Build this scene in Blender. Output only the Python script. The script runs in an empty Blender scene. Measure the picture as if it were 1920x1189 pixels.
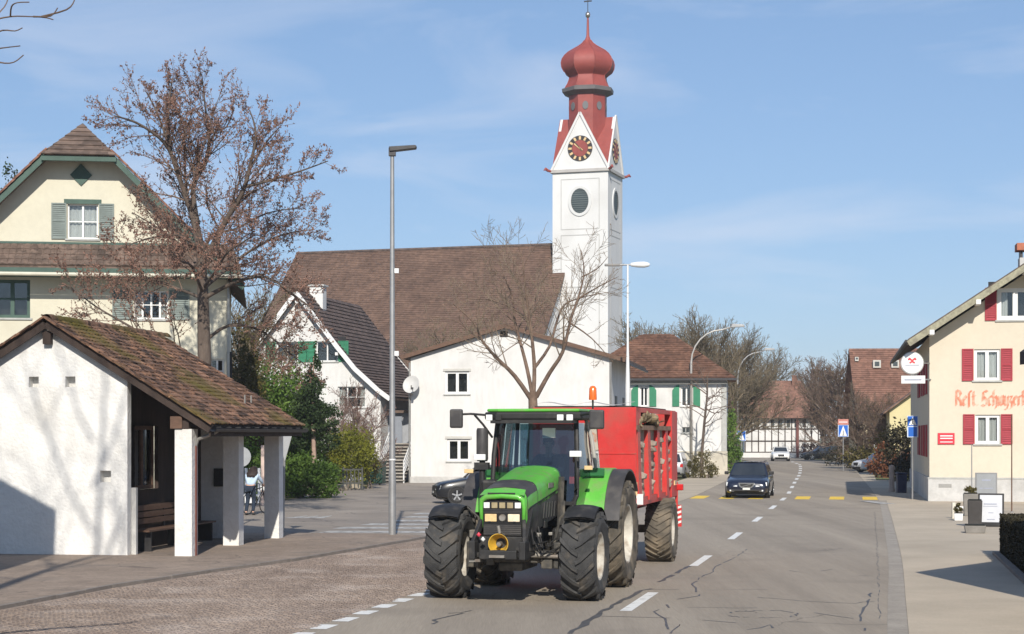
import bpy, bmesh, math, random
from mathutils import Vector, Matrix
import numpy as np

# ------------------------------------------------------------------ camera, sky, sun, exposure
SC = bpy.context.scene
COL = SC.collection
R = math.radians
CAM_H, FPX, CX, CY = 2.65, 3320.0, 960.0, 815.0      # eye height, focal length and horizon in photo pixels
cam = bpy.data.cameras.new('camera')
cam_o = bpy.data.objects.new('camera', cam); COL.objects.link(cam_o)
cam_o.location = (0, 0, CAM_H); cam_o.rotation_euler = (R(90), 0, 0)
cam.sensor_width = 36.0; cam.lens = 36.0 * FPX / 1920.0
cam.shift_y = (CY - 594.5) / 1920.0
cam.clip_start = 0.1; cam.clip_end = 6000
SC.camera = cam_o

SUN_EL, SUN_DX = 33.0, -0.045                          # elevation; sideways drift of the light per metre travelled
w = bpy.data.worlds.new('World'); SC.world = w; w.use_nodes = True
nt = w.node_tree; nt.nodes.clear()
o_ = nt.nodes.new('ShaderNodeOutputWorld'); bg = nt.nodes.new('ShaderNodeBackground')
sky = nt.nodes.new('ShaderNodeTexSky'); sky.sky_type = 'NISHITA'; sky.sun_disc = False
sky.sun_elevation = R(SUN_EL); sky.sun_rotation = R(180 + 2.6)
sky.altitude = 400; sky.air_density = 1.0; sky.dust_density = 0.35; sky.ozone_density = 3.0
tc = nt.nodes.new('ShaderNodeTexCoord'); mp = nt.nodes.new('ShaderNodeMapping')
mp.inputs['Rotation'].default_value = (0, R(-14), R(20)); mp.inputs['Scale'].default_value = (3.2, 3.2, 15.0)
nz = nt.nodes.new('ShaderNodeTexNoise'); nz.inputs['Scale'].default_value = 1.25; nz.inputs['Detail'].default_value = 7
nz.inputs['Roughness'].default_value = 0.55; nz.inputs['Distortion'].default_value = 0.6
rp = nt.nodes.new('ShaderNodeValToRGB'); rp.color_ramp.elements[0].position = 0.47; rp.color_ramp.elements[1].position = 0.82
rp.color_ramp.elements[0].color = (0, 0, 0, 1); rp.color_ramp.elements[1].color = (0.6, 0.6, 0.6, 1)
mx = nt.nodes.new('ShaderNodeMix'); mx.data_type = 'RGBA'
mx.inputs['B'].default_value = (5.8, 6.1, 6.9, 1)
nt.links.new(tc.outputs['Generated'], mp.inputs['Vector']); nt.links.new(mp.outputs[0], nz.inputs['Vector'])
nt.links.new(nz.outputs['Fac'], rp.inputs[0]); nt.links.new(rp.outputs[0], mx.inputs['Factor'])
def _mul(src, col):
    n = nt.nodes.new('ShaderNodeMix'); n.data_type = 'RGBA'; n.blend_type = 'MULTIPLY'; n.inputs['Factor'].default_value = 1; n.inputs['B'].default_value = (*col, 1)
    nt.links.new(src, n.inputs['A']); return n.outputs['Result']
gam = nt.nodes.new('ShaderNodeGamma'); gam.inputs['Gamma'].default_value = 0.6      # evens the dome out: hazy spring sky
nt.links.new(_mul(sky.outputs[0], (0.1, 0.1, 0.1)), gam.inputs['Color'])
nt.links.new(_mul(gam.outputs[0], (4.5, 5.5, 6.9)), mx.inputs['A']); nt.links.new(mx.outputs['Result'], bg.inputs['Color'])
bg.inputs['Strength'].default_value = 0.10
nt.links.new(bg.outputs[0], o_.inputs['Surface'])

sun = bpy.data.lights.new('sun', 'SUN'); sun.energy = 3.9; sun.angle = R(0.5); sun.color = (1.0, 0.94, 0.84)
sun_o = bpy.data.objects.new('sun', sun); COL.objects.link(sun_o)
_tr = Vector((SUN_DX, 1.0, -math.tan(R(SUN_EL)) * math.hypot(1, SUN_DX))).normalized()
sun_o.rotation_euler = _tr.to_track_quat('-Z', 'Y').to_euler(); sun_o.location = (0, -30, 40)

SC.view_settings.view_transform = 'Standard'; SC.view_settings.look = 'None'
SC.view_settings.gamma = 1.0; SC.view_settings.exposure = 0.45; SC.view_settings.use_curve_mapping = False
SC.cycles.max_bounces = 8; SC.cycles.transparent_max_bounces = 16

# ------------------------------------------------------------------ pixels to places
def G(px, py, z=0.0):                     # the place on level ground seen at a pixel
    s = (py - CY) / (CAM_H - z); Y = FPX / s
    return ((px - CX) / s, Y)
def P(px, py, Y):                         # a point at a known distance
    return Vector(((px - CX) * Y / FPX, Y, CAM_H - (py - CY) * Y / FPX))

# ------------------------------------------------------------------ materials
MATS = {}
def lk(t, a, b): t.links.new(a, b)
def mat(name, c, rough=0.75, var=0.12, sc=2.0, bump=0.0, bsc=60.0, metal=0.0, spec=0.4, c2=None, coat=0.0, fine=0.0, fsc=40.0,
        stretch=(1, 1, 1), rot=0.0, cell=0.0, dirt=None, dsc=0.7, dlo=0.55, dhi=0.75, vor=0.0, vsc=8.0):
    """Principled surface, colour broken up by noise in world space; cell = per-piece (tile) variation; dirt = stain colour"""
    if name in MATS: return MATS[name]
    m = bpy.data.materials.new(name); m.use_nodes = True; t = m.node_tree; t.nodes.clear()
    out = t.nodes.new('ShaderNodeOutputMaterial'); b = t.nodes.new('ShaderNodeBsdfPrincipled')
    lk(t, b.outputs[0], out.inputs['Surface'])
    b.inputs['Roughness'].default_value = rough; b.inputs['Metallic'].default_value = metal
    b.inputs['Specular IOR Level'].default_value = spec; b.inputs['Coat Weight'].default_value = coat
    b.inputs['Coat Roughness'].default_value = 0.08
    g = t.nodes.new('ShaderNodeNewGeometry'); mp = t.nodes.new('ShaderNodeMapping')
    mp.inputs['Scale'].default_value = stretch; mp.inputs['Rotation'].default_value = (0, 0, rot)
    lk(t, g.outputs['Position'], mp.inputs['Vector'])
    n = t.nodes.new('ShaderNodeTexNoise'); n.inputs['Scale'].default_value = sc; n.inputs['Detail'].default_value = 6
    n.inputs['Roughness'].default_value = 0.62
    lk(t, mp.outputs[0], n.inputs['Vector'])
    r = t.nodes.new('ShaderNodeValToRGB'); r.color_ramp.elements[0].position = 0.3; r.color_ramp.elements[1].position = 0.7
    ca = tuple(max(0, x * (1 - var)) for x in c); cb = c2 if c2 else tuple(min(1, x * (1 + var)) for x in c)
    r.color_ramp.elements[0].color = (*ca, 1); r.color_ramp.elements[1].color = (*cb, 1)
    lk(t, n.outputs['Fac'], r.inputs[0]); colr = r.outputs[0]
    def mul(src, fac_out, lo, hi):
        mr = t.nodes.new('ShaderNodeMapRange'); mr.inputs['To Min'].default_value = lo; mr.inputs['To Max'].default_value = hi
        lk(t, fac_out, mr.inputs['Value'])
        mm = t.nodes.new('ShaderNodeMix'); mm.data_type = 'RGBA'; mm.blend_type = 'MULTIPLY'; mm.inputs['Factor'].default_value = 1
        lk(t, src, mm.inputs['A']); lk(t, mr.outputs[0], mm.inputs['B']); return mm.outputs['Result']
    if fine:
        n2 = t.nodes.new('ShaderNodeTexNoise'); n2.inputs['Scale'].default_value = fsc; n2.inputs['Detail'].default_value = 4
        lk(t, mp.outputs[0], n2.inputs['Vector']); colr = mul(colr, n2.outputs['Fac'], 1 - fine * 1.6, 1 + fine * 1.6)
    if cell:
        v = t.nodes.new('ShaderNodeTexVoronoi'); v.inputs['Scale'].default_value = vsc
        lk(t, g.outputs['Position'], v.inputs['Vector'])
        sx = t.nodes.new('ShaderNodeSeparateColor'); lk(t, v.outputs['Color'], sx.inputs[0])
        colr = mul(colr, sx.outputs[0], 1 - cell, 1 + cell)
    if dirt:
        n3 = t.nodes.new('ShaderNodeTexNoise'); n3.inputs['Scale'].default_value = dsc; n3.inputs['Detail'].default_value = 7
        lk(t, g.outputs['Position'], n3.inputs['Vector'])
        r3 = t.nodes.new('ShaderNodeValToRGB'); r3.color_ramp.elements[0].position = dlo; r3.color_ramp.elements[1].position = dhi
        lk(t, n3.outputs['Fac'], r3.inputs[0])
        mm = t.nodes.new('ShaderNodeMix'); mm.data_type = 'RGBA'; mm.inputs['B'].default_value = (*dirt, 1)
        lk(t, r3.outputs[0], mm.inputs['Factor']); lk(t, colr, mm.inputs['A']); colr = mm.outputs['Result']
    lk(t, colr, b.inputs['Base Color'])
    if bump:
        n4 = t.nodes.new('ShaderNodeTexNoise'); n4.inputs['Scale'].default_value = bsc; n4.inputs['Detail'].default_value = 5
        lk(t, mp.outputs[0], n4.inputs['Vector'])
        bp = t.nodes.new('ShaderNodeBump'); bp.inputs['Strength'].default_value = min(1, bump); bp.inputs['Distance'].default_value = 0.02
        lk(t, n4.outputs['Fac'], bp.inputs['Height']); lk(t, bp.outputs[0], b.inputs['Normal'])
    MATS[name] = m
    return m
def glass(name, tint=(0.6, 0.7, 0.72), refl=1.0, rough=0.02):
    """thin pane: tinted see-through with a Fresnel mirror on top"""
    if name in MATS: return MATS[name]
    m = bpy.data.materials.new(name); m.use_nodes = True; t = m.node_tree; t.nodes.clear()
    out = t.nodes.new('ShaderNodeOutputMaterial'); tr = t.nodes.new('ShaderNodeBsdfTransparent'); gl = t.nodes.new('ShaderNodeBsdfGlossy')
    tr.inputs[0].default_value = (*tint, 1); gl.inputs['Roughness'].default_value = rough
    fr = t.nodes.new('ShaderNodeFresnel'); fr.inputs['IOR'].default_value = 1.5
    mm = t.nodes.new('ShaderNodeMath'); mm.operation = 'MULTIPLY_ADD'; mm.inputs[1].default_value = refl; mm.inputs[2].default_value = 0.03
    mx = t.nodes.new('ShaderNodeMixShader')
    lk(t, fr.outputs[0], mm.inputs[0]); lk(t, mm.outputs[0], mx.inputs[0]); lk(t, tr.outputs[0], mx.inputs[1]); lk(t, gl.outputs[0], mx.inputs[2])
    lk(t, mx.outputs[0], out.inputs[0]); MATS[name] = m
    return m
def leafmat(name, c, c2, sc=1.2, trans=0.3):
    if name in MATS: return MATS[name]
    m = mat(name, c, 0.65, 0.25, sc, c2=c2, fine=0.22, fsc=9.0, spec=0.25)
    t = m.node_tree; b = [n for n in t.nodes if n.type == 'BSDF_PRINCIPLED'][0]; out = [n for n in t.nodes if n.type == 'OUTPUT_MATERIAL'][0]
    tl = t.nodes.new('ShaderNodeBsdfTranslucent'); mx = t.nodes.new('ShaderNodeMixShader'); mx.inputs[0].default_value = trans
    src = b.inputs['Base Color'].links[0].from_socket; lk(t, src, tl.inputs[0])
    lk(t, b.outputs[0], mx.inputs[1]); lk(t, tl.outputs[0], mx.inputs[2]); lk(t, mx.outputs[0], out.inputs[0])
    return m

# ------------------------------------------------------------------ mesh building
def rz(a): return Matrix.Rotation(R(a), 4, 'Z')
def T(x, y, z=0): return Matrix.Translation((x, y, z))
class MB:
    def __init__(s, xf=None): s.v = []; s.f = []; s.xf = xf
    def add(s, pts, faces):
        o = len(s.v)
        if s.xf is not None: pts = [s.xf @ Vector(p) for p in pts]
        s.v += [tuple(p) for p in pts]; s.f += [tuple(i + o for i in f) for f in faces]; return s
    def poly(s, pts): return s.add(pts, [tuple(range(len(pts)))])
    def box(s, x0, x1, y0, y1, z0, z1):
        return s.add([(x0,y0,z0),(x1,y0,z0),(x1,y1,z0),(x0,y1,z0),(x0,y0,z1),(x1,y0,z1),(x1,y1,z1),(x0,y1,z1)],
                     [(0,3,2,1),(4,5,6,7),(0,1,5,4),(1,2,6,5),(2,3,7,6),(3,0,4,7)])
    def bar(s, p, q, w, h, up=(0, 0, 1)):              # box section from p to q, w sideways, h along up
        p = Vector(p); q = Vector(q); d = (q - p).normalized(); u = Vector(up)
        sd = d.cross(u)
        if sd.length < 1e-4: sd = d.cross(Vector((1, 0, 0)))
        sd.normalize(); u = sd.cross(d).normalized(); a = sd * w / 2; b = u * h / 2
        return s.add([p-a-b, p+a-b, p+a+b, p-a+b, q-a-b, q+a-b, q+a+b, q-a+b],
                     [(0,3,2,1),(4,5,6,7),(0,1,5,4),(1,2,6,5),(2,3,7,6),(3,0,4,7)])
    def prism(s, out, axis, a, b):                      # outline of (u,w) pairs swept along an axis from a to b
        n = len(out)
        def m(u, w_, t): return {'x': (t, u, w_), 'y': (u, t, w_), 'z': (u, w_, t)}[axis]
        pts = [m(u, w_, a) for u, w_ in out] + [m(u, w_, b) for u, w_ in out]
        fs = [tuple(range(n - 1, -1, -1)), tuple(range(n, 2 * n))] + [(i, (i + 1) % n, n + (i + 1) % n, n + i) for i in range(n)]
        return s.add(pts, fs)
    def tube(s, pts, r, n=8, cap=True, flat=None):
        pts = [Vector(p) for p in pts]; k = len(pts)
        rr = r if isinstance(r, (list, tuple)) else [r] * k
        vs = []; pn = None
        for i, p in enumerate(pts):
            d = (pts[min(i + 1, k - 1)] - pts[max(i - 1, 0)])
            d = d.normalized() if d.length > 1e-9 else Vector((0, 0, 1))
            if pn is None:
                a = Vector((0, 0, 1)) if abs(d.z) < 0.9 else Vector((1, 0, 0)); pn = d.cross(a).normalized()
            else:
                pn = (pn - d * pn.dot(d)); pn = pn.normalized() if pn.length > 1e-6 else d.orthogonal().normalized()
            b = d.cross(pn)
            for j in range(n):
                an = 2 * math.pi * j / n; vs.append(p + (pn * math.cos(an) + b * math.sin(an)) * rr[i])
        fs = [(i*n + j, i*n + (j+1) % n, (i+1)*n + (j+1) % n, (i+1)*n + j) for i in range(k - 1) for j in range(n)]
        if cap: fs += [tuple(range(n - 1, -1, -1)), tuple(range((k-1)*n, k*n))]
        return s.add(vs, fs)
    def lathe(s, prof, n=24, axis='z', c=(0, 0, 0), a0=0.0, a1=2*math.pi, closed=True):   # prof of (radius, along)
        vs = []; k = len(prof); m = n if closed else n + 1
        for i in range(m):
            an = a0 + (a1 - a0) * i / n; ca, sa = math.cos(an), math.sin(an)
            for r, t in prof:
                if axis == 'z': vs.append((c[0] + r*ca, c[1] + r*sa, c[2] + t))
                elif axis == 'x': vs.append((c[0] + t, c[1] + r*ca, c[2] + r*sa))
                else: vs.append((c[0] + r*sa, c[1] + t, c[2] + r*ca))
        fs = []
        for i in range(n):
            i2 = (i + 1) % m
            for j in range(k - 1): fs.append((i*k + j, i2*k + j, i2*k + j + 1, i*k + j + 1))
        return s.add(vs, fs)
    def disc(s, c, r, axis='y', n=24, ry=None):
        ry = ry or r; pts = []
        for i in range(n):
            a = 2*math.pi*i/n; u, v = r*math.cos(a), ry*math.sin(a)
            pts.append({'y': (c[0]+u, c[1], c[2]+v), 'x': (c[0], c[1]+u, c[2]+v), 'z': (c[0]+u, c[1]+v, c[2])}[axis])
        return s.poly(pts)
    def grid(s, fn, nu, nv):                            # fn(u,v) with u,v in 0..1
        vs = [fn(i / nu, j / nv) for i in range(nu + 1) for j in range(nv + 1)]
        return s.add(vs, [(i*(nv+1)+j, (i+1)*(nv+1)+j, (i+1)*(nv+1)+j+1, i*(nv+1)+j+1) for i in range(nu) for j in range(nv)])
    def data(s, name, m, smooth=False):
        me = bpy.data.meshes.new(name); me.from_pydata(s.v, [], s.f); me.update()
        if m: me.materials.append(m)
        if smooth: me.polygons.foreach_set('use_smooth', [True] * len(me.polygons))
        return me
    def build(s, name, m, parent=None, smooth=False, bevel=0.0, fix=False, ang=None, seg=2, sub=0):
        me = s.data(name, m, smooth)
        if fix:
            bm = bmesh.new(); bm.from_mesh(me); bmesh.ops.remove_doubles(bm, verts=bm.verts, dist=1e-5)
            bmesh.ops.recalc_face_normals(bm, faces=bm.faces); bm.to_mesh(me); bm.free()
            if smooth: me.polygons.foreach_set('use_smooth', [True] * len(me.polygons))
        o = bpy.data.objects.new(name, me); COL.objects.link(o)
        if parent: o.parent = parent
        if smooth and ang: me.set_sharp_from_angle(angle=R(ang))
        if sub:
            md = o.modifiers.new('sub', 'SUBSURF'); md.levels = sub; md.render_levels = sub
        if bevel:
            md = o.modifiers.new('bevel', 'BEVEL'); md.width = bevel; md.segments = seg; md.limit_method = 'ANGLE'; md.angle_limit = R(35)
        return o
def tag(o, label, cat, group=None):
    o['label'] = label; o['category'] = cat
    if group: o['group'] = group
    return o
def thing(name, label, cat, loc=(0, 0, 0), rot=0.0, group=None):
    o = bpy.data.objects.new(name, None); COL.objects.link(o); o.empty_display_size = 0.2
    o.location = loc; o.rotation_euler = (0, 0, R(rot)); return tag(o, label, cat, group)
def struct(o): o['kind'] = 'structure'; return o
def stuff(o, label=None, cat=None):
    o['kind'] = 'stuff'
    if label: o['label'] = label; o['category'] = cat
    return o
def inst(name, me, parent=None, loc=(0, 0, 0), rot=(0, 0, 0), scale=None):
    o = bpy.data.objects.new(name, me); COL.objects.link(o); o.location = loc; o.rotation_euler = rot
    if scale: o.scale = scale
    if parent: o.parent = parent
    return o

def clip_convex(poly, conv):
    for i in range(len(conv)):
        (ax, az), (bx, bz) = conv[i], conv[(i + 1) % len(conv)]
        side = lambda p: (bx - ax) * (p[1] - az) - (bz - az) * (p[0] - ax)
        res = []
        for j in range(len(poly)):
            p, q = poly[j], poly[(j + 1) % len(poly)]; sp, sq = side(p), side(q)
            if sp >= -1e-9: res.append(p)
            if (sp > 1e-9 and sq < -1e-9) or (sp < -1e-9 and sq > 1e-9):
                t = sp / (sp - sq); res.append((p[0] + (q[0]-p[0])*t, p[1] + (q[1]-p[1])*t))
        poly = res
        if len(poly) < 3: return []
    return poly
def wall(mb, outlines, holes=(), depth=0.2, y=0.0):
    """upright wall in the plane y with real openings; outlines are convex, counter-clockwise lists of (x,z)"""
    for ol in outlines:
        xs = sorted({p[0] for p in ol} | {h[i] for h in holes for i in (0, 1)}); zs = sorted({p[1] for p in ol} | {h[i] for h in holes for i in (2, 3)})
        for i in range(len(xs) - 1):
            for j in range(len(zs) - 1):
                cxm, czm = (xs[i]+xs[i+1])/2, (zs[j]+zs[j+1])/2
                if any(h[0] < cxm < h[1] and h[2] < czm < h[3] for h in holes): continue
                q = clip_convex([(xs[i],zs[j]),(xs[i+1],zs[j]),(xs[i+1],zs[j+1]),(xs[i],zs[j+1])], ol)
                if len(q) >= 3: mb.poly([(a, y, b) for a, b in q])
    for x0, x1, z0, z1 in holes:
        d = y + depth
        mb.poly([(x0,y,z0),(x0,d,z0),(x0,d,z1),(x0,y,z1)]); mb.poly([(x1,y,z0),(x1,y,z1),(x1,d,z1),(x1,d,z0)])
        mb.poly([(x0,y,z0),(x1,y,z0),(x1,d,z0),(x0,d,z0)]); mb.poly([(x0,y,z1),(x0,d,z1),(x1,d,z1),(x1,y,z1)])
    return mb

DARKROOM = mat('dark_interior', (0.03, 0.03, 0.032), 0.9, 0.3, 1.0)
PANE = glass('window_glass', (0.86, 0.88, 0.88), 1.1)
CURTAIN = mat('curtain', (0.62, 0.62, 0.6), 0.9, 0.15, 6.0, stretch=(1, 1, 0.15))
def window(parent, h, fm, xf=None, y=0.0, depth=0.2, bars=(1, 0), fw=0.06, sill=None, back='dark', name='window', sillw=0.06, curtain=0.0, shut=None, shm=None, shw=None):
    """frame with panes, sill and shutters in the opening h = (x0,x1,z0,z1); a dark or curtained room behind"""
    x0, x1, z0, z1 = h; ya, yb = y + depth - 0.09, y + depth - 0.02
    f = MB(xf)
    f.box(x0, x0+fw, ya, yb, z0, z1); f.box(x1-fw, x1, ya, yb, z0, z1)
    f.box(x0+fw, x1-fw, ya, yb, z0, z0+fw); f.box(x0+fw, x1-fw, ya, yb, z1-fw, z1)
    nx, nz_ = bars
    for i in range(nx):
        xm = x0 + (x1-x0)*(i+1)/(nx+1); f.box(xm-fw*0.6, xm+fw*0.6, ya-0.004, yb-0.002, z0+fw, z1-fw)
    for i in range(nz_):
        zm = z0 + (z1-z0)*(i+1)/(nz_+1); f.box(x0+fw, x1-fw, ya+0.01, yb-0.006, zm-fw*0.3, zm+fw*0.3)
    fo = f.build(name, fm, parent)
    xs = [x0+fw] + [x0+(x1-x0)*(i+1)/(nx+1) for i in range(nx)] + [x1-fw]
    for i in range(len(xs) - 1):
        MB(xf).box(xs[i], xs[i+1], yb-0.035, yb-0.028, z0+fw, z1-fw).build('pane', PANE, fo)
    if curtain:
        n = 24
        for (a, b) in ((x0+0.05, x0+0.05+(x1-x0)*curtain/2), (x1-0.05-(x1-x0)*curtain/2, x1-0.05)):
            MB(xf).grid(lambda u, v: (a+(b-a)*u, y+depth+0.06+0.02*math.sin(u*22), z0+0.03+(z1-z0-0.06)*v), n, 1).build('curtain', CURTAIN, fo, True)
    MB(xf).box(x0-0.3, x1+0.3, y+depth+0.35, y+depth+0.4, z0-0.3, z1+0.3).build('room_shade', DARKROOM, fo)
    if sill: MB(xf).box(x0-0.08, x1+0.08, y-sillw, y+depth-0.1, z0-0.07, z0-0.003).build('sill', sill, fo)
    if shut:
        sw = shw or (x1-x0)*0.5
        for sd in shut:
            a, b = ((x0-sw-0.03, x0-0.03) if sd == 'l' else (x1+0.03, x1+sw+0.03))
            s = MB(xf); t = 0.05
            s.box(a, a+t, y-0.055, y-0.012, z0-0.02, z1+0.02); s.box(b-t, b, y-0.055, y-0.012, z0-0.02, z1+0.02)
            zm = (z0+z1)/2
            for zz in (z0-0.02, zm-t/2, z1+0.02-t): s.box(a+t, b-t, y-0.055, y-0.012, zz, zz+t)
            n = max(6, int((z1-z0)/0.075))
            for i in range(n):
                zz = z0 + 0.03 + (z1-z0-0.06)*i/n
                s.add([(a+t,y-0.046,zz),(b-t,y-0.046,zz),(b-t,y-0.018,zz+0.06),(a+t,y-0.018,zz+0.06)], [(0,1,2,3)])
            s.box(a+t, b-t, y-0.017, y-0.013, z0, z1)
            s.build('shutter', shm, parent)
    return fo

# ================================================================== the setting: ground, road, pavements, markings
CL = [(-6.0, -10), (-3.9, 0), (-1.75, 10), (0.3, 20), (1.05, 23.5), (2.04, 28.2), (3.97, 37.1), (5.9, 46.6), (7.8, 56), (9.94, 66.7), (11.9, 76.5),
      (15.6, 97.8), (19.0, 117), (22, 135), (25.4, 156), (27.6, 175), (28.6, 195), (28.0, 230), (24, 300)]
def cl_at(Y):
    for (x0, y0), (x1, y1) in zip(CL, CL[1:]):
        if y0 <= Y <= y1: return x0 + (x1-x0)*(Y-y0)/(y1-y0)
    return CL[-1][0]
def cl_smooth(Y): return (cl_at(Y-4) + cl_at(Y-2) + cl_at(Y) + cl_at(Y+2) + cl_at(Y+4)) / 5 if Y > -5 else cl_at(Y)
def road_pt(Y, off, z=0.0):                               # a point off metres to the right of the centre line
    x = cl_smooth(Y); dx = (cl_smooth(Y+1) - cl_smooth(Y-1)) / 2; l = math.hypot(dx, 1)
    return (x + off/l, Y - off*dx/l, z)
def ribbon(y0, y1, o0, o1, z, step=2.0, mb=None):
    mb = mb or MB(); n = max(1, int((y1-y0)/step)); pts = []
    f0 = o0 if callable(o0) else (lambda Y: o0); f1 = o1 if callable(o1) else (lambda Y: o1)
    for i in range(n + 1):
        Y = y0 + (y1-y0)*i/n; pts += [road_pt(Y, f0(Y), z), road_pt(Y, f1(Y), z)]
    return mb.add(pts, [(2*i, 2*i+1, 2*i+3, 2*i+2) for i in range(n)])
def cracks(m, sc, wd, dark=0.45, stretch=(1, 1, 1), rot=0.0, mask=0.5):
    t = m.node_tree; b = [n for n in t.nodes if n.type == 'BSDF_PRINCIPLED'][0]
    src = b.inputs['Base Color'].links[0].from_socket
    g = t.nodes.new('ShaderNodeNewGeometry'); mp = t.nodes.new('ShaderNodeMapping'); mp.inputs['Scale'].default_value = stretch; mp.inputs['Rotation'].default_value = (0, 0, rot)
    nz = t.nodes.new('ShaderNodeTexNoise'); nz.inputs['Scale'].default_value = 1.3; nz.inputs['Detail'].default_value = 5
    av = t.nodes.new('ShaderNodeVectorMath'); av.operation = 'MULTIPLY_ADD'; av.inputs[1].default_value = (1.1, 1.1, 0)
    lk(t, g.outputs['Position'], nz.inputs['Vector']); lk(t, nz.outputs['Color'], av.inputs[0]); lk(t, g.outputs['Position'], av.inputs[2])
    lk(t, av.outputs[0], mp.inputs['Vector'])
    v = t.nodes.new('ShaderNodeTexVoronoi'); v.feature = 'DISTANCE_TO_EDGE'; v.inputs['Scale'].default_value = sc; lk(t, mp.outputs[0], v.inputs['Vector'])
    r = t.nodes.new('ShaderNodeValToRGB'); r.color_ramp.elements[0].position = wd*0.4; r.color_ramp.elements[1].position = wd
    r.color_ramp.elements[0].color = (dark, dark, dark*1.02, 1); r.color_ramp.elements[1].color = (1, 1, 1, 1); lk(t, v.outputs['Distance'], r.inputs[0])
    n2 = t.nodes.new('ShaderNodeTexNoise'); n2.inputs['Scale'].default_value = 0.22; n2.inputs['Detail'].default_value = 3; lk(t, g.outputs['Position'], n2.inputs['Vector'])
    r2 = t.nodes.new('ShaderNodeValToRGB'); r2.color_ramp.elements[0].position = mask-0.03; r2.color_ramp.elements[1].position = mask+0.05; lk(t, n2.outputs['Fac'], r2.inputs[0])
    mm = t.nodes.new('ShaderNodeMix'); mm.data_type = 'RGBA'; mm.blend_type = 'MULTIPLY'
    lk(t, r2.outputs[0], mm.inputs['Factor']); lk(t, src, mm.inputs['A']); lk(t, r.outputs[0], mm.inputs['B']); lk(t, mm.outputs['Result'], b.inputs['Base Color'])

RD = R(-11.5)
asphalt = mat('asphalt_road', (0.258, 0.217, 0.172), 0.88, 0.13, 0.5, bump=0.25, bsc=90, fine=0.12, fsc=30, c2=(0.360, 0.307, 0.243), stretch=(1.3, 0.05, 1), rot=RD, dirt=(0.206, 0.175, 0.140), dsc=0.35, dlo=0.55, dhi=0.8)
cracks(asphalt, 0.5, 0.008, 0.6, (1, 0.6, 1), RD, 0.56)
asphalt_side = mat('asphalt_side', (0.254, 0.216, 0.181), 0.9, 0.12, 0.4, bump=0.25, bsc=80, fine=0.12, fsc=26, c2=(0.324, 0.279, 0.235), dirt=(0.173, 0.153, 0.138), dsc=0.25, dlo=0.5, dhi=0.8)
cracks(asphalt_side, 0.3, 0.012, 0.55, (1, 1, 1), 0, 0.5)
pave_left = mat('pavement_left', (0.258, 0.198, 0.153), 0.9, 0.16, 0.7, bump=0.3, bsc=60, fine=0.25, fsc=16, c2=(0.31, 0.242, 0.19), dirt=(0.19, 0.156, 0.13), dsc=0.5, dlo=0.5, dhi=0.8, cell=0.1, vsc=5)
cracks(pave_left, 0.5, 0.014, 0.6, (1, 1, 1), 0.3, 0.52)
pave_right = mat('pavement_right', (0.415, 0.350, 0.267), 0.9, 0.10, 0.35, bump=0.2, bsc=70, fine=0.1, fsc=28, c2=(0.504, 0.426, 0.326), dirt=(0.340, 0.284, 0.215), dsc=0.3, dlo=0.55, dhi=0.85)
grass_m = mat('grass_ground', (0.075, 0.095, 0.03), 0.95, 0.3, 0.6, bump=0.6, bsc=25, c2=(0.16, 0.14, 0.065), fine=0.3, fsc=12)
paint_w = mat('road_paint_white', (0.72, 0.71, 0.68), 0.7, 0.06, 3.0, dirt=(0.38, 0.36, 0.34), dsc=5.0, dlo=0.56, dhi=0.74, fine=0.08, fsc=30)
paint_w2 = mat('worn_paint_white', (0.46, 0.45, 0.43), 0.8, 0.06, 3.0, dirt=(0.2, 0.19, 0.18), dsc=4.0, dlo=0.45, dhi=0.62, fine=0.1, fsc=30)
paint_y = mat('road_paint_yellow', (0.842, 0.562, 0.056), 0.7, 0.08, 3.0, dirt=(0.454, 0.356, 0.128), dsc=4.0, dlo=0.52, dhi=0.72)
tar = mat('tar_seal', (0.085, 0.08, 0.078), 0.55, 0.2, 4.0)
kerb_m = mat('kerb_stone', (0.22, 0.19, 0.165), 0.85, 0.15, 3.0, bump=0.2, bsc=40, fine=0.15, fsc=15)

g_ = MB().poly([(-1500, -60, -0.03), (1500, -60, -0.03), (1500, 3000, -0.03), (-1500, 3000, -0.03)]).build('ground', grass_m); struct(g_)
road = ribbon(-10, 296, -3.9, 3.85, 0.0).build('road', asphalt); struct(road)
# side street and yard on the left
ss = MB().poly([road_pt(45.2, -3.9, -0.004), road_pt(60, -3.9, -0.004), road_pt(76, -3.9, -0.004), (6.9, 96, -0.004), (4.9, 96.1, -0.004), (-5.5, 98.5, -0.004), (-7.2, 99, -0.004), (-8.5, 108, -0.004), (-9.9, 108, -0.004), (-10.5, 98, -0.004),
                (-12.5, 92, -0.004), (-15, 86, -0.004), (-26, 74, -0.004), (-40, 68, -0.004), (-40, 46.4, -0.004), (-7.5, 46.4, -0.004)]).build('side_street', asphalt_side); struct(ss)
# pavement left behind the kerb, and round the shelter
KERB = [(-10.5, 18.0), (-7.85, 26.6), (-6.95, 30.6), (-5.65, 34.5), (-4.65, 36.9), (-2.55, 44.0), (-2.2, 45.3), (-2.6, 46.0), (-3.6, 46.5)]
ZP = 0.05
pl = MB(); pv = [(x, y, ZP) for x, y in KERB] + [(-5.5, 46.9, ZP), (-16, 46.4, ZP), (-30, 46.0, ZP), (-30, 14, ZP), (-12, 14, ZP)]
pl.poly(pv)
for a, b in zip(KERB, KERB[1:]): pl.poly([(a[0], a[1], ZP), (a[0], a[1], -0.02), (b[0], b[1], -0.02), (b[0], b[1], ZP)])
for a, b in zip(pv[8:12], pv[9:12]): pl.poly([a, (a[0], a[1], -0.02), (b[0], b[1], -0.02), b])
plo = pl.build('pavement_left', pave_left); struct(plo)
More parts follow.
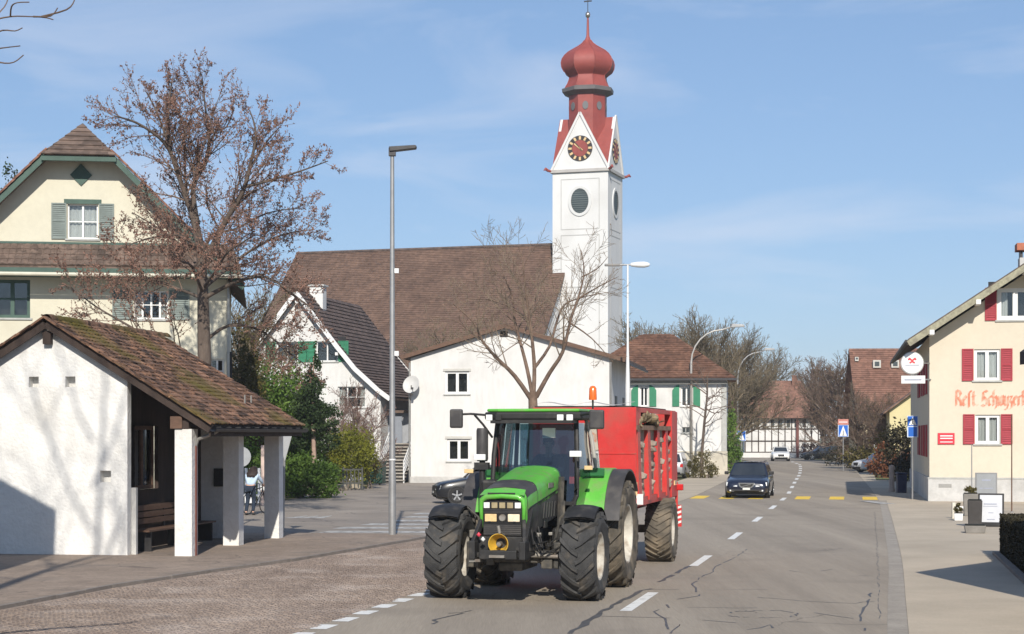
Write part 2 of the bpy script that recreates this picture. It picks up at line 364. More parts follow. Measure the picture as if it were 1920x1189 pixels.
# kerb stones, one by one, along the left pavement
kk = 0
for a, b in zip(KERB, KERB[1:]):
    L = math.hypot(b[0]-a[0], b[1]-a[1]); n = max(1, int(L/1.0)); d = Vector((b[0]-a[0], b[1]-a[1], 0)) / L; nr = Vector((d.y, -d.x, 0))
    for i in range(n):
        p = Vector((*a, 0)) + d*(L*i/n + 0.008); q = Vector((*a, 0)) + d*(L*(i+1)/n - 0.008); o = nr*0.05
        zt = ZP + 0.006 + 0.004*math.sin(kk*2.3); kk += 1
        MB().add([(*(p-o).xy, -0.02), (*(q-o).xy, -0.02), (*(q+o).xy, -0.02), (*(p+o).xy, -0.02), (*(p-o).xy, zt), (*(q-o).xy, zt), (*(q+o).xy, zt), (*(p+o).xy, zt)],
                 [(4,5,6,7)[::-1], (0,1,5,4), (1,2,6,5), (2,3,7,6), (3,0,4,7)]).build('kerb_stone', kerb_m, plo, fix=True)

# cobbled bay between the road edge and the kerb: bedding, then the setts themselves
cob_bed = mat('cobble_bedding', (0.295, 0.234, 0.192), 0.95, 0.15, 1.5, bump=0.4, bsc=60, fine=0.15, fsc=30)
def kerb_x(Y):
    for a, b in zip(KERB, KERB[1:]):
        if a[1] <= Y <= b[1]: return a[0] + (b[0]-a[0])*(Y-a[1])/(b[1]-a[1])
    return KERB[0][0] if Y < KERB[0][1] else KERB[-1][0]
cb = MB(); ys = [14 + i for i in range(32)]; pts = []
for Y in ys: pts += [(kerb_x(Y), Y, -0.003), (road_pt(Y, -3.9)[0]+0.5, Y, -0.003)]
cb.add(pts, [(2*i, 2*i+1, 2*i+3, 2*i+2) for i in range(len(ys)-1)])
cbo = cb.build('cobbled_bay', cob_bed); struct(cbo)
sett = mat('cobble_sett', (0.214, 0.162, 0.131), 0.85, 0.2, 0.4, bump=0.3, bsc=50, c2=(0.305, 0.241, 0.198), cell=0.16, vsc=7.5, stretch=(1.6, 0.3, 1), rot=R(-16), dirt=(0.367, 0.308, 0.270), dsc=0.8, dlo=0.5, dhi=0.78)
rng = random.Random(5)
sd = R(15.0); du = Vector((math.sin(sd), math.cos(sd), 0)); dv = Vector((math.cos(sd), -math.sin(sd), 0)); base = Vector((-1.9, 28.2, 0))
cells = []
for iu in range(-56, 160):
    for iv in range(-88, 12):
        p = base + du*(iu*0.118 + 0.059*(iv % 2) + rng.uniform(-.012, .012)) + dv*(iv*0.108 + rng.uniform(-.01, .01) + 0.03*math.sin(iu*0.21))
        if rng.random() < 0.02 or not (22.6 < p.y < 45.0) or p.x < -0.295*p.y - 0.3: continue
        if p.x < kerb_x(p.y) + 0.13 or p.x > road_pt(p.y, -3.9)[0] - 0.12: continue
        cells.append(p)
cells.sort(key=lambda p: p.y)
def sett_pts(rg, h):
    a = [rg.uniform(0.038, 0.052) for _ in range(4)]; e = 0.012
    lo = [(-a[0], -a[1]*1.1), (a[2], -a[1]*1.05), (a[2]*0.95, a[3]*1.1), (-a[0]*1.02, a[3]*1.05)]
    return [(x, y, -0.012) for x, y in lo] + [(x*0.8, y*0.8, h) for x, y in lo]
SF = [(4,5,6,7), (0,1,5,4), (1,2,6,5), (2,3,7,6), (3,0,4,7)]
protos = []
for k in range(8):
    m = MB(); m.add(sett_pts(rng, rng.uniform(0.005, 0.010)), SF); protos.append(m.data('cobblestone', sett))
for p in cells[:300]:
    inst('cobblestone', protos[rng.randrange(8)], cbo, (p.x, p.y, 0), (0, 0, -sd + rng.uniform(-.12, .12)))
st = MB()
for p in cells[300:]:
    cs, sn = math.cos(-sd + rng.uniform(-.12, .12)), math.sin(-sd)
    st.add([(p.x + x*cs - y*sn, p.y + x*sn + y*cs, z) for x, y, z in sett_pts(rng, rng.uniform(0.005, 0.010))], SF)
stuff(st.build('cobblestones', sett, cbo))

# right-hand pavement: gutter strip, tarmac forecourt
gut = ribbon(-10, 72, 3.85, 4.13, 0.004).build('gutter_strip', mat('gutter_concrete', (0.31, 0.275, 0.232), 0.9, 0.15, 2.0, fine=0.15, fsc=18, bump=0.2)); struct(gut)
pr = ribbon(-10, 72, 4.13, 12.0, 0.012).build('pavement_right', pave_right); struct(pr)
ed = ribbon(-10, 72, 4.10, 4.13, 0.006); 
fr = MB().poly([road_pt(72, 3.85, 0.001), (40, 64, 0.001), (60, 100, 0.001), road_pt(104, 9.5, 0.001), road_pt(104, 3.85, 0.001), road_pt(88, 3.85, 0.001)]).build('restaurant_forecourt', pave_right); struct(fr)
# left pavement farther up the road
lp = ribbon(66, 150, -6.6, -3.9, 0.008).build('pavement_far', pave_right); struct(lp)
# markings: sheets on the road, each stripe its own piece
def stripe(y0, y1, o0, o1, m, z=0.004, skew=0.0, name='centre_line_dash', par=None):
    a, b, c, d = road_pt(y0, o0, z), road_pt(y0, o1, z), road_pt(y1, o1, z), road_pt(y1, o0, z)
    return MB().poly([a, b, (c[0]+skew, c[1], c[2]), (d[0]+skew, d[1], d[2])]).build(name, m, par or road)
yy = 26.6
for i in range(18):
    ln = 3.1 if yy < 80 else 3.6
    stripe(yy, yy + ln, -0.09 - max(0, yy-90)*0.0006, 0.09 + max(0, yy-90)*0.0006, paint_w)
    yy += 9.1 if yy < 60 else 8.2
for i in range(10):                                       # short edge dashes beside the cobbles
    Y = 20.4 + i*0.98; stripe(Y, Y+0.56, -3.88, -3.62, paint_w, name='edge_line_dash')
# yellow crossing
for i, o in enumerate([-3.55, -2.35, -1.15, 0.75, 2.15, 3.5]):
    stripe(72.6, 76.0, o-0.3, o+0.3, paint_y, name='crossing_stripe', skew=0.0)
x_, y_ = G(1650, 943); MB().poly([(x_-0.28, y_-1.3, 0.016), (x_+0.33, y_-1.5, 0.016), (x_+0.05, y_+1.6, 0.016), (x_-0.5, y_+1.7, 0.016)]).build('worn_stripe', paint_w2, pr)
# white stripes on the side street mouth
for (xa, xb, yp, th) in [(771, 830, 963, 1.1), (752, 830, 969, 1.1), (728, 830, 976, 1.0), (676, 830, 983, 1.0), (626, 830, 989.5, 0.9), (598, 830, 997, 0.9)]:
    a, Y = G(xa, yp); b, _ = G(xb, yp)
    MB().poly([(a, Y-th/2, 0.0), (b, Y-th/2-0.15, 0.0), (b+0.25, Y+th/2-0.15, 0.0), (a+0.25, Y+th/2, 0.0)]).build('hatched_stripe', paint_w2, ss)
# give-way triangle marks by the sign
for px_ in (598, 575, 552):
    a, Y = G(px_, 969); MB().poly([(a-0.25, Y-0.9, 0.0), (a+0.25, Y-0.9, 0.0), (a+0.35, Y+0.9, 0.0)]).build('give_way_mark', paint_w2, ss)

def seam(pix, wd, name='tar_seam'):                       # poured tar over a crack, traced on the ground
    pts = [Vector((*G(x, y), 0.003)) for x, y in pix]; m = MB(); vs = []
    rg = random.Random(len(pix)*7 + int(pix[0][0])); q = []
    for a, b in zip(pts, pts[1:]):
        n = max(2, int((b-a).length/0.35))
        q += [a.lerp(b, i/n) + Vector((rg.uniform(-.025, .025), rg.uniform(-.08, .08), 0)) for i in range(n)]
    q.append(pts[-1])
    for i, p in enumerate(q):
        d = (q[min(i+1, len(q)-1)] - q[max(i-1, 0)]); d = Vector((d.y, -d.x, 0)).normalized(); h = wd*rg.uniform(0.16, 0.4)
        vs += [p - d*h, p + d*h]
    m.add(vs, [(2*i, 2*i+1, 2*i+3, 2*i+2) for i in range(len(q)-1) if wd > 0.1 or rg.random() > 0.22]); return m.build(name, tar, road)
seam([(1065, 1189), (1085, 1176), (1150, 1135), (1205, 1108), (1222, 1104)], 0.16)
seam([(1234, 1092), (1262, 1078)], 0.13); seam([(1266, 1075), (1300, 1058)], 0.13)
seam([(800, 1176), (818, 1166), (812, 1163), (838, 1157), (868, 1150)], 0.08); seam([(842, 1151), (884, 1145)], 0.07)
seam([(1255, 1189), (1276, 1170), (1250, 1180), (1245, 1160), (1225, 1148), (1252, 1140), (1250, 1128), (1310, 1118), (1300, 1096), (1318, 1078)], 0.05)
seam([(1313, 1082), (1335, 1072), (1345, 1060), (1380, 1045), (1400, 1030)], 0.045)
seam([(1130, 1156), (1260, 1160), (1380, 1168)], 0.05); seam([(1215, 1106), (1330, 1107), (1440, 1105)], 0.04)
seam([(1420, 1120), (1500, 1127), (1600, 1131), (1640, 1128)], 0.04); seam([(1440, 1189), (1448, 1172), (1400, 1181)], 0.05)
seam([(1610, 1165), (1620, 1140), (1634, 1112)], 0.06); seam([(1620, 1189), (1622, 1178)], 0.07); seam([(1480, 1070), (1510, 1074), (1560, 1068)], 0.05)
seam([(1606, 1079), (1655, 1082)], 0.04); seam([(1530, 1034), (1580, 1028)], 0.04); seam([(1650, 1160), (1648, 1100), (1645, 1040), (1640, 960)], 0.02)
seam([(1452, 1036), (1330, 1033)], 0.03); seam([(1530, 1150), (1600, 1160)], 0.04); seam([(1290, 1140), (1420, 1140)], 0.035)
mh = [(1430 + 66*math.cos(a*math.pi/9), 1152 + 7*math.sin(a*math.pi/9)) for a in range(19)]
seam(mh, 0.05, 'manhole_edge')
# green verges and garden soil
verge = mat('verge_grass', (0.10, 0.14, 0.035), 0.95, 0.3, 2.0, bump=0.8, bsc=20, c2=(0.2, 0.19, 0.08), fine=0.3, fsc=10)
vm = MB(); vm.poly([road_pt(104, 4.6, 0.02), (31, 103, 0.02), (46, 140, 0.02), road_pt(170, 14, 0.02), road_pt(170, 5.2, 0.02), road_pt(130, 5.2, 0.02)])
struct(vm.build('verge', verge))
struct(ribbon(104, 175, 3.85, 5.2, 0.01).build('kerb_strip', pave_right))

# ================================================================== buildings
white_r = mat('white_render', (0.655, 0.645, 0.625), 0.9, 0.06, 1.2, bump=0.25, bsc=35, fine=0.06, fsc=6, dirt=(0.5, 0.485, 0.455), dsc=0.5, dlo=0.5, dhi=0.82, stretch=(1, 1, 0.25))
white_shelter = mat('rough_white_plaster', (0.735, 0.72, 0.69), 0.95, 0.06, 1.2, bump=0.9, bsc=14, fine=0.06, fsc=9, dirt=(0.6, 0.575, 0.53), dsc=0.8, dlo=0.55, dhi=0.85)
cream_r = mat('cream_render', (0.60, 0.568, 0.455), 0.9, 0.05, 0.7, bump=0.25, bsc=30, fine=0.05, fsc=6, dirt=(0.52, 0.485, 0.38), dsc=0.5, dlo=0.55, dhi=0.85)
yellow_r = mat('pale_yellow_render', (0.61, 0.545, 0.435), 0.9, 0.04, 0.7, bump=0.2, bsc=30, fine=0.04, fsc=6, dirt=(0.54, 0.475, 0.37), dsc=0.5, dlo=0.58, dhi=0.9)
grey_r = mat('grey_plinth', (0.5, 0.49, 0.47), 0.9, 0.1, 1.5, bump=0.3, bsc=25, fine=0.1, fsc=8, dirt=(0.34, 0.33, 0.31), dsc=1.2, dlo=0.5, dhi=0.8)
tile_brown = mat('brown_roof_tile', (0.135, 0.085, 0.062), 0.88, 0.25, 1.2, bump=0.3, bsc=30, c2=(0.2, 0.125, 0.09), cell=0.35, vsc=6, fine=0.15, fsc=9)
tile_far = mat('far_roof_tile', (0.129, 0.076, 0.053), 0.9, 0.2, 0.35, bump=0.6, bsc=7, c2=(0.172, 0.105, 0.074), cell=0.22, vsc=3.2, fine=0.2, fsc=3)
tile_house = mat('grey_brown_roof_tile', (0.112, 0.080, 0.063), 0.88, 0.2, 1.0, bump=0.3, bsc=30, c2=(0.172, 0.120, 0.094), cell=0.32, vsc=4, fine=0.15, fsc=7)
tile_dark = mat('dark_roof_tile', (0.085, 0.06, 0.05), 0.85, 0.2, 1.0, c2=(0.13, 0.09, 0.074), cell=0.3, vsc=4, fine=0.15, fsc=6)
tile_red = mat('red_brown_roof_tile', (0.180, 0.089, 0.062), 0.9, 0.2, 0.6, bump=0.4, bsc=10, c2=(0.233, 0.123, 0.087), cell=0.25, vsc=3.5, fine=0.15, fsc=4)
wood_dk = mat('dark_stained_wood', (0.045, 0.03, 0.024), 0.8, 0.3, 3.0, stretch=(1, 1, 0.2), fine=0.2, fsc=25)
wood_br = mat('brown_wood', (0.13, 0.075, 0.05), 0.75, 0.25, 4.0, stretch=(1, 0.3, 2), fine=0.2, fsc=20)
wood_gy = mat('weathered_wood', (0.28, 0.255, 0.19), 0.85, 0.25, 3.0, c2=(0.38, 0.36, 0.25), fine=0.2, fsc=12)
green_p = mat('green_paint', (0.05, 0.095, 0.075), 0.6, 0.15, 2.0, fine=0.08, fsc=12)
green_s = mat('green_shutter', (0.03, 0.2, 0.105), 0.6, 0.12, 2.0, fine=0.08, fsc=12)
green_g = mat('grey_green_shutter', (0.19, 0.225, 0.21), 0.65, 0.15, 2.0, fine=0.08, fsc=12)
red_s = mat('red_shutter', (0.34, 0.03, 0.045), 0.6, 0.1, 2.0, fine=0.08, fsc=12)
white_p = mat('white_paint', (0.72, 0.72, 0.71), 0.5, 0.04, 2.0)
stone_g = mat('grey_sandstone', (0.4, 0.4, 0.38), 0.85, 0.12, 3.0, fine=0.1, fsc=12)
metal_dk = mat('dark_metal', (0.06, 0.058, 0.06), 0.5, 0.2, 4.0, metal=0.6)
zinc = mat('zinc', (0.34, 0.33, 0.31), 0.45, 0.15, 2.0, metal=0.7)
copper = mat('brown_downpipe', (0.16, 0.06, 0.045), 0.5, 0.15, 4.0, metal=0.3)

def slab(mb, a, b, c, d, t):                              # sloped slab from its four top corners, thickness straight down
    a, b, c, d = (Vector(p) for p in (a, b, c, d)); z = Vector((0, 0, -t))
    return mb.add([a, b, c, d, a+z, b+z, c+z, d+z], [(0,1,2,3),(7,6,5,4),(0,4,5,1),(1,5,6,2),(2,6,7,3),(3,7,4,0)])
def courses(mb, e0, e1, r0, r1, n, th=0.03):             # roof slope (eave e0-e1, ridge r0-r1) as overlapping courses of tile
    e0, e1, r0, r1 = (Vector(p) for p in (e0, e1, r0, r1)); nrm = (e1-e0).cross(r0-e0).normalized()
    if nrm.z < 0: nrm = -nrm
    for i in range(n):
        a0, a1 = e0.lerp(r0, i/n), e1.lerp(r1, i/n); b0, b1 = e0.lerp(r0, (i+1.06)/n), e1.lerp(r1, (i+1.06)/n)
        u = nrm*th
        mb.add([a0+u, a1+u, b1+u*0.15, b0+u*0.15, a0, a1], [(0,1,2,3), (4,5,1,0)])
    return mb

# ------------------------------------------------------------------ bus shelter with tiled roof
SH = thing('bus_shelter', 'white plastered bus shelter with mossy brown tiled gable roof and square pillars', 'bus shelter', (-10.05, 38.45, ZP), -9.0)
# local frame: x along the front gable wall, y back into depth; ridge at x=0
ws = MB(); SL = 0.613                                     # roof slope
zr = 4.98                                                 # underside of ridge
def zroof(x): return zr - abs(x)*SL
hw = [(-0.47, -0.24, 3.63, 3.86), (0.37, 0.60, 3.63, 3.86), (1.16, 1.41, 1.57, 1.82)]
WR = 1.78
wall(ws, [[(-2.9, 0), (WR, 0), (WR, zroof(WR)-0.02), (0, zr-0.02), (-2.9, zroof(2.9)-0.02)]], hw, 0.22)
ws.poly([(WR, 0, 0), (WR, 0.22, 0), (WR, 0.22, zroof(WR)-0.02), (WR, 0, zroof(WR)-0.02)])
ws.poly([(-2.9, 0.22, 0), (WR, 0.22, 0), (WR, 0.22, zroof(WR)-0.02), (0, 0.22, zr-0.02), (-2.9, 0.22, zroof(2.9)-0.02)][::-1])
ws.build('front_wall', white_shelter, SH)
for x0, x1, z0, z1 in hw: MB().box(x0-0.02, x1+0.02, 0.225, 0.25, z0-0.02, z1+0.02).build('vent_recess', mat('vent_shade', (0.16, 0.155, 0.15), 0.9, 0.2, 3), SH)  # dark grey backing imitates the shade inside the small openings
MB().box(-2.9, -2.7, 0.222, 6.9, 0, zroof(2.9)-0.03).build('side_wall', white_shelter, SH)
lw = MB(); wall(lw, [[(0, 0), (6.4, 0), (6.4, 3.8), (0, 3.8)]], [(1.0, 2.6, 1.35, 2.75)], 0.1)
lw.xf = None; bwl = MB(Matrix(((0, 1, 0, 1.25), (1, 0, 0, 0.35), (0, 0, 1, 0), (0, 0, 0, 1))))
wall(bwl, [[(0, 0), (6.2, 0), (6.2, 3.85), (0, 3.85)]], [(1.2, 2.7, 1.35, 2.8)], 0.1)
bwl.build('inner_wall', wood_dk, SH)
xfw = Matrix(((0, -1, 0, 1.25), (1, 0, 0, 0.35), (0, 0, 1, 0), (0, 0, 0, 1)))
window(SH, (1.2, 2.7, 1.35, 2.8), wood_br, xfw, depth=0.1, bars=(1, 0), fw=0.09)
MB().box(1.2, 2.1, 6.35, 6.6, 0, 3.4).build('end_wall', white_shelter, SH)
MB().box(1.6, 1.85, 6.3, 6.345, 1.3, 1.75).build('notice_board', metal_dk, SH)
MB().box(WR+0.002, WR+0.11, 0.225, 0.33, 0, 1.45).build('wing_post', grey_r, SH)
# pillars, beam, rafters
pil = MB().box(-0.19, 0.19, -0.19, 0.19, 0, 2.72).data('pillar', white_shelter)
_inv = (T(-10.05, 38.45, 0) @ rz(-9.0)).inverted()
for (x, y) in ((-7.0, 38.05), (-6.56, 41.7), (-6.0, 44.6)): q = _inv @ Vector((x, y, 0)); inst('pillar', pil, SH, (q.x, q.y, 0))
MB().box(2.86, 3.2, -0.12, 6.9, 2.723, 2.9).build('eaves_beam', wood_dk, SH)
MB().box(2.8, 3.06, -0.155, -0.125, 2.73, 2.99).build('beam_end', wood_br, SH)
MB().box(-0.09, 0.09, -0.14, -0.01, 4.56, 4.84).build('ridge_beam_end', wood_dk, SH)
YF, YB, XE = -0.16, 6.95, 3.72
rf = MB()
slab(rf, (XE, YF, zroof(XE)+0.12), (XE, YB, zroof(XE)+0.12), (0, YB, zr+0.12), (0, YF, zr+0.12), 0.12)
slab(rf, (0, YF, zr+0.12), (0, YB, zr+0.12), (-XE, YB, zroof(XE)+0.12), (-XE, YF, zroof(XE)+0.12), 0.12)
roof_o = rf.build('roof', wood_dk, SH)
for sx in (1, -1):
    MB().bar((sx*0.02, YF-0.03, zr+0.02), (sx*XE, YF-0.03, zroof(XE)+0.02), 0.05, 0.2).build('barge_board', wood_dk, roof_o)
for i in range(9): y = 0.1 + i*0.8; MB().bar((1.3, y, zroof(1.3)-0.07), (XE-0.05, y, zroof(XE-0.05)-0.07), 0.09, 0.13).build('rafter', wood_dk, SH)
# tiles: each one a piece; mossy patches grow on the upper right of the slope
shel_t = mat('mossy_clay_tile', (0.092, 0.054, 0.036), 0.92, 0.25, 1.6, bump=0.5, bsc=25, c2=(0.230, 0.124, 0.076), cell=0.75, vsc=5.5, fine=0.3, fsc=14, dirt=(0.12, 0.095, 0.014), dsc=0.42, dlo=0.53, dhi=0.68)
tm = MB(); n_ = Vector((SL, 0, 1)).normalized(); dn = Vector((1, 0, -SL)).normalized()
tw, tl, te = 0.185, 0.4, 0.182
def tile_mesh(k):
    rg = random.Random(k); m = MB(); h = tw/2 - 0.004; z0 = 0.018; b = rg.uniform(-.004, .006)
    # local: x across, y down-slope, z normal; round-ended flat tile
    top = [(-h, 0, 0.012), (h, 0, 0.012), (h, tl*0.86, 0.05+b), (h*0.55, tl*0.98, 0.055+b), (-h*0.55, tl*0.98, 0.055+b), (-h, tl*0.86, 0.05-b)]
    bot = [(x, y, z-0.028) for x, y, z in top]
    n = 6; m.add(top+bot, [tuple(range(n))] + [(i, i+n, (i+1) % n + n, (i+1) % n) for i in range(n)]); return m
tiles = [tile_mesh(k) for k in range(6)]; tdat = [m.data('roof_tile', shel_t) for m in tiles]
slope_len = XE*math.sqrt(1+SL*SL) + 0.05; nrow = int(slope_len/te); ncol = int((YB-YF)/tw); rg = random.Random(9); lst = []
for r_ in range(nrow):
    for c_ in range(ncol + (r_ % 2)):
        d_ = slope_len - (nrow-r_)*te + te - tl + 0.02; y = YF + 0.02 + (c_ + (0.5 if r_ % 2 == 0 else 0))*tw
        if y > YB: continue
        p = Vector((0, y, zr+0.13)) + dn*d_ + n_*rg.uniform(0, 0.016)
        lst.append((p, rg.uniform(-.06, .06)))
lst.sort(key=lambda q: (q[0].y*1.0 - q[0].x*0.55))
Xa = Vector((0, 1, 0)); Mb_ = Matrix((( -Xa.x, dn.x, n_.x), (-Xa.y, dn.y, n_.y), (-Xa.z, dn.z, n_.z)))
for i, (p, a) in enumerate(lst):
    Mr = (Mb_ @ Matrix.Rotation(a, 3, 'Z')).to_4x4()
    if i < 300:
        o = inst('roof_tile', tdat[rg.randrange(6)], roof_o); o.matrix_local = Matrix.Translation(p) @ Mr
    else:
        t_ = tiles[rg.randrange(6)]; tm.xf = Matrix.Translation(p) @ Mr; tm.add(t_.v, t_.f)
stuff(tm.build('roof_tiles', shel_t, roof_o))
cr = MB(); courses(cr, (-XE, YB, zroof(XE)+0.13), (-XE, YF, zroof(XE)+0.13), (0, YB, zr+0.13), (0, YF, zr+0.13), 26); cr.build('left_slope_tiles', shel_t, roof_o)
rd = MB().lathe([(0.11, 0), (0.125, 0.3), (0.105, 0.41)], 8, 'y', a0=-math.pi/2, a1=math.pi/2, closed=False).data('ridge_tile', shel_t)
for i in range(19): inst('ridge_tile', rd, roof_o, (0, YF + i*0.395, zr+0.12))
vt = MB()                                                 # verge tiles along the front edge
for i in range(12):
    for sx in (1, -1):
        x0 = i*0.31; x1 = x0 + 0.35
        MB().bar((sx*x0, YF-0.07, zroof(x0)+0.165), (sx*x1, YF-0.07, zroof(x1)+0.15), 0.16, 0.04).build('verge_tile', shel_t, roof_o)
gp = MB().lathe([(0.075, 0), (0.075, YB-YF+0.15)], 10, 'y', (XE+0.07, YF-0.1, zroof(XE)+0.03), math.pi/2, 3*math.pi/2, False); gp.build('gutter', metal_dk, SH)
for i in range(11): MB().bar((XE-0.02, YF+0.2+i*0.68, zroof(XE)+0.06), (XE+0.15, YF+0.2+i*0.68, zroof(XE)+0.06), 0.03, 0.02).build('gutter_bracket', metal_dk, SH)
MB().box(XE-0.06, XE-0.02, YF, YB, zroof(XE)-0.14, zroof(XE)-0.01).build('eaves_board', wood_dk, SH)
MB().tube([(XE+0.05, 0.1, 2.68), (XE-0.1, 0.12, 2.6), (3.32, 0.14, 2.5), (3.26, 0.14, 2.35)], 0.04, 8).build('pipe_elbow', zinc, SH)
MB().tube([(3.26, 0.14, 2.38), (3.26, 0.14, 0.0)], 0.042, 8).build('downpipe', copper, SH)
for y in (4.6, 5.1): MB().bar((2.95, y, zroof(2.95)+0.12), (2.95, y, zroof(2.95)+0.38), 0.03, 0.03).build('snow_hook', zinc, roof_o)
# bench inside the shelter
BN = thing('bench', 'wooden slatted bench against the dark wall inside the white bus shelter', 'bench', (-10.05, 38.45, ZP), -9.0)
for i in range(3): MB().box(1.5 + i*0.14, 1.62 + i*0.14, 1.0, 5.6, 0.44, 0.48).build('seat_slat', wood_br, BN)
for i in range(3): MB().box(1.40, 1.44, 1.0, 5.6, 0.58+i*0.15, 0.7+i*0.15).build('back_slat', wood_br, BN)
for y in (1.2, 3.3, 5.4):
    MB().box(1.48, 1.86, y, y+0.06, 0.0, 0.44).build('leg', metal_dk, BN); MB().box(1.36, 1.40, y, y+0.06, 0.42, 1.0).build('back_post', metal_dk, BN)

# ------------------------------------------------------------------ tall cream house, half-hipped roof and tiled skirt roof
YH = thing('cream_house', 'tall cream house with half-hipped gable and tiled skirt roof behind the bus shelter', 'house', (-16.06, 66, 0), 8.0)
b_ = MB(); S_ = 50.3
holes = [(-0.5, 0.62, 9.95, 11.25), (-3.15, -1.85, 6.98, 8.4), (1.92, 3.2, 6.98, 8.05), (4.75, 5.25, 4.6, 5.5), (-3.1, -2.0, 4.2, 5.6), (1.9, 3.1, 4.2, 5.6), (-3.1, -2.0, 1.2, 2.6)]
wall(b_, [[(-5.35, 0), (5.35, 0), (5.35, 8.75), (1.1, 13.05), (-1.1, 13.05), (-5.35, 8.75)]], holes, 0.2)
for sx, e in ((1, 1), (-1, -1)):
    q = [(sx*5.35, 0, 0), (sx*5.35, 10, 0), (sx*5.35, 10, 8.75), (sx*5.35, 0, 8.75)]; b_.poly(q if sx > 0 else q[::-1])
b_.poly([(5.35, 10, 0), (-5.35, 10, 0), (-5.35, 10, 8.75), (0, 10, 14.0), (5.35, 10, 8.75)]); b_.build('wall', cream_r, YH)
r_ = MB(); XO = 6.0; ZO = 14.25 - XO*1.0
for sx in (1, -1):
    e0, e1 = (sx*XO, -0.75, ZO), (sx*XO, 10.5, ZO); k0 = (sx*1.15, -0.75, 13.1)
    r_.add([e0, e1, (0, 10.5, 14.25), (0, 0.5, 14.25), k0], [(0,1,2,3,4)]) if sx > 0 else r_.add([e0, e1, (0, 10.5, 14.25), (0, 0.5, 14.25), k0], [(4,3,2,1,0)])
    r_.add([(p[0], p[1], p[2]-0.16) for p in (e0, e1, (0, 10.5, 14.25), (0, 0.5, 14.25), k0)], [(4,3,2,1,0)])
    r_.add([e0, k0, (k0[0], k0[1], k0[2]-0.16), (e0[0], e0[1], e0[2]-0.16)], [(0,1,2,3)])
    r_.add([e0, e1, (e1[0], e1[1], e1[2]-0.16), (e0[0], e0[1], e0[2]-0.16)], [(0,1,2,3)])
r_.poly([(-1.15, -0.75, 13.1), (1.15, -0.75, 13.1), (0, 0.5, 14.25)]); yroof = r_.build('roof', tile_house, YH)
hip = MB(); courses(hip, (-1.35, -0.98, 12.93), (1.35, -0.98, 12.93), (0, 0.5, 14.33), (0, 0.5, 14.33), 7, 0.05); hip.build('hip_tiles', tile_house, yroof)
MB().box(-1.35, 1.35, -0.9, -0.72, 12.72, 12.9).build('hip_fascia', green_p, yroof)
for sx in (1, -1):
    MB().bar((sx*1.2, -0.76, 12.9), (sx*XO, -0.76, ZO-0.14), 0.06, 0.2).build('barge_board', green_p, yroof)
    v_ = MB()
    for i in range(17):
        t0, t1 = i/17, (i+1.15)/17; a = Vector((sx*1.15, -0.72, 13.17)).lerp(Vector((sx*XO, -0.72, ZO+0.06)), t0); b = Vector((sx*1.15, -0.72, 13.2)).lerp(Vector((sx*XO, -0.72, ZO+0.06)), t1)
        MB().bar(a, b, 0.3, 0.07).build('verge_tile', mat('verge_tile_red', (0.2, 0.1, 0.07), 0.9, 0.25, 2.0, cell=0.3), yroof)
# skirt roof over the first floor, tile by tile
sk = MB(); zt, zb, yo = 9.72, 8.86, -1.05
slab(sk, (-5.9, yo, zb), (5.9, yo, zb), (5.6, 0.0, zt), (-5.6, 0.0, zt), 0.1); sko = sk.build('skirt_roof', tile_house, YH)
sd_ = Vector((0, yo, zb-zt)).normalized(); sn_ = Vector((0, zb-zt, -yo)).normalized()
t2 = MB(); hx = 0.12; tl2 = 0.36
t2.add([(-hx, 0, 0.02), (-hx*0.3, 0, 0.05), (hx, 0, 0.03), (hx, tl2, 0.05), (-hx*0.3, tl2, 0.08), (-hx, tl2, 0.045), (-hx, tl2, 0.0), (-hx*0.3, tl2, 0.0), (hx, tl2, 0.0)],
       [(0,1,4,5)[::-1], (1,2,3,4)[::-1], (5,4,7,6)[::-1], (4,3,8,7)[::-1]])
t2d = t2.data('roof_tile', tile_house); Ms = Matrix(((1, sd_.x, sn_.x), (0, sd_.y, sn_.y), (0, sd_.z, sn_.z)))
for r2 in range(4):
    for c2 in range(46):
        p = Vector((-5.6 + c2*0.245, 0.0, zt)) + sd_*(0.02 + r2*0.335)
        o = inst('roof_tile', t2d, sko); o.matrix_local = Matrix.Translation(p) @ Ms.to_4x4()
MB().box(-5.9, 5.9, -1.08, -0.95, 8.56, 8.76).build('skirt_fascia', green_p, sko)
MB().tube([(-6.0, -1.15, 8.52), (6.0, -1.15, 8.52)], 0.07, 8).build('gutter', mat('cream_gutter', (0.55, 0.52, 0.42), 0.5, 0.1, 2), sko)
MB().box(-5.4, 5.4, -0.95, -0.003, 8.5, 8.56).build('soffit', green_p, sko)
MB().box(-5.36, 5.36, -0.03, -0.002, 9.74, 9.82).build('ledge', green_p, YH)
window(YH, holes[0], white_p, bars=(1, 1), sill=stone_g, curtain=1.0, shut='lr', shm=green_g, shw=0.55)
MB().box(-0.62, 0.74, -0.03, -0.002, 11.25, 11.42).build('lintel', green_p, YH)
window(YH, holes[1], green_p, bars=(1, 1), fw=0.12, sill=stone_g, shut='l', shm=green_p, shw=0.5)
window(YH, holes[2], white_p, bars=(3, 1), sill=stone_g, curtain=0.5, shut='lr', shm=green_g, shw=0.75)
window(YH, holes[3], white_p, bars=(1, 1), sill=stone_g, shut='l', shm=green_g, shw=0.5)
for h in holes[4:]: window(YH, h, white_p, bars=(1, 1), sill=stone_g, shut='lr', shm=green_g, shw=0.55)
dm = MB().prism([(-0.4, 12.32), (0, 11.92), (0.4, 12.32), (0, 12.75)], 'y', -0.05, 0.02); dm.build('diamond_vent', green_p, YH)
MB().tube([(5.42, -0.08, 0), (5.42, -0.08, 8.4)], 0.05, 8).build('downpipe', zinc, YH)

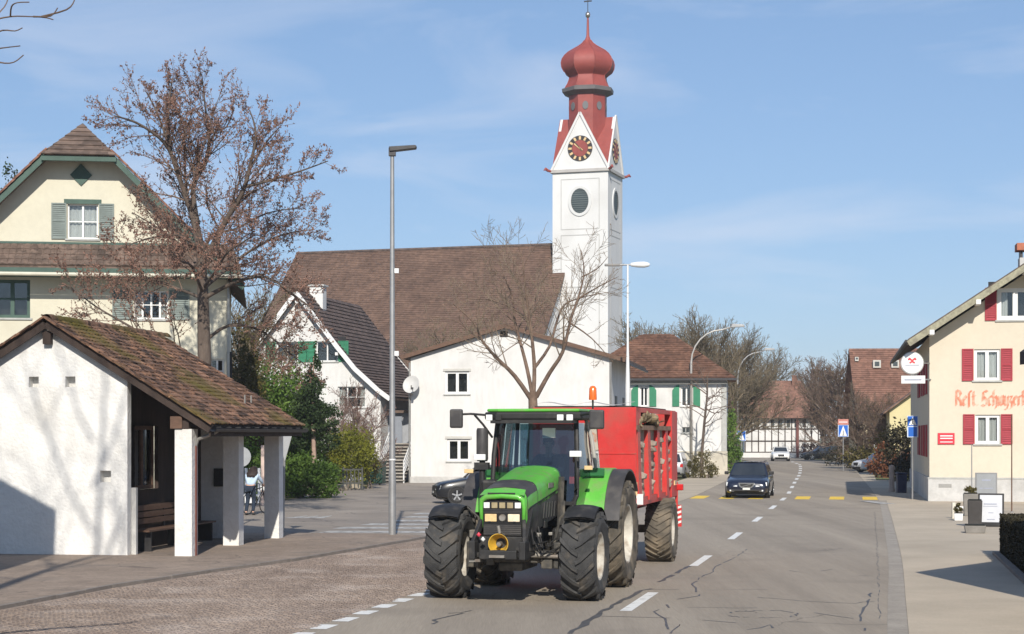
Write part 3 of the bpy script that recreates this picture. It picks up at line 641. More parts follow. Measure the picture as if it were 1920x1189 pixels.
# ------------------------------------------------------------------ white farmhouse with green shutters, steep flared roof
FH = thing('farmhouse', 'white gabled farmhouse with green shutters and steep flared dark roof', 'house', (-12.29, 102, 0), -11.9)
hf = [(-1.35, -0.05, 6.85, 8.0), (1.05, 2.35, 6.85, 8.0), (2.35, 4.0, 4.2, 5.4)]
b_ = MB(); prof = [(0, 10.75), (2.5, 7.55), (3.5, 6.35), (4.9, 5.1), (5.6, 4.6)]
ol = []
for (x0, z0), (x1, z1) in zip(prof[:3], prof[1:4]):
    ol += [[(x0, 0), (x1, 0), (x1, z1), (x0, z0)], [(-x1, 0), (-x0, 0), (-x0, z0), (-x1, z1)]]
wall(b_, ol, hf, 0.18)
for sx in (1, -1):
    q = [(sx*4.9, 0, 0), (sx*4.9, 11.5, 0), (sx*4.9, 11.5, 5.1), (sx*4.9, 0, 5.1)]; b_.poly(q if sx > 0 else q[::-1])
b_.poly([(4.9, 11.5, 0), (-4.9, 11.5, 0), (-4.9, 11.5, 5.1), (0, 11.5, 10.7), (4.9, 11.5, 5.1)]); b_.build('wall', white_r, FH)
r_ = MB()
for sx in (1, -1):
    for (x0, z0), (x1, z1) in zip(prof, prof[1:]):
        slab(r_, (sx*x1, -0.45, z1+0.17), (sx*x1, 12.0, z1+0.17), (sx*x0, 12.0, z0+0.17), (sx*x0, -0.45, z0+0.17), 0.15)
fr_ = r_.build('roof', tile_dark, FH, fix=True)
c_ = MB()
for sx in (1,):
    for (x0, z0), (x1, z1), n in zip(prof, prof[1:], (13, 6, 7, 3)):
        courses(c_, (sx*x1, -0.5, z1+0.18), (sx*x1, 12.05, z1+0.18), (sx*x0, -0.5, z0+0.18), (sx*x0, 12.05, z0+0.18), n, 0.07)
stuff(c_.build('roof_courses', tile_dark, fr_))
for sx in (1, -1):
    for (x0, z0), (x1, z1) in zip(prof, prof[1:]): MB().bar((sx*x0, -0.5, z0+0.06), (sx*x1, -0.5, z1+0.06), 0.06, 0.26).build('barge_board', white_p, fr_)
    for (x0, z0), (x1, z1) in zip(prof[1:3], prof[2:4]): pass
for x, z in ((0, 10.3), (2.4, 7.3), (-2.4, 7.3)): MB().box(x-0.08, x+0.08, -0.42, -0.003, z-0.12, z+0.05).build('purlin_end', white_p, FH)
window(FH, hf[0], white_p, bars=(1, 0), sill=stone_g, shut='lr', shm=green_s, shw=0.62); window(FH, hf[1], white_p, bars=(1, 0), sill=stone_g, shut='lr', shm=green_s, shw=0.62)
window(FH, hf[2], white_p, bars=(2, 1), sill=stone_g, curtain=0.4)
MB().box(0.0, 0.8, 2.0, 2.7, 9.3, 11.35).build('chimney', white_r, fr_); MB().box(-0.1, 0.9, 1.9, 2.8, 11.353, 11.45).build('chimney_cap', grey_r, fr_)

# ------------------------------------------------------------------ church
CH = thing('church', 'white church with red onion dome clock tower and long brown tiled nave roof', 'church', (9.54, 176, 0), -18.0)
A_ = 5.75; ZC = 28.9; ZA = 34.75
t_ = MB(); ow = (-2.98, 26.0)
def ell(cx, cz, rx, rz_, n=32): return [(cx + rx*math.cos(2*math.pi*i/n), cz + rz_*math.sin(2*math.pi*i/n)) for i in range(n)]
t_.box(-A_, 0, 0, A_, 0, ZC); t_.build('tower_wall', mat('church_white', (0.645, 0.64, 0.63), 0.9, 0.05, 0.5, dirt=(0.53, 0.52, 0.505), dsc=0.3, dlo=0.5, dhi=0.85, stretch=(1, 1, 0.2)), CH)
cw = MATS['church_white']; groove = mat('facade_line', (0.46, 0.455, 0.44), 0.9, 0.1, 1.0)
dome_r = mat('red_dome_copper', (0.256, 0.049, 0.039), 0.6, 0.12, 0.5, c2=(0.307, 0.066, 0.053), fine=0.08, fsc=3, spec=0.5)
oval_d = mat('oval_louvre', (0.045, 0.06, 0.065), 0.5, 0.2, 1.0)
faces = [Matrix.Identity(4), Matrix(((0, -1, 0, 0), (1, 0, 0, 0), (0, 0, 1, 0), (0, 0, 0, 1))) @ T(A_, 0, 0)]   # front, right side
for fi, xf in enumerate(faces):
    for (z0, z1) in ((23.2, 28.2), (17.4, 22.6), (9.5, 16.8)):          # panel lines
        for a, b in (((-4.85, z0), (-0.9, z0)), ((-4.85, z1), (-0.9, z1)), ((-4.85, z0), (-4.85, z1)), ((-0.9, z0), (-0.9, z1))):
            MB(xf).bar((a[0], -0.012, a[1]), (b[0], -0.012, b[1]), 0.02, 0.09, up=(0, 0, 1) if a[1] == b[1] else (1, 0, 0)).build('panel_moulding', groove, CH)
    n = 40; ring = MB(xf); o1 = ell(-2.9, 26.0, 1.22, 1.52, n); o2 = ell(-2.9, 26.0, 0.92, 1.24, n)
    vs = [(x, -0.1, z) for x, z in o1] + [(x, -0.1, z) for x, z in o2] + [(x, 0.0, z) for x, z in o1]
    ring.add(vs, [(i, (i+1) % n, n+(i+1) % n, n+i) for i in range(n)] + [(i, 2*n+i, 2*n+(i+1) % n, (i+1) % n) for i in range(n)])
    wo = ring.build('oval_window', mat('oval_surround', (0.6, 0.6, 0.59), 0.9, 0.05, 1), CH, fix=True)
    MB(xf).poly([(x, -0.02, z) for x, z in o2]).build('louvre_panel', oval_d, wo)
    for i in range(11):
        z = 24.85 + i*0.22; hx_ = 0.9*math.sqrt(max(0, 1-((z-26)/1.22)**2))
        if hx_ > 0.1: MB(xf).box(-2.9-hx_, -2.9+hx_, -0.06, -0.025, z, z+0.07).build('louvre', mat('louvre_slat', (0.12, 0.15, 0.15), 0.6, 0.1, 1), wo)
    gm = MB(xf); gm.prism([(-A_-0.0, ZC+0.3), (0.0, ZC+0.3), (-A_/2, ZA)], 'y', 0.0, 0.25); gm.build('clock_gable', cw, CH)
    for sx in (1, -1):
        MB(xf).bar((-A_/2 + sx*A_/2*1.06, -0.06, ZC+0.12), (-A_/2, -0.06, ZA+0.1), 0.16, 0.22).build('gable_coping', cw, CH)
    ck = MB(xf); ck.lathe([(0, -0.06), (1.28, -0.06), (1.28, 0.0)], 48, 'y', (-A_/2, 0, 31.25)); cko = ck.build('clock_face', mat('clock_black', (0.035, 0.03, 0.03), 0.5, 0.1, 1), CH)
    MB(xf).lathe([(0, -0.075), (0.82, -0.075)], 40, 'y', (-A_/2, 0, 31.25)).build('clock_disc', dome_r, cko)
    gold = mat('gilded', (0.72, 0.5, 0.25), 0.45, 0.1, 1, metal=0.2, spec=0.6)
    for i in range(12):
        a = i*math.pi/6; ca, sa = math.sin(a), math.cos(a); c = Vector((-A_/2, -0.075, 31.25))
        MB(xf).bar(c + Vector((0.86*ca, 0, 0.86*sa)), c + Vector((1.2*ca, 0, 1.2*sa)), 0.21, 0.03, up=(0, 1, 0)).build('hour_mark', gold, cko)
    for an, l, wd in ((-50, 0.75, 0.16), (-42, 1.1, 0.1)):
        ca, sa = math.sin(R(an)), math.cos(R(an)); c = Vector((-A_/2, -0.11, 31.25)); MB(xf).bar(c - Vector((0.35*ca, 0, 0.35*sa)), c + Vector((l*ca, 0, l*sa)), wd, 0.03, up=(0, 1, 0)).build('clock_hand', gold if wd > 0.12 else MATS['clock_black'], cko)
for xf in (T(-A_/2, A_/2, 0) @ rz(180), T(-A_/2, A_/2, 0) @ rz(-90)):
    MB(xf @ T(A_/2, -A_/2, 0)).prism([(-A_, ZC+0.3), (0.0, ZC+0.3), (-A_/2, ZA)], 'y', 0.0, 0.25).build('clock_gable', cw, CH)
co = MB(); co.box(-A_-0.22, 0.22, -0.22, A_+0.22, ZC-0.02, ZC+0.28); co.build('cornice', mat('cornice_grey', (0.42, 0.4, 0.38), 0.8, 0.1, 1), CH)
rr = MB(); c0 = Vector((-A_/2, A_/2, ZA-0.02)); h_ = A_/2 + 0.06
for k in range(4):
    m = T(c0.x, c0.y, 0) @ rz(90*k); ap = m @ Vector((0, -h_, ZA-0.02)); 
    for sx in (1, -1): rr.poly([ap, m @ Vector((sx*h_, -h_, ZC+0.25)), c0]) if sx > 0 else rr.poly([c0, m @ Vector((sx*h_, -h_, ZC+0.25)), ap])
    rr2 = MB(m); 
trf = rr.build('gable_roof', dome_r, CH)
for sx, sy in ((1, 0), (0, 0), (1, 1), (0, 1)):           # dragon-head water spouts at the corners
    x = -A_ if sx else 0; y = A_ if sy else 0; dx, dy = (-1 if sx else 1), (1 if sy else -1); b = Vector((x, y, ZC+0.15)); d = Vector((dx, dy, 0))/math.sqrt(2)
    MB().tube([b, b + d*0.5 + Vector((0, 0, 0.05)), b + d*0.8 + Vector((0, 0, 0.22)), b + d*1.0 + Vector((0, 0, 0.05))], [0.12, 0.14, 0.16, 0.05], 6).build('water_spout', dome_r, CH)
ax = (-A_/2, A_/2, 0); a8 = math.pi/8 + R(8)
MB().lathe([(2.0, 30.5), (1.98, 36.95)], 8, 'z', ax, a8, a8+2*math.pi).build('drum', dome_r, CH)
for k in range(8):
    an = a8 + math.pi/8 + k*math.pi/4; d = Vector((math.cos(an), math.sin(an), 0)); c = Vector(ax) + d*1.86 + Vector((0, 0, 35.75)); u = Vector((-d.y, d.x, 0))
    pts = [c + u*0.3*math.cos(t*math.pi/8) + Vector((0, 0, 0.42*math.sin(t*math.pi/8))) for t in range(16)]
    m = MB(); m.add(pts + [p + d*0.05 for p in pts], [tuple(range(16, 32))] + [(i, (i+1) % 16, 16+(i+1) % 16, 16+i) for i in range(16)]); m.build('drum_window', mat('drum_louvre', (0.14, 0.14, 0.145), 0.6, 0.1, 1), CH, fix=True)
MB().lathe([(1.95, 36.9), (2.68, 37.25), (2.72, 37.6), (2.3, 37.75), (0, 37.8)], 8, 'z', ax, a8, a8+2*math.pi).build('drum_cornice', mat('lead_grey', (0.13, 0.12, 0.12), 0.6, 0.15, 1), CH)
pr_ = [(2.36, 37.72), (2.1, 38.15), (1.93, 38.6), (1.9, 38.9), (2.1, 39.1), (2.5, 39.4), (2.72, 39.8), (2.78, 40.25), (2.68, 40.65), (2.4, 41.05), (2.0, 41.4), (1.5, 41.7), (1.0, 42.0), (0.6, 42.3), (0.32, 42.65), (0.16, 43.1), (0.1, 44.9)]
MB().lathe(pr_, 8, 'z', ax, a8, a8+2*math.pi).build('onion_dome', dome_r, CH, True, ang=25)
rib = MB()
for k in range(8):
    an = a8 + k*math.pi/4; rib.tube([(ax[0]+(r+0.02)*math.cos(an), ax[1]+(r+0.02)*math.sin(an), z) for r, z in pr_[:-2]], 0.05, 4)
rib.build('dome_seams', dome_r, CH)
MB().lathe([(0.02, 44.85), (0.22, 45.05), (0.27, 45.25), (0.2, 45.45), (0.02, 45.6)], 12, 'z', ax).build('finial_ball', mat('finial_steel', (0.5, 0.45, 0.4), 0.25, 0.1, 1, metal=0.9), CH, True)
MB().tube([(ax[0], ax[1], 45.5), (ax[0], ax[1], 47.2)], 0.04, 6).build('finial_rod', metal_dk, CH)
MB().box(ax[0]-0.4, ax[0]+0.4, ax[1]-0.03, ax[1]+0.03, 46.55, 46.68).build('finial_cross', metal_dk, CH)
# nave: gable end at local x = XG, ridge at y = 3.5
XG, YR, ZR, NS = -4.47, 3.5, 22.05, 0.93; LN = -35.0; YE = -10.6; zE = ZR - (YR-YE)*NS; YE2 = 2*YR - YE
nw = MB(); nw.poly([(LN, YE+1, 0), (XG-0.5, YE+1, 0), (XG-0.5, YE+1, zE+0.5), (LN, YE+1, zE+0.5)]); nw.poly([(XG-0.5, YE+1, 0), (XG-0.5, YE2-1, 0), (XG-0.5, YE2-1, zE+0.6), (XG-0.5, YR, ZR-0.4), (XG-0.5, YE+1, zE+0.6)])
nw.poly([(LN, YE+1, 0), (LN, YE+1, zE+0.6), (LN, YR, ZR-0.4), (LN, YE2-1, zE+0.6), (LN, YE2-1, 0)]); nw.poly([(LN, YE2-1, 0), (LN, YE2-1, zE+0.6), (XG-0.5, YE2-1, zE+0.6), (XG-0.5, YE2-1, 0)]); nw.build('nave_wall', cw, CH)
nr = MB(); slab(nr, (LN-0.5, YE, zE), (XG, YE, zE), (XG, YR, ZR), (LN-0.5, YR, ZR), 0.25); slab(nr, (XG, YE2, zE), (LN-0.5, YE2, zE), (LN-0.5, YR, ZR), (XG, YR, ZR), 0.25)
nro = nr.build('nave_roof', tile_far, CH)
c_ = MB(); courses(c_, (LN-0.5, YE, zE+0.02), (XG+0.02, YE, zE+0.02), (LN-0.5, YR, ZR+0.02), (XG+0.02, YR, ZR+0.02), 64, 0.06); stuff(c_.build('nave_roof_courses', tile_far, nro))
MB().tube([(LN-0.5, YR, ZR+0.05), (XG+0.02, YR, ZR+0.05)], 0.2, 6).build('ridge_capping', tile_dark, nro)
# low annex at the foot of the tower
MB().box(-1.2, -0.6, -0.3, 0.0, 8.6, 10.0).build('slit_window', oval_d, CH)

# ------------------------------------------------------------------ white gabled hall with satellite dish
x_, y_ = G(770, 905.5)
WB = thing('white_hall', 'plain white gabled building with low-pitched brown roof, dish and outside stair', 'house', (x_, y_, 0), -9.0)
WW = 10.95; SW = 34.3
def wx(p): return (p-770)/SW
hb = [(wx(836), wx(882), 2.65+(815-739)/SW, 2.65+(815-696)/SW), (wx(840), wx(884), 2.65-(865-815)/SW, 2.65-(823-815)/SW), (wx(985), wx(1030), 2.65-(865-815)/SW, 2.65-(823-815)/SW)]
za, zc = 6.85, 8.45
b_ = MB(); wall(b_, [[(0, 0), (WW, 0), (WW, za), (5.3, zc), (0, za)]], hb + [(4.95, 5.4, 7.95, 8.3)], 0.18)
b_.poly([(WW, 0, 0), (WW, 12.5, 0), (WW, 12.5, za), (WW, 0, za)]); b_.poly([(0, 0, 0), (0, 0, za), (0, 12.5, za), (0, 12.5, 0)]); b_.poly([(WW, 12.5, 0), (0, 12.5, 0), (0, 12.5, za), (5.3, 12.5, zc), (WW, 12.5, za)]); b_.build('wall', white_r, WB)
MB().box(4.9, 5.45, 0.19, 0.22, 7.9, 8.35).build('attic_vent', DARKROOM, WB)
pit = (zc-za)/5.5
r_ = MB(); slab(r_, (-0.5, -0.3, zc-5.8*pit+0.2), (-0.5, 13.2, zc-5.8*pit+0.2), (5.3, 13.2, zc+0.2), (5.3, -0.3, zc+0.2), 0.16)
r_ = r_; slab(r_, (5.3, -0.3, zc+0.2), (5.3, 13.2, zc+0.2), (WW+0.9, 13.2, zc-6.55*pit+0.2), (WW+0.9, -0.3, zc-6.55*pit+0.2), 0.16); wro = r_.build('roof', tile_house, WB, fix=True)
for a, b in (((-0.5, -0.33, zc-5.8*pit+0.1), (5.3, -0.33, zc+0.1)), ((5.3, -0.33, zc+0.1), (WW+0.9, -0.33, zc-6.55*pit+0.1))): MB().bar(a, b, 0.05, 0.22).build('barge_board', wood_br, wro)
for h in hb: window(WB, h, white_p, bars=(1, 0), sill=stone_g, fw=0.13, depth=0.16); MB().box(h[0]-0.1, h[1]+0.1, -0.05, -0.002, h[3]+0.003, h[3]+0.14).build('blind_box', mat('blind_box', (0.5, 0.49, 0.45), 0.7, 0.1, 2), WB)
MB().tube([(WW+0.08, -0.07, 0), (WW+0.08, -0.07, za-0.3)], 0.05, 8).build('downpipe', zinc, WB); MB().tube([(-0.06, -0.06, 0), (-0.06, -0.06, za-0.25)], 0.045, 8).build('downpipe', zinc, WB); MB().box(-0.03, WW+0.03, -0.03, -0.003, 0, 0.35).build('splash_plinth', grey_r, WB)
MB().box(WW+0.95, WW+1.05, 0, 13, za-0.42, za-0.3).build('gutter', metal_dk, WB)
for y in (3.0, 7.5): MB().box(WW+0.002, WW+0.03, y, y+1.1, 3.6, 4.8).build('side_window', MATS['oval_louvre'], WB)
SD = thing('satellite_dish', 'pale satellite dish on a bracket at the left corner of the white building', 'satellite dish', (x_, y_, 0), -9.0)
dd = MB(Matrix.Translation((0.12, -0.45, 5.4)) @ Matrix.Rotation(R(-20), 4, 'X') @ Matrix.Rotation(R(-15), 4, 'Z'))
dd.lathe([(0.0, 0.12), (0.2, 0.105), (0.38, 0.06), (0.5, 0.0), (0.51, 0.0), (0.39, 0.08), (0.2, 0.125), (0, 0.14)], 28, 'y'); dd.build('dish', mat('dish_grey', (0.55, 0.54, 0.52), 0.5, 0.08, 3), SD, True)
MB().tube([(0.12, 0.0, 4.85), (0.12, -0.3, 4.85), (0.12, -0.4, 5.35)], 0.035, 6).build('bracket', zinc, SD)
MB().tube([(0.25, -0.5, 4.95), (0.3, -1.0, 5.15)], 0.02, 6).build('feed_arm', metal_dk, SD); MB().box(0.24, 0.36, -1.1, -0.96, 5.1, 5.22).build('feed_horn', metal_dk, SD)
# outside stair on its left flank
ST = thing('outside_stair', 'concrete outside stair with white tube railings left of the white building', 'stair', (x_, y_, 0), -9.0)
for i in range(12):
    y0 = -0.6 + i*0.3; y1 = y0 + 0.34 + (0 if i < 11 else 1.5)
    MB().box(-1.75, -0.25, y0, y1, 0.18*(i+1)-0.06, 0.18*(i+1)).build('step', mat('stair_concrete', (0.36, 0.33, 0.29), 0.9, 0.2, 3, fine=0.15, fsc=14), ST)
    MB().box(-1.7, -0.3, y0+0.09, y0+0.3, 0.0 if i == 0 else 0.18*i-0.06, 0.18*(i+1)-0.062).build('tread_gap_shade', mat('stair_shade', (0.07, 0.065, 0.06), 0.9, 0.2, 3), ST)  # dark blocks stand in for the shade in gaps between open treads
for sx in (-1.72, -0.28):
    for i in (0, 4, 8, 11): MB().tube([(sx, -0.5 + i*0.3, 0.18*i), (sx, -0.5 + i*0.3, 0.18*(i+1)+1.0)], 0.04, 6).build('rail_post', white_p, ST)
    for h in (0.3, 0.52, 0.74, 0.98): MB().tube([(sx, -0.55, 0.18+h), (sx, 2.95, 0.18*12+h)], 0.034, 6).build('hand_rail', white_p, ST)
AX = thing('annex', 'annex wall with shade put into its grey colour, behind the outside stair', 'annex', (x_, y_, 0), -9.0)
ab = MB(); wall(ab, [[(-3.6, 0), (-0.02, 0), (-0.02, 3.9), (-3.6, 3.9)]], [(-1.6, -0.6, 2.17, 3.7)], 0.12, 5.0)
ab.poly([(-3.6, 5.0, 0), (-3.6, 5.0, 3.9), (-3.6, 10, 3.9), (-3.6, 10, 0)]); ab.build('wall', mat('shade_toned_render', (0.23, 0.25, 0.29), 0.9, 0.1, 1), AX)  # blue-grey colour stands for shade; the wall itself faces the sun
MB().box(-1.6, -0.6, 5.08, 5.12, 2.17, 3.7).build('door', mat('grey_door', (0.3, 0.31, 0.33), 0.6, 0.1, 2), AX); MB().box(-3.75, -0.03, 4.7, 10.1, 3.903, 4.05).build('roof', tile_house, AX)

# ------------------------------------------------------------------ villa with hipped roof
VL = thing('villa', 'white villa with hipped brown roof and green arched shutters beyond the trailer', 'house', (4.7, 118.6, 0), -7.5)
SV = 28.2; vx = lambda p: ((p-960)/SV - 4.7)
VW = 9.6; hv = []
vz = lambda p: 2.65 + (815-p)/SV
hv = [(vx(1196)+0.2, vx(1211)+0.2, vz(762), vz(725)), (vx(1273)+0.2, vx(1293)+0.2, vz(762), vz(725)), (1.0, 1.7, vz(762), vz(725)), (vx(1275)+0.2, vx(1295)+0.2, vz(812), vz(801))]
b_ = MB(); wall(b_, [[(0, 0), (VW, 0), (VW, 6.45), (0, 6.45)]], hv, 0.2)
b_.poly([(VW, 0, 0), (VW, 8.5, 0), (VW, 8.5, 6.45), (VW, 0, 6.45)]); b_.poly([(0, 0, 0), (0, 0, 6.45), (0, 8.5, 6.45), (0, 8.5, 0)]); b_.poly([(VW, 8.5, 0), (0, 8.5, 0), (0, 8.5, 6.45), (VW, 8.5, 6.45)]); b_.build('wall', white_r, VL)
e = 0.6; zE_, zT = 6.4, 9.55; x0, x1, y0, y1 = -e, VW+e, -e, 8.5+e; ra, rb, ym = 3.75, 5.85, 4.25
r_ = MB(); 
for q in ([(x0,y0,zE_),(x1,y0,zE_),(rb,ym,zT),(ra,ym,zT)], [(x1,y0,zE_),(x1,y1,zE_),(rb,ym,zT)], [(x1,y1,zE_),(x0,y1,zE_),(ra,ym,zT),(rb,ym,zT)], [(x0,y1,zE_),(x0,y0,zE_),(ra,ym,zT)], [(x0,y0,zE_),(x0,y1,zE_),(x1,y1,zE_),(x1,y0,zE_)]): r_.poly(q)
vr = r_.build('roof', tile_red, VL)
c_ = MB(); courses(c_, (x0, y0, zE_+0.03), (x1, y0, zE_+0.03), (ra, ym, zT+0.03), (rb, ym, zT+0.03), 20, 0.05); stuff(c_.build('roof_courses', mat('villa_tile', (0.126, 0.061, 0.039), 0.9, 0.25, 0.6, c2=(0.189, 0.098, 0.062), cell=0.35, vsc=4, fine=0.2, fsc=5), vr))
for x in (ra, rb): MB().tube([(x, ym, zT), (x, ym, zT+0.35)], [0.12, 0.03], 6).build('roof_finial', zinc, vr)
MB().box(x0-0.06, x1+0.06, y0-0.12, y0-0.003, zE_-0.16, zE_-0.02).build('gutter', metal_dk, vr)
MB().box(-0.04, VW+0.04, -0.05, -0.003, 6.0, 6.2).build('frieze', stone_g, VL)
MB().box(-0.06, VW+0.06, -0.07, -0.003, 0.0, 1.55).build('plinth', mat('beige_stone', (0.5, 0.46, 0.38), 0.9, 0.12, 1.0, fine=0.1, fsc=5), VL)
for i, h in enumerate(hv[:3]):
    window(VL, h, white_p, bars=(1, 0), sill=stone_g, fw=0.08)
    for sd, a in (('l', h[0]-0.58), ('r', h[1]+0.1)):
        n = 7; m = MB(); out_ = [(a, h[2]), (a+0.46, h[2])] + ([(a+0.46, h[3]+0.12), (a+0.28, h[3]+0.06), (a+0.1, h[3]-0.1), (a, h[3]-0.25)] if sd == 'l' else [(a+0.46, h[3]-0.25), (a+0.36, h[3]-0.1), (a+0.18, h[3]+0.06), (a, h[3]+0.12)])
        m.prism(out_, 'y', -0.07, -0.02); m.build('shutter', green_s, VL, fix=True)
window(VL, hv[3], stone_g, bars=(2, 0), sill=stone_g, fw=0.04)
for sx in (0.0, VW-0.35): MB().box(sx+0.004, sx+0.346, -0.03, -0.002, 1.56, 5.98).build('quoin_strip', stone_g, VL)

# ------------------------------------------------------------------ half-timbered house down the road
X0, Y0 = (1396-960)*205/FPX, 205
HT = thing('timbered_house', 'half-timbered white house with brown hipped roof at the end of the road', 'house', (X0, Y0, 0), -6.0)
b_ = MB().box(0, 8.6, 0, 8, 0, 4.6); b_.build('wall', white_r, HT)
for x in [0.08 + i*0.76 for i in range(12)]: MB().box(x-0.06, x+0.06, -0.04, -0.003, 0.6, 4.6).build('timber_post', wood_dk, HT)
for z in (0.6, 1.9, 3.3): MB().box(0, 8.6, -0.05, -0.042, z-0.07, z+0.07).build('timber_rail', wood_dk, HT)
for i in range(9): MB().box(0.32 + i*0.9, 0.72 + i*0.9, -0.035, -0.004, 3.5, 4.4).build('window', oval_d, HT)
MB().box(5.9, 6.2, -0.5, -0.06, 0, 4.6).build('corner_post', mat('red_brown_post', (0.16, 0.06, 0.05), 0.8, 0.2, 1), HT)
MB().box(-0.3, 8.9, -0.4, -0.055, 0.0, 0.55).build('base_wall', white_r, HT)
r_ = MB(); x0, x1, y0, y1, zE_, zT = -0.8, 9.2, -0.9, 8.8, 4.55, 9.0
for q in ([(x0,y0,zE_),(x1,y0,zE_),(6.6,4,zT),(2.6,4,zT)], [(x1,y0,zE_),(x1,y1,zE_),(6.6,4,zT)], [(x1,y1,zE_),(x0,y1,zE_),(2.6,4,zT),(6.6,4,zT)], [(x0,y1,zE_),(x0,y0,zE_),(2.6,4,zT)], [(x0,y0,zE_),(x0,y1,zE_),(x1,y1,zE_),(x1,y0,zE_)]): r_.poly(q)
r_.build('roof', tile_red, HT); MB().box(5.6, 6.2, 3.2, 3.8, 8.2, 9.6).build('chimney', tile_red, HT)

# ------------------------------------------------------------------ big brown-roofed house beyond the restaurant, small yellow house beside it
X0, Y0 = (1602-960)*150/FPX, 150
BH = thing('brown_roofed_house', 'house with big steep red-brown roof and roof windows beyond the restaurant', 'house', (X0, Y0, 0), -4.0)
b_ = MB(); b_.box(0.5, 12.5, 0, 8, 0, 5.4); b_.poly([(0.5, 0, 5.4), (0.5, 4, 9.7), (0.5, 8, 5.4)]); b_.build('wall', mat('buff_render', (0.6, 0.5, 0.32), 0.9, 0.08, 1), BH)
r_ = MB(); slab(r_, (0, -0.8, 4.5), (13, -0.8, 4.5), (13, 4, 10.1), (0, 4, 10.1), 0.2); slab(r_, (13, 8.8, 4.5), (0, 8.8, 4.5), (0, 4, 10.1), (13, 4, 10.1), 0.2); bro = r_.build('roof', tile_red, BH)
c_ = MB(); courses(c_, (0, -0.8, 4.52), (13, -0.8, 4.52), (0, 4, 10.12), (13, 4, 10.12), 30, 0.05); stuff(c_.build('roof_courses', tile_red, bro))
for x, z in ((2.2, 8.5), (3.75, 8.5), (0.55, 9.1)):
    y = 4 - (10.1-z)*4.8/5.6; s = 0.33 if x > 1 else 0.15
    w_ = MB(); w_.box(x-s, x+s, y-0.35, y+0.1, z-0.1, z+0.55*s/0.33).build('roof_window', mat('roof_window_frame', (0.5, 0.48, 0.44), 0.6, 0.1, 1), bro); MB().box(x-s*0.6, x+s*0.6, y-0.37, y-0.352, z+0.03, z+0.42*s/0.33).build('roof_window_pane', oval_d, bro)
for x in (1.2, 3.2, 5.2): MB().box(x, x+0.9, -0.05, -0.003, 2.6, 3.9).build('window', oval_d, BH)
MB().box(0.9, 6, -0.9, -0.4, 2.3, 2.45).build('balcony', white_p, BH); MB().box(1.5, 1.9, -0.85, -0.45, 0, 2.297).build('balcony_post', white_p, BH)
X0, Y0 = (1668-960)*112/FPX, 112
YB_ = thing('yellow_cottage', 'small pale yellow house partly hidden by shrubs beside the restaurant', 'house', (X0, Y0, 0), -10.0)
b_ = MB(); b_.prism([(0, 0), (4.5, 0), (4.5, 4.2), (2.2, 5.8), (0, 4.2)], 'y', 0, 6); b_.build('wall', mat('yellow_render', (0.6, 0.53, 0.3), 0.9, 0.06, 1), YB_)
r_ = MB(); slab(r_, (-0.4, -0.4, 4.05), (-0.4, 6.4, 4.05), (2.2, 6.4, 5.95), (2.2, -0.4, 5.95), 0.12); slab(r_, (4.9, 6.4, 4.05), (4.9, -0.4, 4.05), (2.2, -0.4, 5.95), (2.2, 6.4, 5.95), 0.12); r_.build('roof', tile_brown, YB_, fix=True)
MB().box(1.6, 2.6, -0.04, -0.003, 2.4, 3.6).build('window', oval_d, YB_)

# ------------------------------------------------------------------ restaurant on the right
RS = thing('restaurant', 'pale yellow restaurant with red shutters and old-style red lettering on its gable', 'restaurant', (16.55, 70.2, 0), -10.5)
SR = 47.2; rx = lambda p: (p-1740)/SR/0.985
rzz = lambda p: 2.65 + (815-p)/SR
RW = 7.25; RM = RW/2; ze = 6.55; pt = 0.66; za_ = ze + RM*pt
hr = [(rx(1820), rx(1866), rzz(714), rzz(656)), (rx(1946), rx(1992), rzz(714), rzz(656)), (rx(1822), rx(1866), rzz(832), rzz(778)), (rx(1948), rx(1992), rzz(832), rzz(778)), (rx(1861), rx(1957), rzz(602), rzz(543))]
b_ = MB(); wall(b_, [[(0, 0.95), (RW, 0.95), (RW, ze), (RM, za_), (0, ze)]], hr, 0.16)
b_.poly([(0, 0, 0.95), (0, 0, ze), (0, 19, ze), (0, 19, 0.95)]); b_.poly([(RW, 0, 0.95), (RW, 19, 0.95), (RW, 19, ze), (RW, 0, ze)]); b_.poly([(RW, 19, 0.95), (0, 19, 0.95), (0, 19, ze), (RM, 19, za_), (RW, 19, ze)]); b_.build('wall', yellow_r, RS)
MB().box(-0.05, RW+0.05, -0.05, 19.05, 0, 0.95).build('plinth', grey_r, RS)
MB().box(-0.07, RW+0.07, -0.07, -0.052, 0.9, 0.96).build('plinth_ledge', stone_g, RS)
r_ = MB(); of, os_ = 0.95, 0.85; dz = 0.42
slab(r_, (-os_, -of, ze-os_*pt+dz), (-os_, 19.8, ze-os_*pt+dz), (RM, 19.8, za_+dz), (RM, -of, za_+dz), 0.14); slab(r_, (RW+os_, 19.8, ze-os_*pt+dz), (RW+os_, -of, ze-os_*pt+dz), (RM, -of, za_+dz), (RM, 19.8, za_+dz), 0.14)
rro = r_.build('roof', tile_dark, RS)
for a, b in ((-os_, RM), (RW+os_, RM)):
    zz = ze-os_*pt+dz; MB().bar((a, -of-0.03, zz-0.2), (b, -of-0.03, za_+dz-0.2), 0.06, 0.24).build('barge_board', wood_gy, rro)
    MB().bar((a, -of+0.45, zz-0.19), (b, -of+0.45, za_+dz-0.19), 0.85, 0.05).build('soffit_board', wood_gy, rro)
for x in (0.05, RM*0.5, RM, RM*1.5, RW-0.05):
    z = za_ - abs(x-RM)*pt; MB().box(x-0.09, x+0.09, -of-0.09, -0.002, z-0.02, z+0.16).build('purlin_end', white_p, RS)
MB().box(-os_-0.12, -os_-0.003, -of, 19.8, ze-os_*pt+dz-0.16, ze-os_*pt+dz-0.04).build('gutter', metal_dk, RS)
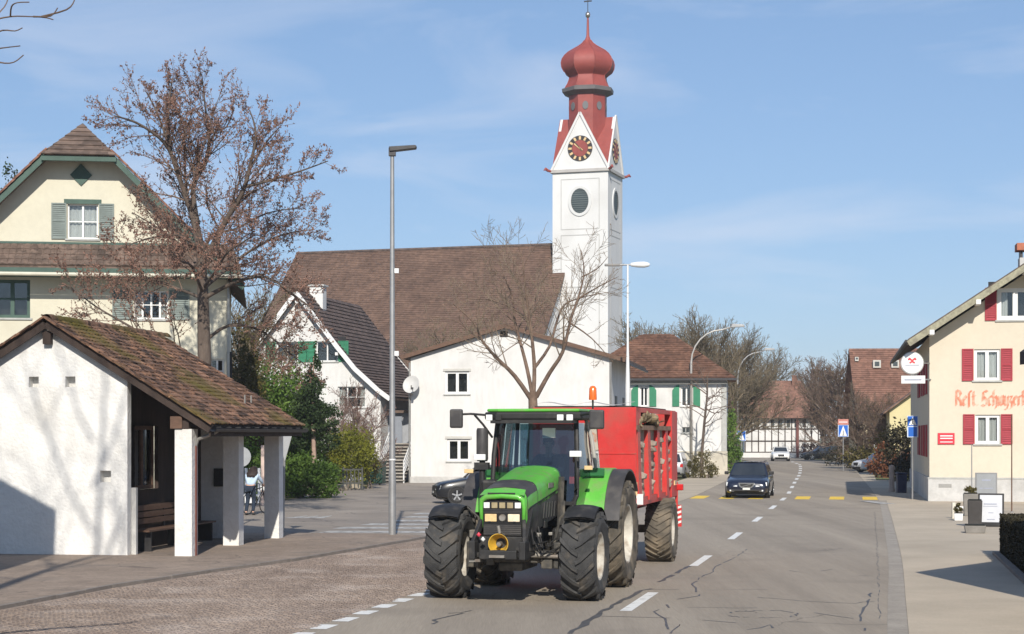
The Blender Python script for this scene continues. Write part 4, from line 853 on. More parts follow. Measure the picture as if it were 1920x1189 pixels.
MB().box(RM+0.22, RM+0.85, 4.0, 4.8, za_-0.6, za_+1.05).build('chimney', grey_r, rro)
for sx in (0.3, 0.75): MB().box(RM+sx-0.05, RM+sx+0.05, 4.1, 4.7, za_+1.053, za_+1.35).build('chimney_leg', metal_dk, rro)
MB().box(RM+0.1, RM+0.98, 3.9, 4.9, za_+1.353, za_+1.65).build('chimney_cap', mat('terracotta', (0.4, 0.14, 0.08), 0.8, 0.2, 2), rro)
for i, h in enumerate(hr): window(RS, h, white_p, bars=(1, 0) if i < 4 else (2, 0), sill=stone_g, fw=0.11 if i < 4 else 0.16, depth=0.16, curtain=(1.0 if i < 4 else 0.35), shut='lr', shm=red_s, shw=0.44)
for y, z0 in ((1.6, 1.75), (4.5, 1.75), (1.6, 4.3), (4.5, 4.3), (8, 1.75), (8, 4.3)):
    MB().box(-0.06, -0.003, y, y+0.45, z0, z0+1.3).build('shutter', red_s, RS); MB().box(-0.06, -0.003, y+1.4, y+1.85, z0, z0+1.3).build('shutter', red_s, RS); MB().box(-0.03, -0.003, y+0.46, y+1.39, z0, z0+1.3).build('side_window', oval_d, RS)
MB().box(0.35, 0.85, -0.055, -0.051, 0.55, 0.7).build('vent_grille', zinc, RS)
# broad-nib lettering painted on the gable wall
letter_m = mat('red_lettering', (0.58, 0.2, 0.12), 0.85, 0.15, 6.0, dirt=(0.6, 0.42, 0.31), dsc=7.0, dlo=0.42, dhi=0.66)
GL = {'R': [[(0,0),(.0,1.0)],[(-.18,.95),(.0,1.05),(.35,.95),(.42,.75),(.3,.58),(.05,.52)],[(.2,.54),(.42,.3),(.42,.08),(.55,0)]],
      'e': [[(.3,.12),(.12,0),(0,.12),(0,.5),(.15,.66),(.3,.52),(.02,.3)]], 's': [[(.12,-.12),(.12,.85),(.22,1.0),(.34,.92)]],
      't': [[(.12,.95),(.12,.12),(.24,0),(.34,.08)],[(0,.64),(.3,.64)]], '.': [[(.05,0),(.1,.06)]],
      'S': [[(-.05,.05),(.2,-.05),(.42,.1),(.42,.36),(.1,.6),(.06,.82),(.25,1.02),(.45,.92)],[(.1,.95),(.02,.3)]],
      'c': [[(.3,.1),(.14,0),(0,.12),(0,.52),(.15,.66),(.3,.56)]], 'h': [[(.02,0),(.02,1.0),(.14,1.04)],[(.04,.5),(.2,.66),(.34,.5),(.34,.05),(.22,-.2)]],
      'w': [[(0,.62),(0,.1),(.12,0),(.24,.1)],[(.24,.64),(.24,.1),(.36,0),(.5,.12)],[(.5,.12),(.5,.56),(.4,.68)]],
      'y': [[(0,.64),(0,.12),(.12,0),(.3,.12)],[(.3,.64),(.3,0),(.2,-.26),(.02,-.22)]], 'z': [[(0,.6),(.26,.62),(.04,.3),(.26,.2),(.2,-.18),(0,-.22)]],
      'r': [[(.04,0),(.04,.62)],[(.04,.5),(.18,.66),(.3,.58)]], 'o': [[(.15,.66),(0,.52),(0,.12),(.15,0),(.32,.12),(.32,.52),(.15,.66)]], 'f': [[(.1,-.15),(.1,.85),(.22,1.0),(.36,.92)],[(0,.62),(.3,.62)]]}
WD = {'R': .66, 'S': .6, 'w': .62, '.': .34, ' ': .2, 'z': .4, 'h': .46, 'y': .44}
def lettering(text, x, z, h, parent, y=-0.006):
    for c in text:
        if c in GL:
            m = MB(); nib = Vector((0.078, 0, 0.062))*h; k = 0
            for st_ in GL[c]:
                for a, b in zip(st_, st_[1:]):
                    p = Vector((x + a[0]*h*0.7, y - 0.0006*k, z + a[1]*h)); q = Vector((x + b[0]*h*0.7, y - 0.0006*k, z + b[1]*h)); k += 1
                    m.poly([p-nib, p+nib, q+nib, q-nib])
            m.build('letter', letter_m, parent)
        x += WD.get(c, .42)*h*0.7
lettering('Rest. Schwyzerhof', rx(1788), rzz(761), 0.58, RS)
MB().box(rx(1755), rx(1785), -0.05, -0.004, rzz(833), rzz(812)).build('red_board', mat('red_sign', (0.6, 0.03, 0.05), 0.5, 0.05, 2), RS)
for z0, z1 in ((818.5, 816.3), (823, 821), (829.5, 828)): MB().box(rx(1759), rx(1781.5), -0.056, -0.052, rzz(z0), rzz(z1)).build('board_line', white_p, RS)
# hanging signs at the corner
HS = thing('hanging_sign', 'round white inn sign with red emblem above an oblong white sign at the restaurant corner', 'sign', (16.55, 70.2, 0), -10.5)
cxs, czs = -0.68, rzz(681.5)
lit = mat('sign_white', (0.74, 0.73, 0.72), 0.4, 0.04, 2)
sg = MB().lathe([(0, -0.1), (0.41, -0.1), (0.43, -0.08), (0.43, 0.08), (0.41, 0.1), (0, 0.1)], 36, 'y', (cxs, -0.25, czs)).build('round_board', lit, HS, fix=True)
MB().lathe([(0.435, -0.07), (0.455, -0.07), (0.455, 0.07), (0.435, 0.07)], 36, 'y', (cxs, -0.25, czs)).build('board_rim', zinc, HS)
em = mat('red_emblem', (0.6, 0.05, 0.06), 0.5, 0.1, 3)
for a, b in (((-.13, .2), (.02, .08)), ((.13, .2), (-.02, .08)), ((-.02, .08), (.1, -.0)), ((.02, .08), (-.1, -.0)), ((-.16, .14), (-.05, .17)), ((.16, .14), (.05, .17))):
    MB().bar((cxs+a[0], -0.356 - 0.001*len(HS.children), czs+a[1]), (cxs+b[0], -0.356 - 0.001*len(HS.children), czs+b[1]), 0.006, 0.06, up=(0.3, 0, 1)).build('emblem_stroke', em, HS)
MB().box(cxs-0.27, cxs+0.27, -0.356, -0.351, czs-0.1, czs-0.065).build('sign_line', mat('grey_print', (0.3, 0.32, 0.4), 0.6, 0.1, 3), HS)
MB().box(cxs-0.42, cxs+0.5, -0.33, -0.17, rzz(719.5), rzz(705)).build('oblong_board', lit, HS); MB().box(cxs-0.3, cxs+0.36, -0.336, -0.331, rzz(714), rzz(711.5)).build('sign_line', MATS['grey_print'], HS)
MB().bar((cxs+0.4, -0.25, czs), (0.0, -0.02, czs), 0.06, 0.05).build('bracket', zinc, HS); MB().bar((cxs+0.42, -0.2, rzz(712)), (0.05, -0.03, rzz(712)), 0.06, 0.05).build('bracket', zinc, HS); MB().box(cxs-0.02, cxs+0.02, -0.27, -0.23, rzz(705), czs-0.44).build('hanger', zinc, HS)

# ------------------------------------------------------------------ two houses just outside the frame whose shadows fall into it
EH = thing('corner_house', 'house at the right edge of the picture, only its dark eaves corner showing', 'house', (8.83, 27.24, 0), 6.3)
b_ = MB(); b_.prism([(0, 0), (7, 0), (7, 3.9), (3.5, 6.6), (0, 3.9)], 'y', -9.5, 0); b_.build('wall', yellow_r, EH)
r_ = MB(); slab(r_, (-0.75, -10, 3.95), (-0.75, 0.75, 3.95), (3.5, 0.75, 6.95), (3.5, -10, 6.95), 0.2); slab(r_, (7.75, 0.75, 3.95), (7.75, -10, 3.95), (3.5, -10, 6.95), (3.5, 0.75, 6.95), 0.2); r_.build('roof', mat('tarred_eaves', (0.035, 0.028, 0.03), 0.8, 0.2, 2), EH)
LH = thing('neighbour_house', 'house left of the picture whose gable shadow falls on the bus shelter', 'house', (-10.0, 28.2, ZP), 2.0)
b_ = MB(); b_.prism([(-9, 0), (0.2, 0), (0.2, 7.4), (-4.4, 10.4), (-9, 7.4)], 'y', -10, 0); b_.build('wall', cream_r, LH)
r_ = MB(); slab(r_, (0.55, -10.4, 7.35), (0.55, 0.4, 7.35), (-4.4, 0.4, 10.6), (-4.4, -10.4, 10.6), 0.18); slab(r_, (-9.4, 0.4, 7.35), (-9.4, -10.4, 7.35), (-4.4, -10.4, 10.6), (-4.4, 0.4, 10.6), 0.18); r_.build('roof', tile_brown, LH, fix=True)

# ================================================================== trees, shrubs, hedges
bark_d = mat('dark_bark', (0.085, 0.062, 0.05), 0.95, 0.3, 4.0, bump=0.8, bsc=18, c2=(0.15, 0.115, 0.092), stretch=(1, 1, 0.3), fine=0.2, fsc=20)
bark_g = mat('grey_bark', (0.16, 0.125, 0.1), 0.95, 0.3, 3.0, bump=0.6, bsc=18, c2=(0.25, 0.2, 0.165), stretch=(1, 1, 0.3), fine=0.2, fsc=20)
twig_b = mat('brown_twigs', (0.135, 0.088, 0.065), 0.95, 0.3, 0.8, c2=(0.21, 0.145, 0.108))
twig_r = mat('red_brown_twigs', (0.17, 0.105, 0.085), 0.95, 0.25, 0.6, c2=(0.24, 0.165, 0.135))
twig_o = mat('olive_twigs', (0.16, 0.125, 0.08), 0.95, 0.3, 0.5, c2=(0.25, 0.2, 0.135))
twig_l = mat('pale_twigs', (0.19, 0.14, 0.1), 0.95, 0.25, 0.8, c2=(0.27, 0.21, 0.15))
withered = leafmat('withered_leaf', (0.19, 0.095, 0.066), (0.31, 0.18, 0.135), 0.9, 0.12)
leaf_g = leafmat('evergreen_leaf', (0.07, 0.14, 0.022), (0.17, 0.27, 0.05), 1.4, 0.3)
leaf_y = leafmat('yellow_green_leaf', (0.14, 0.16, 0.014), (0.25, 0.25, 0.03), 1.2, 0.3)
leaf_d = leafmat('dark_conifer_leaf', (0.022, 0.045, 0.014), (0.055, 0.085, 0.028), 1.5, 0.15)
leaf_o = leafmat('olive_brown_leaf', (0.085, 0.075, 0.02), (0.16, 0.13, 0.04), 1.2, 0.25)
leaf_h = leafmat('hedge_leaf', (0.028, 0.026, 0.014), (0.06, 0.05, 0.026), 2.0, 0.15)
leaf_r = leafmat('rusty_leaf', (0.16, 0.06, 0.03), (0.24, 0.1, 0.05), 1.2, 0.2)

class Tree:
    def __init__(s, seed, maxlev=3, dens=(2.2, 3.2, 5.0), ang=(35, 65), up=0.25, shrink=(0.32, 0.58), minr=0.006, wig=0.10, leafp=0, rk=0.55, start=0.18):
        s.r = random.Random(seed); s.maxlev = maxlev; s.dens = dens; s.ang = ang; s.up = up; s.shrink = shrink; s.minr = minr; s.wig = wig; s.rk = rk; s.start = start
        s.wood = MB(); s.twig = MB(); s.tips = []
    def limb(s, pts, r0, r1, lev):
        pts = [Vector(p) for p in pts]; k = len(pts)
        rr = [max(s.minr, r0 + (r1-r0)*i/(k-1)) for i in range(k)]
        (s.wood if lev <= 1 else s.twig).tube(pts, rr, 8 if lev == 0 else (6 if lev == 1 else 3), cap=False)
        if lev >= s.maxlev: s.tips.append(pts); return
        seg = [(pts[i+1]-pts[i]).length for i in range(k-1)]; L = sum(seg)
        n = int(L*s.dens[min(lev, len(s.dens)-1)] + s.r.random()); R_ = s.r
        for j in range(n):
            t = s.start + (1-s.start)*((j + R_.random())/n); d = t*L; i = 0
            while i < k-2 and d > seg[i]: d -= seg[i]; i += 1
            f = min(1, d/max(seg[i], 1e-6)); p = pts[i].lerp(pts[i+1], f); tg = (pts[i+1]-pts[i]).normalized()
            pr = Vector((R_.gauss(0, 1), R_.gauss(0, 1), R_.gauss(0, 1))); pr = (pr - tg*pr.dot(tg)).normalized()
            a = R(R_.uniform(*s.ang)); dr = (tg*math.cos(a) + pr*math.sin(a) + Vector((0, 0, s.up))).normalized()
            ln = L*R_.uniform(*s.shrink)*(1.1 - 0.55*t); rb = max(s.minr, (r0+(r1-r0)*t)*s.rk)
            s.shoot(p, dr, ln, rb, lev+1)
    def shoot(s, p, d, ln, r, lev):
        q = [p]; n = 4 if lev <= 2 else 3; d = Vector(d)
        for i in range(n):
            d = (d + Vector((s.r.gauss(0, s.wig), s.r.gauss(0, s.wig), s.r.gauss(0, s.wig) + 0.05))).normalized(); q.append(q[-1] + d*ln/n)
        s.limb(q, r, max(s.minr*0.8, r*0.35), lev)
    def leaves(s, per, size, spread):
        v = []; f = []; R_ = s.r
        for tp in s.tips:
            for _ in range(per):
                i = R_.randrange(1, len(tp)); p = tp[i-1].lerp(tp[i], R_.random()) + Vector((R_.gauss(0, spread), R_.gauss(0, spread), R_.gauss(0, spread)))
                a = Vector((R_.gauss(0, 1), R_.gauss(0, 1), R_.gauss(0, 1))).normalized(); b = a.orthogonal().normalized(); h = size*R_.uniform(0.5, 1.2); o = len(v)
                v += [p - a*h, p + b*h*0.5, p + a*h, p - b*h*0.5]; f.append((o, o+1, o+2, o+3))
        m = MB(); m.v = v; m.f = f; return m
    def finish(s, root, bark, twig, leaf=None, off=None):
        off = off or Vector((0, 0, 0))
        for mb, nm, mt in ((s.wood, 'trunk', bark), (s.twig, 'crown', twig)):
            mb.v = [(x-off[0], y-off[1], z-off[2]) for x, y, z in mb.v]; mb.build(nm, mt, root, True)
        if leaf:
            per, size, spread, mt = leaf; m = s.leaves(per, size, spread); m.v = [(p[0]-off[0], p[1]-off[1], p[2]-off[2]) for p in m.v]; m.build('leaves', mt, root)
def smooth_pts(p, n=3):
    q = []
    for i in range(len(p)-1):
        a, b, c, d = p[max(i-1, 0)], p[i], p[i+1], p[min(i+2, len(p)-1)]
        for j in range(n):
            t = j/n; q.append(0.5*((2*b) + (c-a)*t + (2*a-5*b+4*c-d)*t*t + (3*b-a-3*c+d)*t*t*t))
    return q + [p[-1]]
def px_limb(Yb, pix, dys=None):                            # limb traced in the photo, at distances around the trunk's
    dys = dys or [0]*len(pix); return smooth_pts([P(x, y, Yb + d) for (x, y), d in zip(pix, dys)])

# ---- big tree with withered leaves between shelter and cream house
YT = 56.0; bx_, _ = (382-960)*YT/FPX, 0
bt = thing('withered_tree', 'tall bare tree with clinging reddish-brown withered leaves in front of cream house', 'tree', (bx_, YT, 0))
t = Tree(11, 3, (1.5, 4.4, 7.5), (32, 62), 0.16, (0.3, 0.5), 0.006, 0.14, start=0.2, rk=0.42)
t.limb([P(382, 958, YT), P(384, 800, YT), P(383, 700, YT), P(380, 620, YT), P(380, 540, YT+0.2), P(378, 470, YT+0.3), P(370, 415, YT+0.3)], 0.34, 0.17, 1) if False else None
_q = px_limb(YT, [(384, 880), (384, 800), (384, 700), (382, 620), (380, 540), (376, 470), (365, 415)]); t.wood.tube([(bx_, YT, 0)] + _q, [0.36] + [0.28 - 0.16*i/(len(_q)-1) for i in range(len(_q))], 10, cap=False)
LB = [  # (pixels, depth offsets, r0, r1)
 ([(376, 470), (362, 410), (335, 330), (310, 275), (285, 240), (235, 205), (190, 190)], [0, 0, -.3, -.6, -1, -1.6, -2.2], .15, .03),
 ([(312, 280), (305, 210), (308, 140), (316, 95)], [-.6, -.3, 0, .2], .09, .02),
 ([(308, 262), (280, 180), (255, 130)], [-.6, 0, .6], .07, .02),
 ([(370, 420), (362, 350), (385, 300), (392, 240), (385, 170), (378, 90)], [0, .4, .8, 1.0, .8, .5], .14, .02),
 ([(390, 265), (405, 225), (425, 215), (440, 170)], [1, 1.4, 1.8, 2], .06, .02),
 ([(380, 500), (420, 420), (455, 360), (470, 300), (480, 230), (468, 175)], [0, -.4, -.8, -1, -1, -1], .15, .02),
 ([(460, 350), (500, 340), (560, 320), (615, 295)], [-.8, -1.2, -1.4, -1.2], .08, .02),
 ([(470, 310), (500, 250), (525, 215)], [-1, -.2, .5], .06, .02),
 ([(382, 540), (430, 500), (470, 470), (530, 440), (590, 430)], [0, .8, 1.4, 2.0, 2.4], .1, .02),
 ([(382, 560), (440, 530), (500, 520), (560, 560), (600, 590)], [0, -.6, -1.2, -1.6, -1.8], .1, .02),
 ([(384, 640), (430, 610), (490, 620), (540, 660), (580, 690)], [0, .4, .8, .8, .6], .09, .02),
 ([(384, 690), (340, 655), (290, 640), (240, 610), (180, 575), (135, 540)], [0, -.6, -1, -1.2, -1.2, -1], .1, .02),
 ([(382, 470), (330, 440), (270, 450), (210, 470)], [0, -.6, -1.2, -1.6], .07, .015),
 ([(380, 560), (330, 540), (270, 520), (190, 520)], [0, .6, 1.2, 1.6], .08, .015),
 ([(376, 480), (400, 440), (440, 430), (500, 400), (560, 390)], [0, 1.2, 2, 2.6, 3], .08, .02),
 ([(380, 520), (350, 470), (300, 430), (250, 400)], [0, 1.2, 2.2, 3], .08, .02),
 ([(382, 540), (410, 500), (430, 470), (480, 440)], [0, -1.6, -2.6, -3.2], .08, .02),
 ([(380, 550), (360, 500), (340, 490), (320, 470)], [0, -1.6, -2.6, -3.2], .08, .02),
 ([(370, 430), (350, 360), (340, 260), (345, 180)], [0, 1, 1.6, 1.8], .09, .02)]
for pix, dys, r0, r1 in LB:
    pix = [(380-(380-x)*(0.86 if y < 330 else 1.0) if x < 380 else x, 330-(330-y)*0.8 if y < 330 else y) for x, y in pix]
    t.limb(px_limb(YT, pix, dys), r0*0.72, r1*0.7, 1)
t.finish(bt, bark_d, twig_b, (10, 0.047, 0.03, withered), Vector((bx_, YT, 0)))

# ---- pollarded bare tree in front of the white hall
YT = 78.0; bx_ = (1000-960)*YT/FPX
ft = thing('forked_tree', 'bare forked tree in front of the white gabled building, behind the tractor', 'tree', (bx_, YT, 0))
t = Tree(23, 3, (1.1, 2.4, 5.0), (30, 60), 0.1, (0.32, 0.52), 0.008, 0.13, start=0.28, rk=0.45)
_q = px_limb(YT, [(1000, 850), (1000, 790), (999, 750), (998, 735)]); t.wood.tube([(bx_, YT, 0)] + _q, [0.28] + [0.24 - 0.05*i/(len(_q)-1) for i in range(len(_q))], 10, cap=False)
for pix, dys, r0, r1 in [
 ([(1000, 755), (965, 705), (930, 670), (905, 640), (888, 605), (850, 560)], [0, -.5, -1, -1.2, -1.4, -1.6], .16, .025),
 ([(998, 740), (988, 690), (975, 640), (965, 600), (960, 540), (940, 470), (935, 420)], [0, .5, 1, 1.2, 1.4, 1.4, 1.4], .15, .02),
 ([(1000, 745), (1002, 690), (997, 630), (992, 590), (985, 520), (980, 450), (972, 415)], [0, 0, 0, 0, -.2, -.3, -.3], .17, .02),
 ([(1005, 745), (1030, 700), (1055, 660), (1070, 600), (1085, 540), (1095, 480), (1090, 425)], [0, -.3, -.8, -1, -1, -1, -1], .16, .02),
 ([(1002, 690), (1030, 650), (1045, 600), (1060, 560), (1100, 540), (1140, 530)], [0, .6, 1.2, 1.6, 2, 2.2], .11, .02),
 ([(1085, 545), (1130, 510), (1160, 490)], [-1, -1.4, -1.6], .06, .015), ([(1068, 605), (1110, 635), (1150, 680)], [-1, -.5, 0], .06, .015), ([(1092, 490), (1120, 470), (1140, 440)], [-1, -.5, 0], .05, .012),
 ([(905, 640), (880, 620), (850, 600), (800, 590)], [-1.2, -1, -.8, -.6], .06, .015), ([(992, 600), (960, 570), (920, 550), (860, 545)], [0, .8, 1.4, 1.8], .07, .015),
 ([(990, 580), (1010, 520), (1025, 480)], [0, 1, 2], .06, .015), ([(975, 640), (945, 660), (915, 690)], [1, .5, 0], .04, .012)]: t.limb(px_limb(YT, [(x, 600-(600-y)*0.74 if y < 600 else y) for x, y in pix], dys), r0*0.68, r1*0.7, 1)
t.finish(ft, mat('brown_bark', (0.14, 0.09, 0.066), 0.95, 0.3, 3.0, bump=0.6, bsc=18, c2=(0.21, 0.145, 0.105), fine=0.2, fsc=20), twig_l, (1, 0.035, 0.03, leafmat('reddish_bud', (0.26, 0.15, 0.11), (0.36, 0.26, 0.16))), Vector((bx_, YT, 0)))

# ---- generic bare trees; built once per kind, copied for the rest
def bare_tree(name, label, loc, h, seed, r=0.25, lev=3, dens=(1.3, 2.2, 3.0), nl=8, low=0.25, spread=0.42, bark=bark_g, twig=twig_b, minr=0.012, leaf=None, group=None, up=0.25):
    root = thing(name, label, 'tree', (loc[0], loc[1], 0), 0, group)
    t = Tree(seed, lev, dens, (30, 60), up, (0.34, 0.6), minr, 0.13, start=0.2); g = t.r
    top = Vector((g.uniform(-.05, .05)*h, g.uniform(-.05, .05)*h, h*0.8)); tr = [Vector((0, 0, -0.05)), Vector((top.x*.1, top.y*.1, h*low*0.7)), Vector((top.x*.35, top.y*.35, h*0.45)), top]
    t.limb(tr, r, r*0.2, 1)
    for i in range(nl):
        a = i*2.4 + g.uniform(-.4, .4); z = h*(low + (0.68-low)*i/nl); b = Vector((top.x*z/h, top.y*z/h, z)); o = h*spread*g.uniform(0.6, 1.0)*(1 - 0.45*i/nl)
        e = b + Vector((math.cos(a)*o, math.sin(a)*o, h*g.uniform(0.2, 0.36))); m = b.lerp(e, 0.5) + Vector((0, 0, -h*0.03))
        t.limb([b, b.lerp(m, 0.5) + Vector((g.gauss(0, .1), g.gauss(0, .1), 0)), m, m.lerp(e, 0.55) + Vector((g.gauss(0, .15), g.gauss(0, .15), 0.1)), e], r*0.5*(1-0.4*i/nl), r*0.08, 1)
    t.finish(root, bark, twig, leaf); return root
def copy_tree(root, loc, rot, sc, label, group=None):
    r = root.copy(); COL.objects.link(r); r.location = (loc[0], loc[1], 0); r.rotation_euler = (0, 0, R(rot)); r.scale = (sc, sc, sc) if not isinstance(sc, tuple) else sc; r['label'] = label
    if group: r['group'] = group
    for c in list(root.children): d = c.copy(); COL.objects.link(d); d.parent = r
    return r
def at(px, Y): return ((px-960)*Y/FPX, Y)
tA = bare_tree('bare_tree', 'large bare brown tree just right of the hipped villa roof', at(1335, 140), 12.4, 31, 0.3, 3, (1.7, 4.2, 6.0), 13, 0.1, 0.42, bark_d, twig_o, 0.014, (1, 0.06, 0.06, leaf_o))
copy_tree(tA, at(1378, 158), 70, 0.98, 'bare brown tree behind the dark blue car, with the curved lamp before it')
copy_tree(tA, at(1425, 232), 150, 1.15, 'bare tree left of the half-timbered house roof')
copy_tree(tA, at(1285, 165), 220, 1.08, 'bare tree whose crown rises behind the villa roof on its right')
copy_tree(tA, at(1228, 150), 300, 1.02, 'bare treetop rising above the middle of the villa roof')
tB = bare_tree('bare_tree', 'bare grey tree right of the half-timbered house', at(1545, 190), 10.5, 47, 0.28, 3, (1.6, 4.0, 5.5), 13, 0.08, 0.42, bark_g, twig_b, 0.018, (1, 0.07, 0.06, leaf_o))
copy_tree(tB, at(1572, 172), 90, 0.98, 'bare tree with the far blue crossing sign before it'); copy_tree(tB, at(1520, 240), 200, 1.2, 'bare tree at the right end of the timbered house')
copy_tree(tB, at(1645, 128), 140, 0.52, 'low bare tree before the brown-roofed house front'); copy_tree(tB, at(1612, 136), 20, 0.6, 'bare tree at the left corner of the brown-roofed house')
copy_tree(tB, at(1682, 118), 260, 0.5, 'low bare tree in front of the yellow cottage')
# slanting young tree by the villa
sl = thing('young_tree', 'slender slanting young tree in front of the villa wall', 'tree', (*at(1315, 113), 0))
t = Tree(8, 3, (0.6, 2.0, 3.0), (40, 75), 0.1, (0.3, 0.5), 0.014, 0.15, start=0.45); Yv = 113; o_ = Vector((*at(1315, Yv), 0))
t.limb([o_] + px_limb(Yv, [(1316, 850), (1321, 790), (1326, 740), (1326, 705)]), 0.12, 0.04, 1)
for pix in ([(1324, 750), (1345, 742), (1360, 748)], [(1323, 765), (1340, 775), (1362, 765)], [(1326, 740), (1305, 725), (1290, 720)], [(1322, 770), (1300, 760), (1285, 768)]): t.limb(px_limb(Yv, pix), 0.05, 0.015, 2)
t.finish(sl, bark_d, twig_b, None, o_)
# trees before the church roof
tC = bare_tree('bare_tree', 'bushy bare tree before the church roof, left of the forked tree', at(880, 122), 10.6, 61, 0.25, 3, (1.7, 4.0, 5.5), 13, 0.12, 0.42, bark_d, twig_o, 0.012, (1, 0.06, 0.05, leaf_o))
copy_tree(tC, at(800, 128), 80, 0.93, 'bare tree above the gap between farmhouse and white building'); copy_tree(tC, at(955, 126), 190, 1.0, 'bare tree before the church roof, behind the white gable peak'); copy_tree(tC, at(1005, 132), 290, 0.95, 'bare tree next to the foot of the church tower')
copy_tree(tC, at(500, 112), 40, 0.9, 'bare tree left of the farmhouse gable'); copy_tree(tC, at(450, 90), 130, 1.0, 'bare tree behind the withered tree trunk')
tP = bare_tree('pink_twigged_shrub', 'pinkish bare tree in front of the farmhouse, left of the street lamp pole', at(672, 91), 5.6, 71, 0.11, 3, (3.0, 6.0, 8.0), 10, 0.1, 0.5, bark_g, twig_r, 0.008, (2, 0.04, 0.04, leafmat('pinkish_bud', (0.3, 0.17, 0.14), (0.42, 0.27, 0.23))))
copy_tree(tP, at(640, 97), 120, 0.85, 'pinkish bare tree before the farmhouse, behind the yellow-green bush')
# tree outside the frame on the left: its low twigs hang into the top corner and its shadow falls on the shelter
ot = thing('overhanging_tree', 'bare tree at the left edge, only its twigs hanging into the top corner', 'tree', (-7.9, 15.5, 0))
t = Tree(91, 3, (1.2, 2.0, 2.4), (35, 65), 0.15, (0.35, 0.6), 0.006, 0.13, start=0.3); o_ = Vector((-7.9, 15.5, 0))
t.wood.tube([o_, o_ + Vector((0, 0, 4)), o_ + Vector((-.2, .1, 8)), o_ + Vector((-.2, .3, 12)), o_ + Vector((0, .4, 16)), o_ + Vector((0.2, .4, 20))], [0.26, 0.22, 0.17, 0.09, 0.045, 0.02], 8, cap=False)
for z, dx, dy, dz in ((10.5, -2.2, -2, 4), (11.5, .9, 2.5, 4), (12.5, -2.5, 2, 4), (13.5, .8, -2, 4.5), (14, 1.6, 1.6, 4), (15.2, -1.8, 1, 4), (16.2, 1.5, .5, 4.5), (17.2, -1, -1, 4), (12, -1.6, 2.6, 3.4)):
    b = o_ + Vector((-.15, .2, z)); t.limb([b, b + Vector((dx*.3, dy*.3, dz*.2)), b + Vector((dx*.65, dy*.65, dz*.55)), b + Vector((dx, dy, dz))], 0.04, 0.012, 1)
Yo = 15.7
for pix, dys in (([(-60, 60), (-20, 40), (20, 31), (55, 31), (85, 33), (100, 37)], [0, 0, 0, 0, 0, 0]), ([(62, 31), (95, 30), (108, 15)], [0, 0, .1]), ([(78, 31), (125, 18), (140, 0), (140, -20)], [0, .1, .2, .2]), ([(-20, 42), (8, 14), (16, -6)], [0, .2, .3]), ([(20, 31), (22, 12), (32, 5), (55, 4)], [0, -.2, -.3, -.3]), ([(-30, 70), (4, 57), (28, 58), (42, 52)], [.3]*4), ([(-30, 95), (4, 90), (38, 86)], [.5]*3), ([(-30, 105), (0, 117), (25, 117), (44, 103)], [-.3]*4), ([(-60, 62), (-90, 110), (-130, 160)], [0, 0, 0])):
    t.limb(px_limb(Yo, pix, dys), 0.010, 0.004, 3)
t.wood.tube([o_ + Vector((0, 0, 4.2)), P(-300, 220, Yo), P(-95, 120, Yo), P(-60, 60, Yo)], [0.06, 0.05, 0.03, 0.015], 6, cap=False)
t.finish(ot, bark_g, twig_b, None, o_)

# ---- leafy shrubs: stems and a cloud of leaves in clumps
def leaf_cloud(seed, blobs, n, size, zmin=0.0, flat=0.0):
    rs = np.random.RandomState(seed); V = []; vol = np.array([b[3]*b[4]*b[5] for b in blobs]); cnt = np.maximum(10, (n*vol/vol.sum()).astype(int))
    for (cx, cy, cz, rx_, ry_, rz_), k in zip(blobs, cnt):
        nc = max(6, k//45); d = rs.normal(size=(nc, 3)); d /= np.linalg.norm(d, axis=1)[:, None]; rad = rs.uniform(0.5, 1.02, (nc, 1)); cc = d*rad
        idx = rs.randint(0, nc, k); p = cc[idx] + rs.normal(scale=0.15, size=(k, 3)); p = p*np.array([rx_, ry_, rz_]) + np.array([cx, cy, cz]); p[:, 2] = np.maximum(p[:, 2], zmin + 0.02)
        a = rs.normal(size=(k, 3)); a /= np.linalg.norm(a, axis=1)[:, None]; b = np.cross(a, rs.normal(size=(k, 3))); b /= np.linalg.norm(b, axis=1)[:, None]; s = size*rs.uniform(0.55, 1.25, (k, 1))
        V.append(np.stack([p - a*s, p + b*s*0.55, p + a*s, p - b*s*0.55], 1).reshape(-1, 3))
    V = np.concatenate(V); m = MB(); m.v = [tuple(r) for r in V.tolist()]; m.f = [(i, i+1, i+2, i+3) for i in range(0, len(V), 4)]; return m
def shrub(name, label, loc, blobs, n, size, lm, seed, cat='shrub', stems=5, sh=None, group=None, sm=bark_g, sr=0.03):
    root = thing(name, label, cat, (loc[0], loc[1], 0), 0, group); g = random.Random(seed)
    leaf_cloud(seed, blobs, n, size).build('foliage', lm, root)
    m = MB()
    for i in range(stems):
        b = blobs[g.randrange(len(blobs))]; m.tube([(g.uniform(-.2, .2)*stems/5, g.uniform(-.2, .2), -0.03), (b[0]*0.6, b[1]*0.6, b[2]*0.5), (b[0] + g.uniform(-.3, .3)*b[3], b[1], b[2] + b[5]*0.5)], [sr, sr*0.8, sr*0.3], 6, cap=False)
    m.build('stems', sm, root); return root
def S(px, Y): return ((px-960)*Y/FPX, Y)
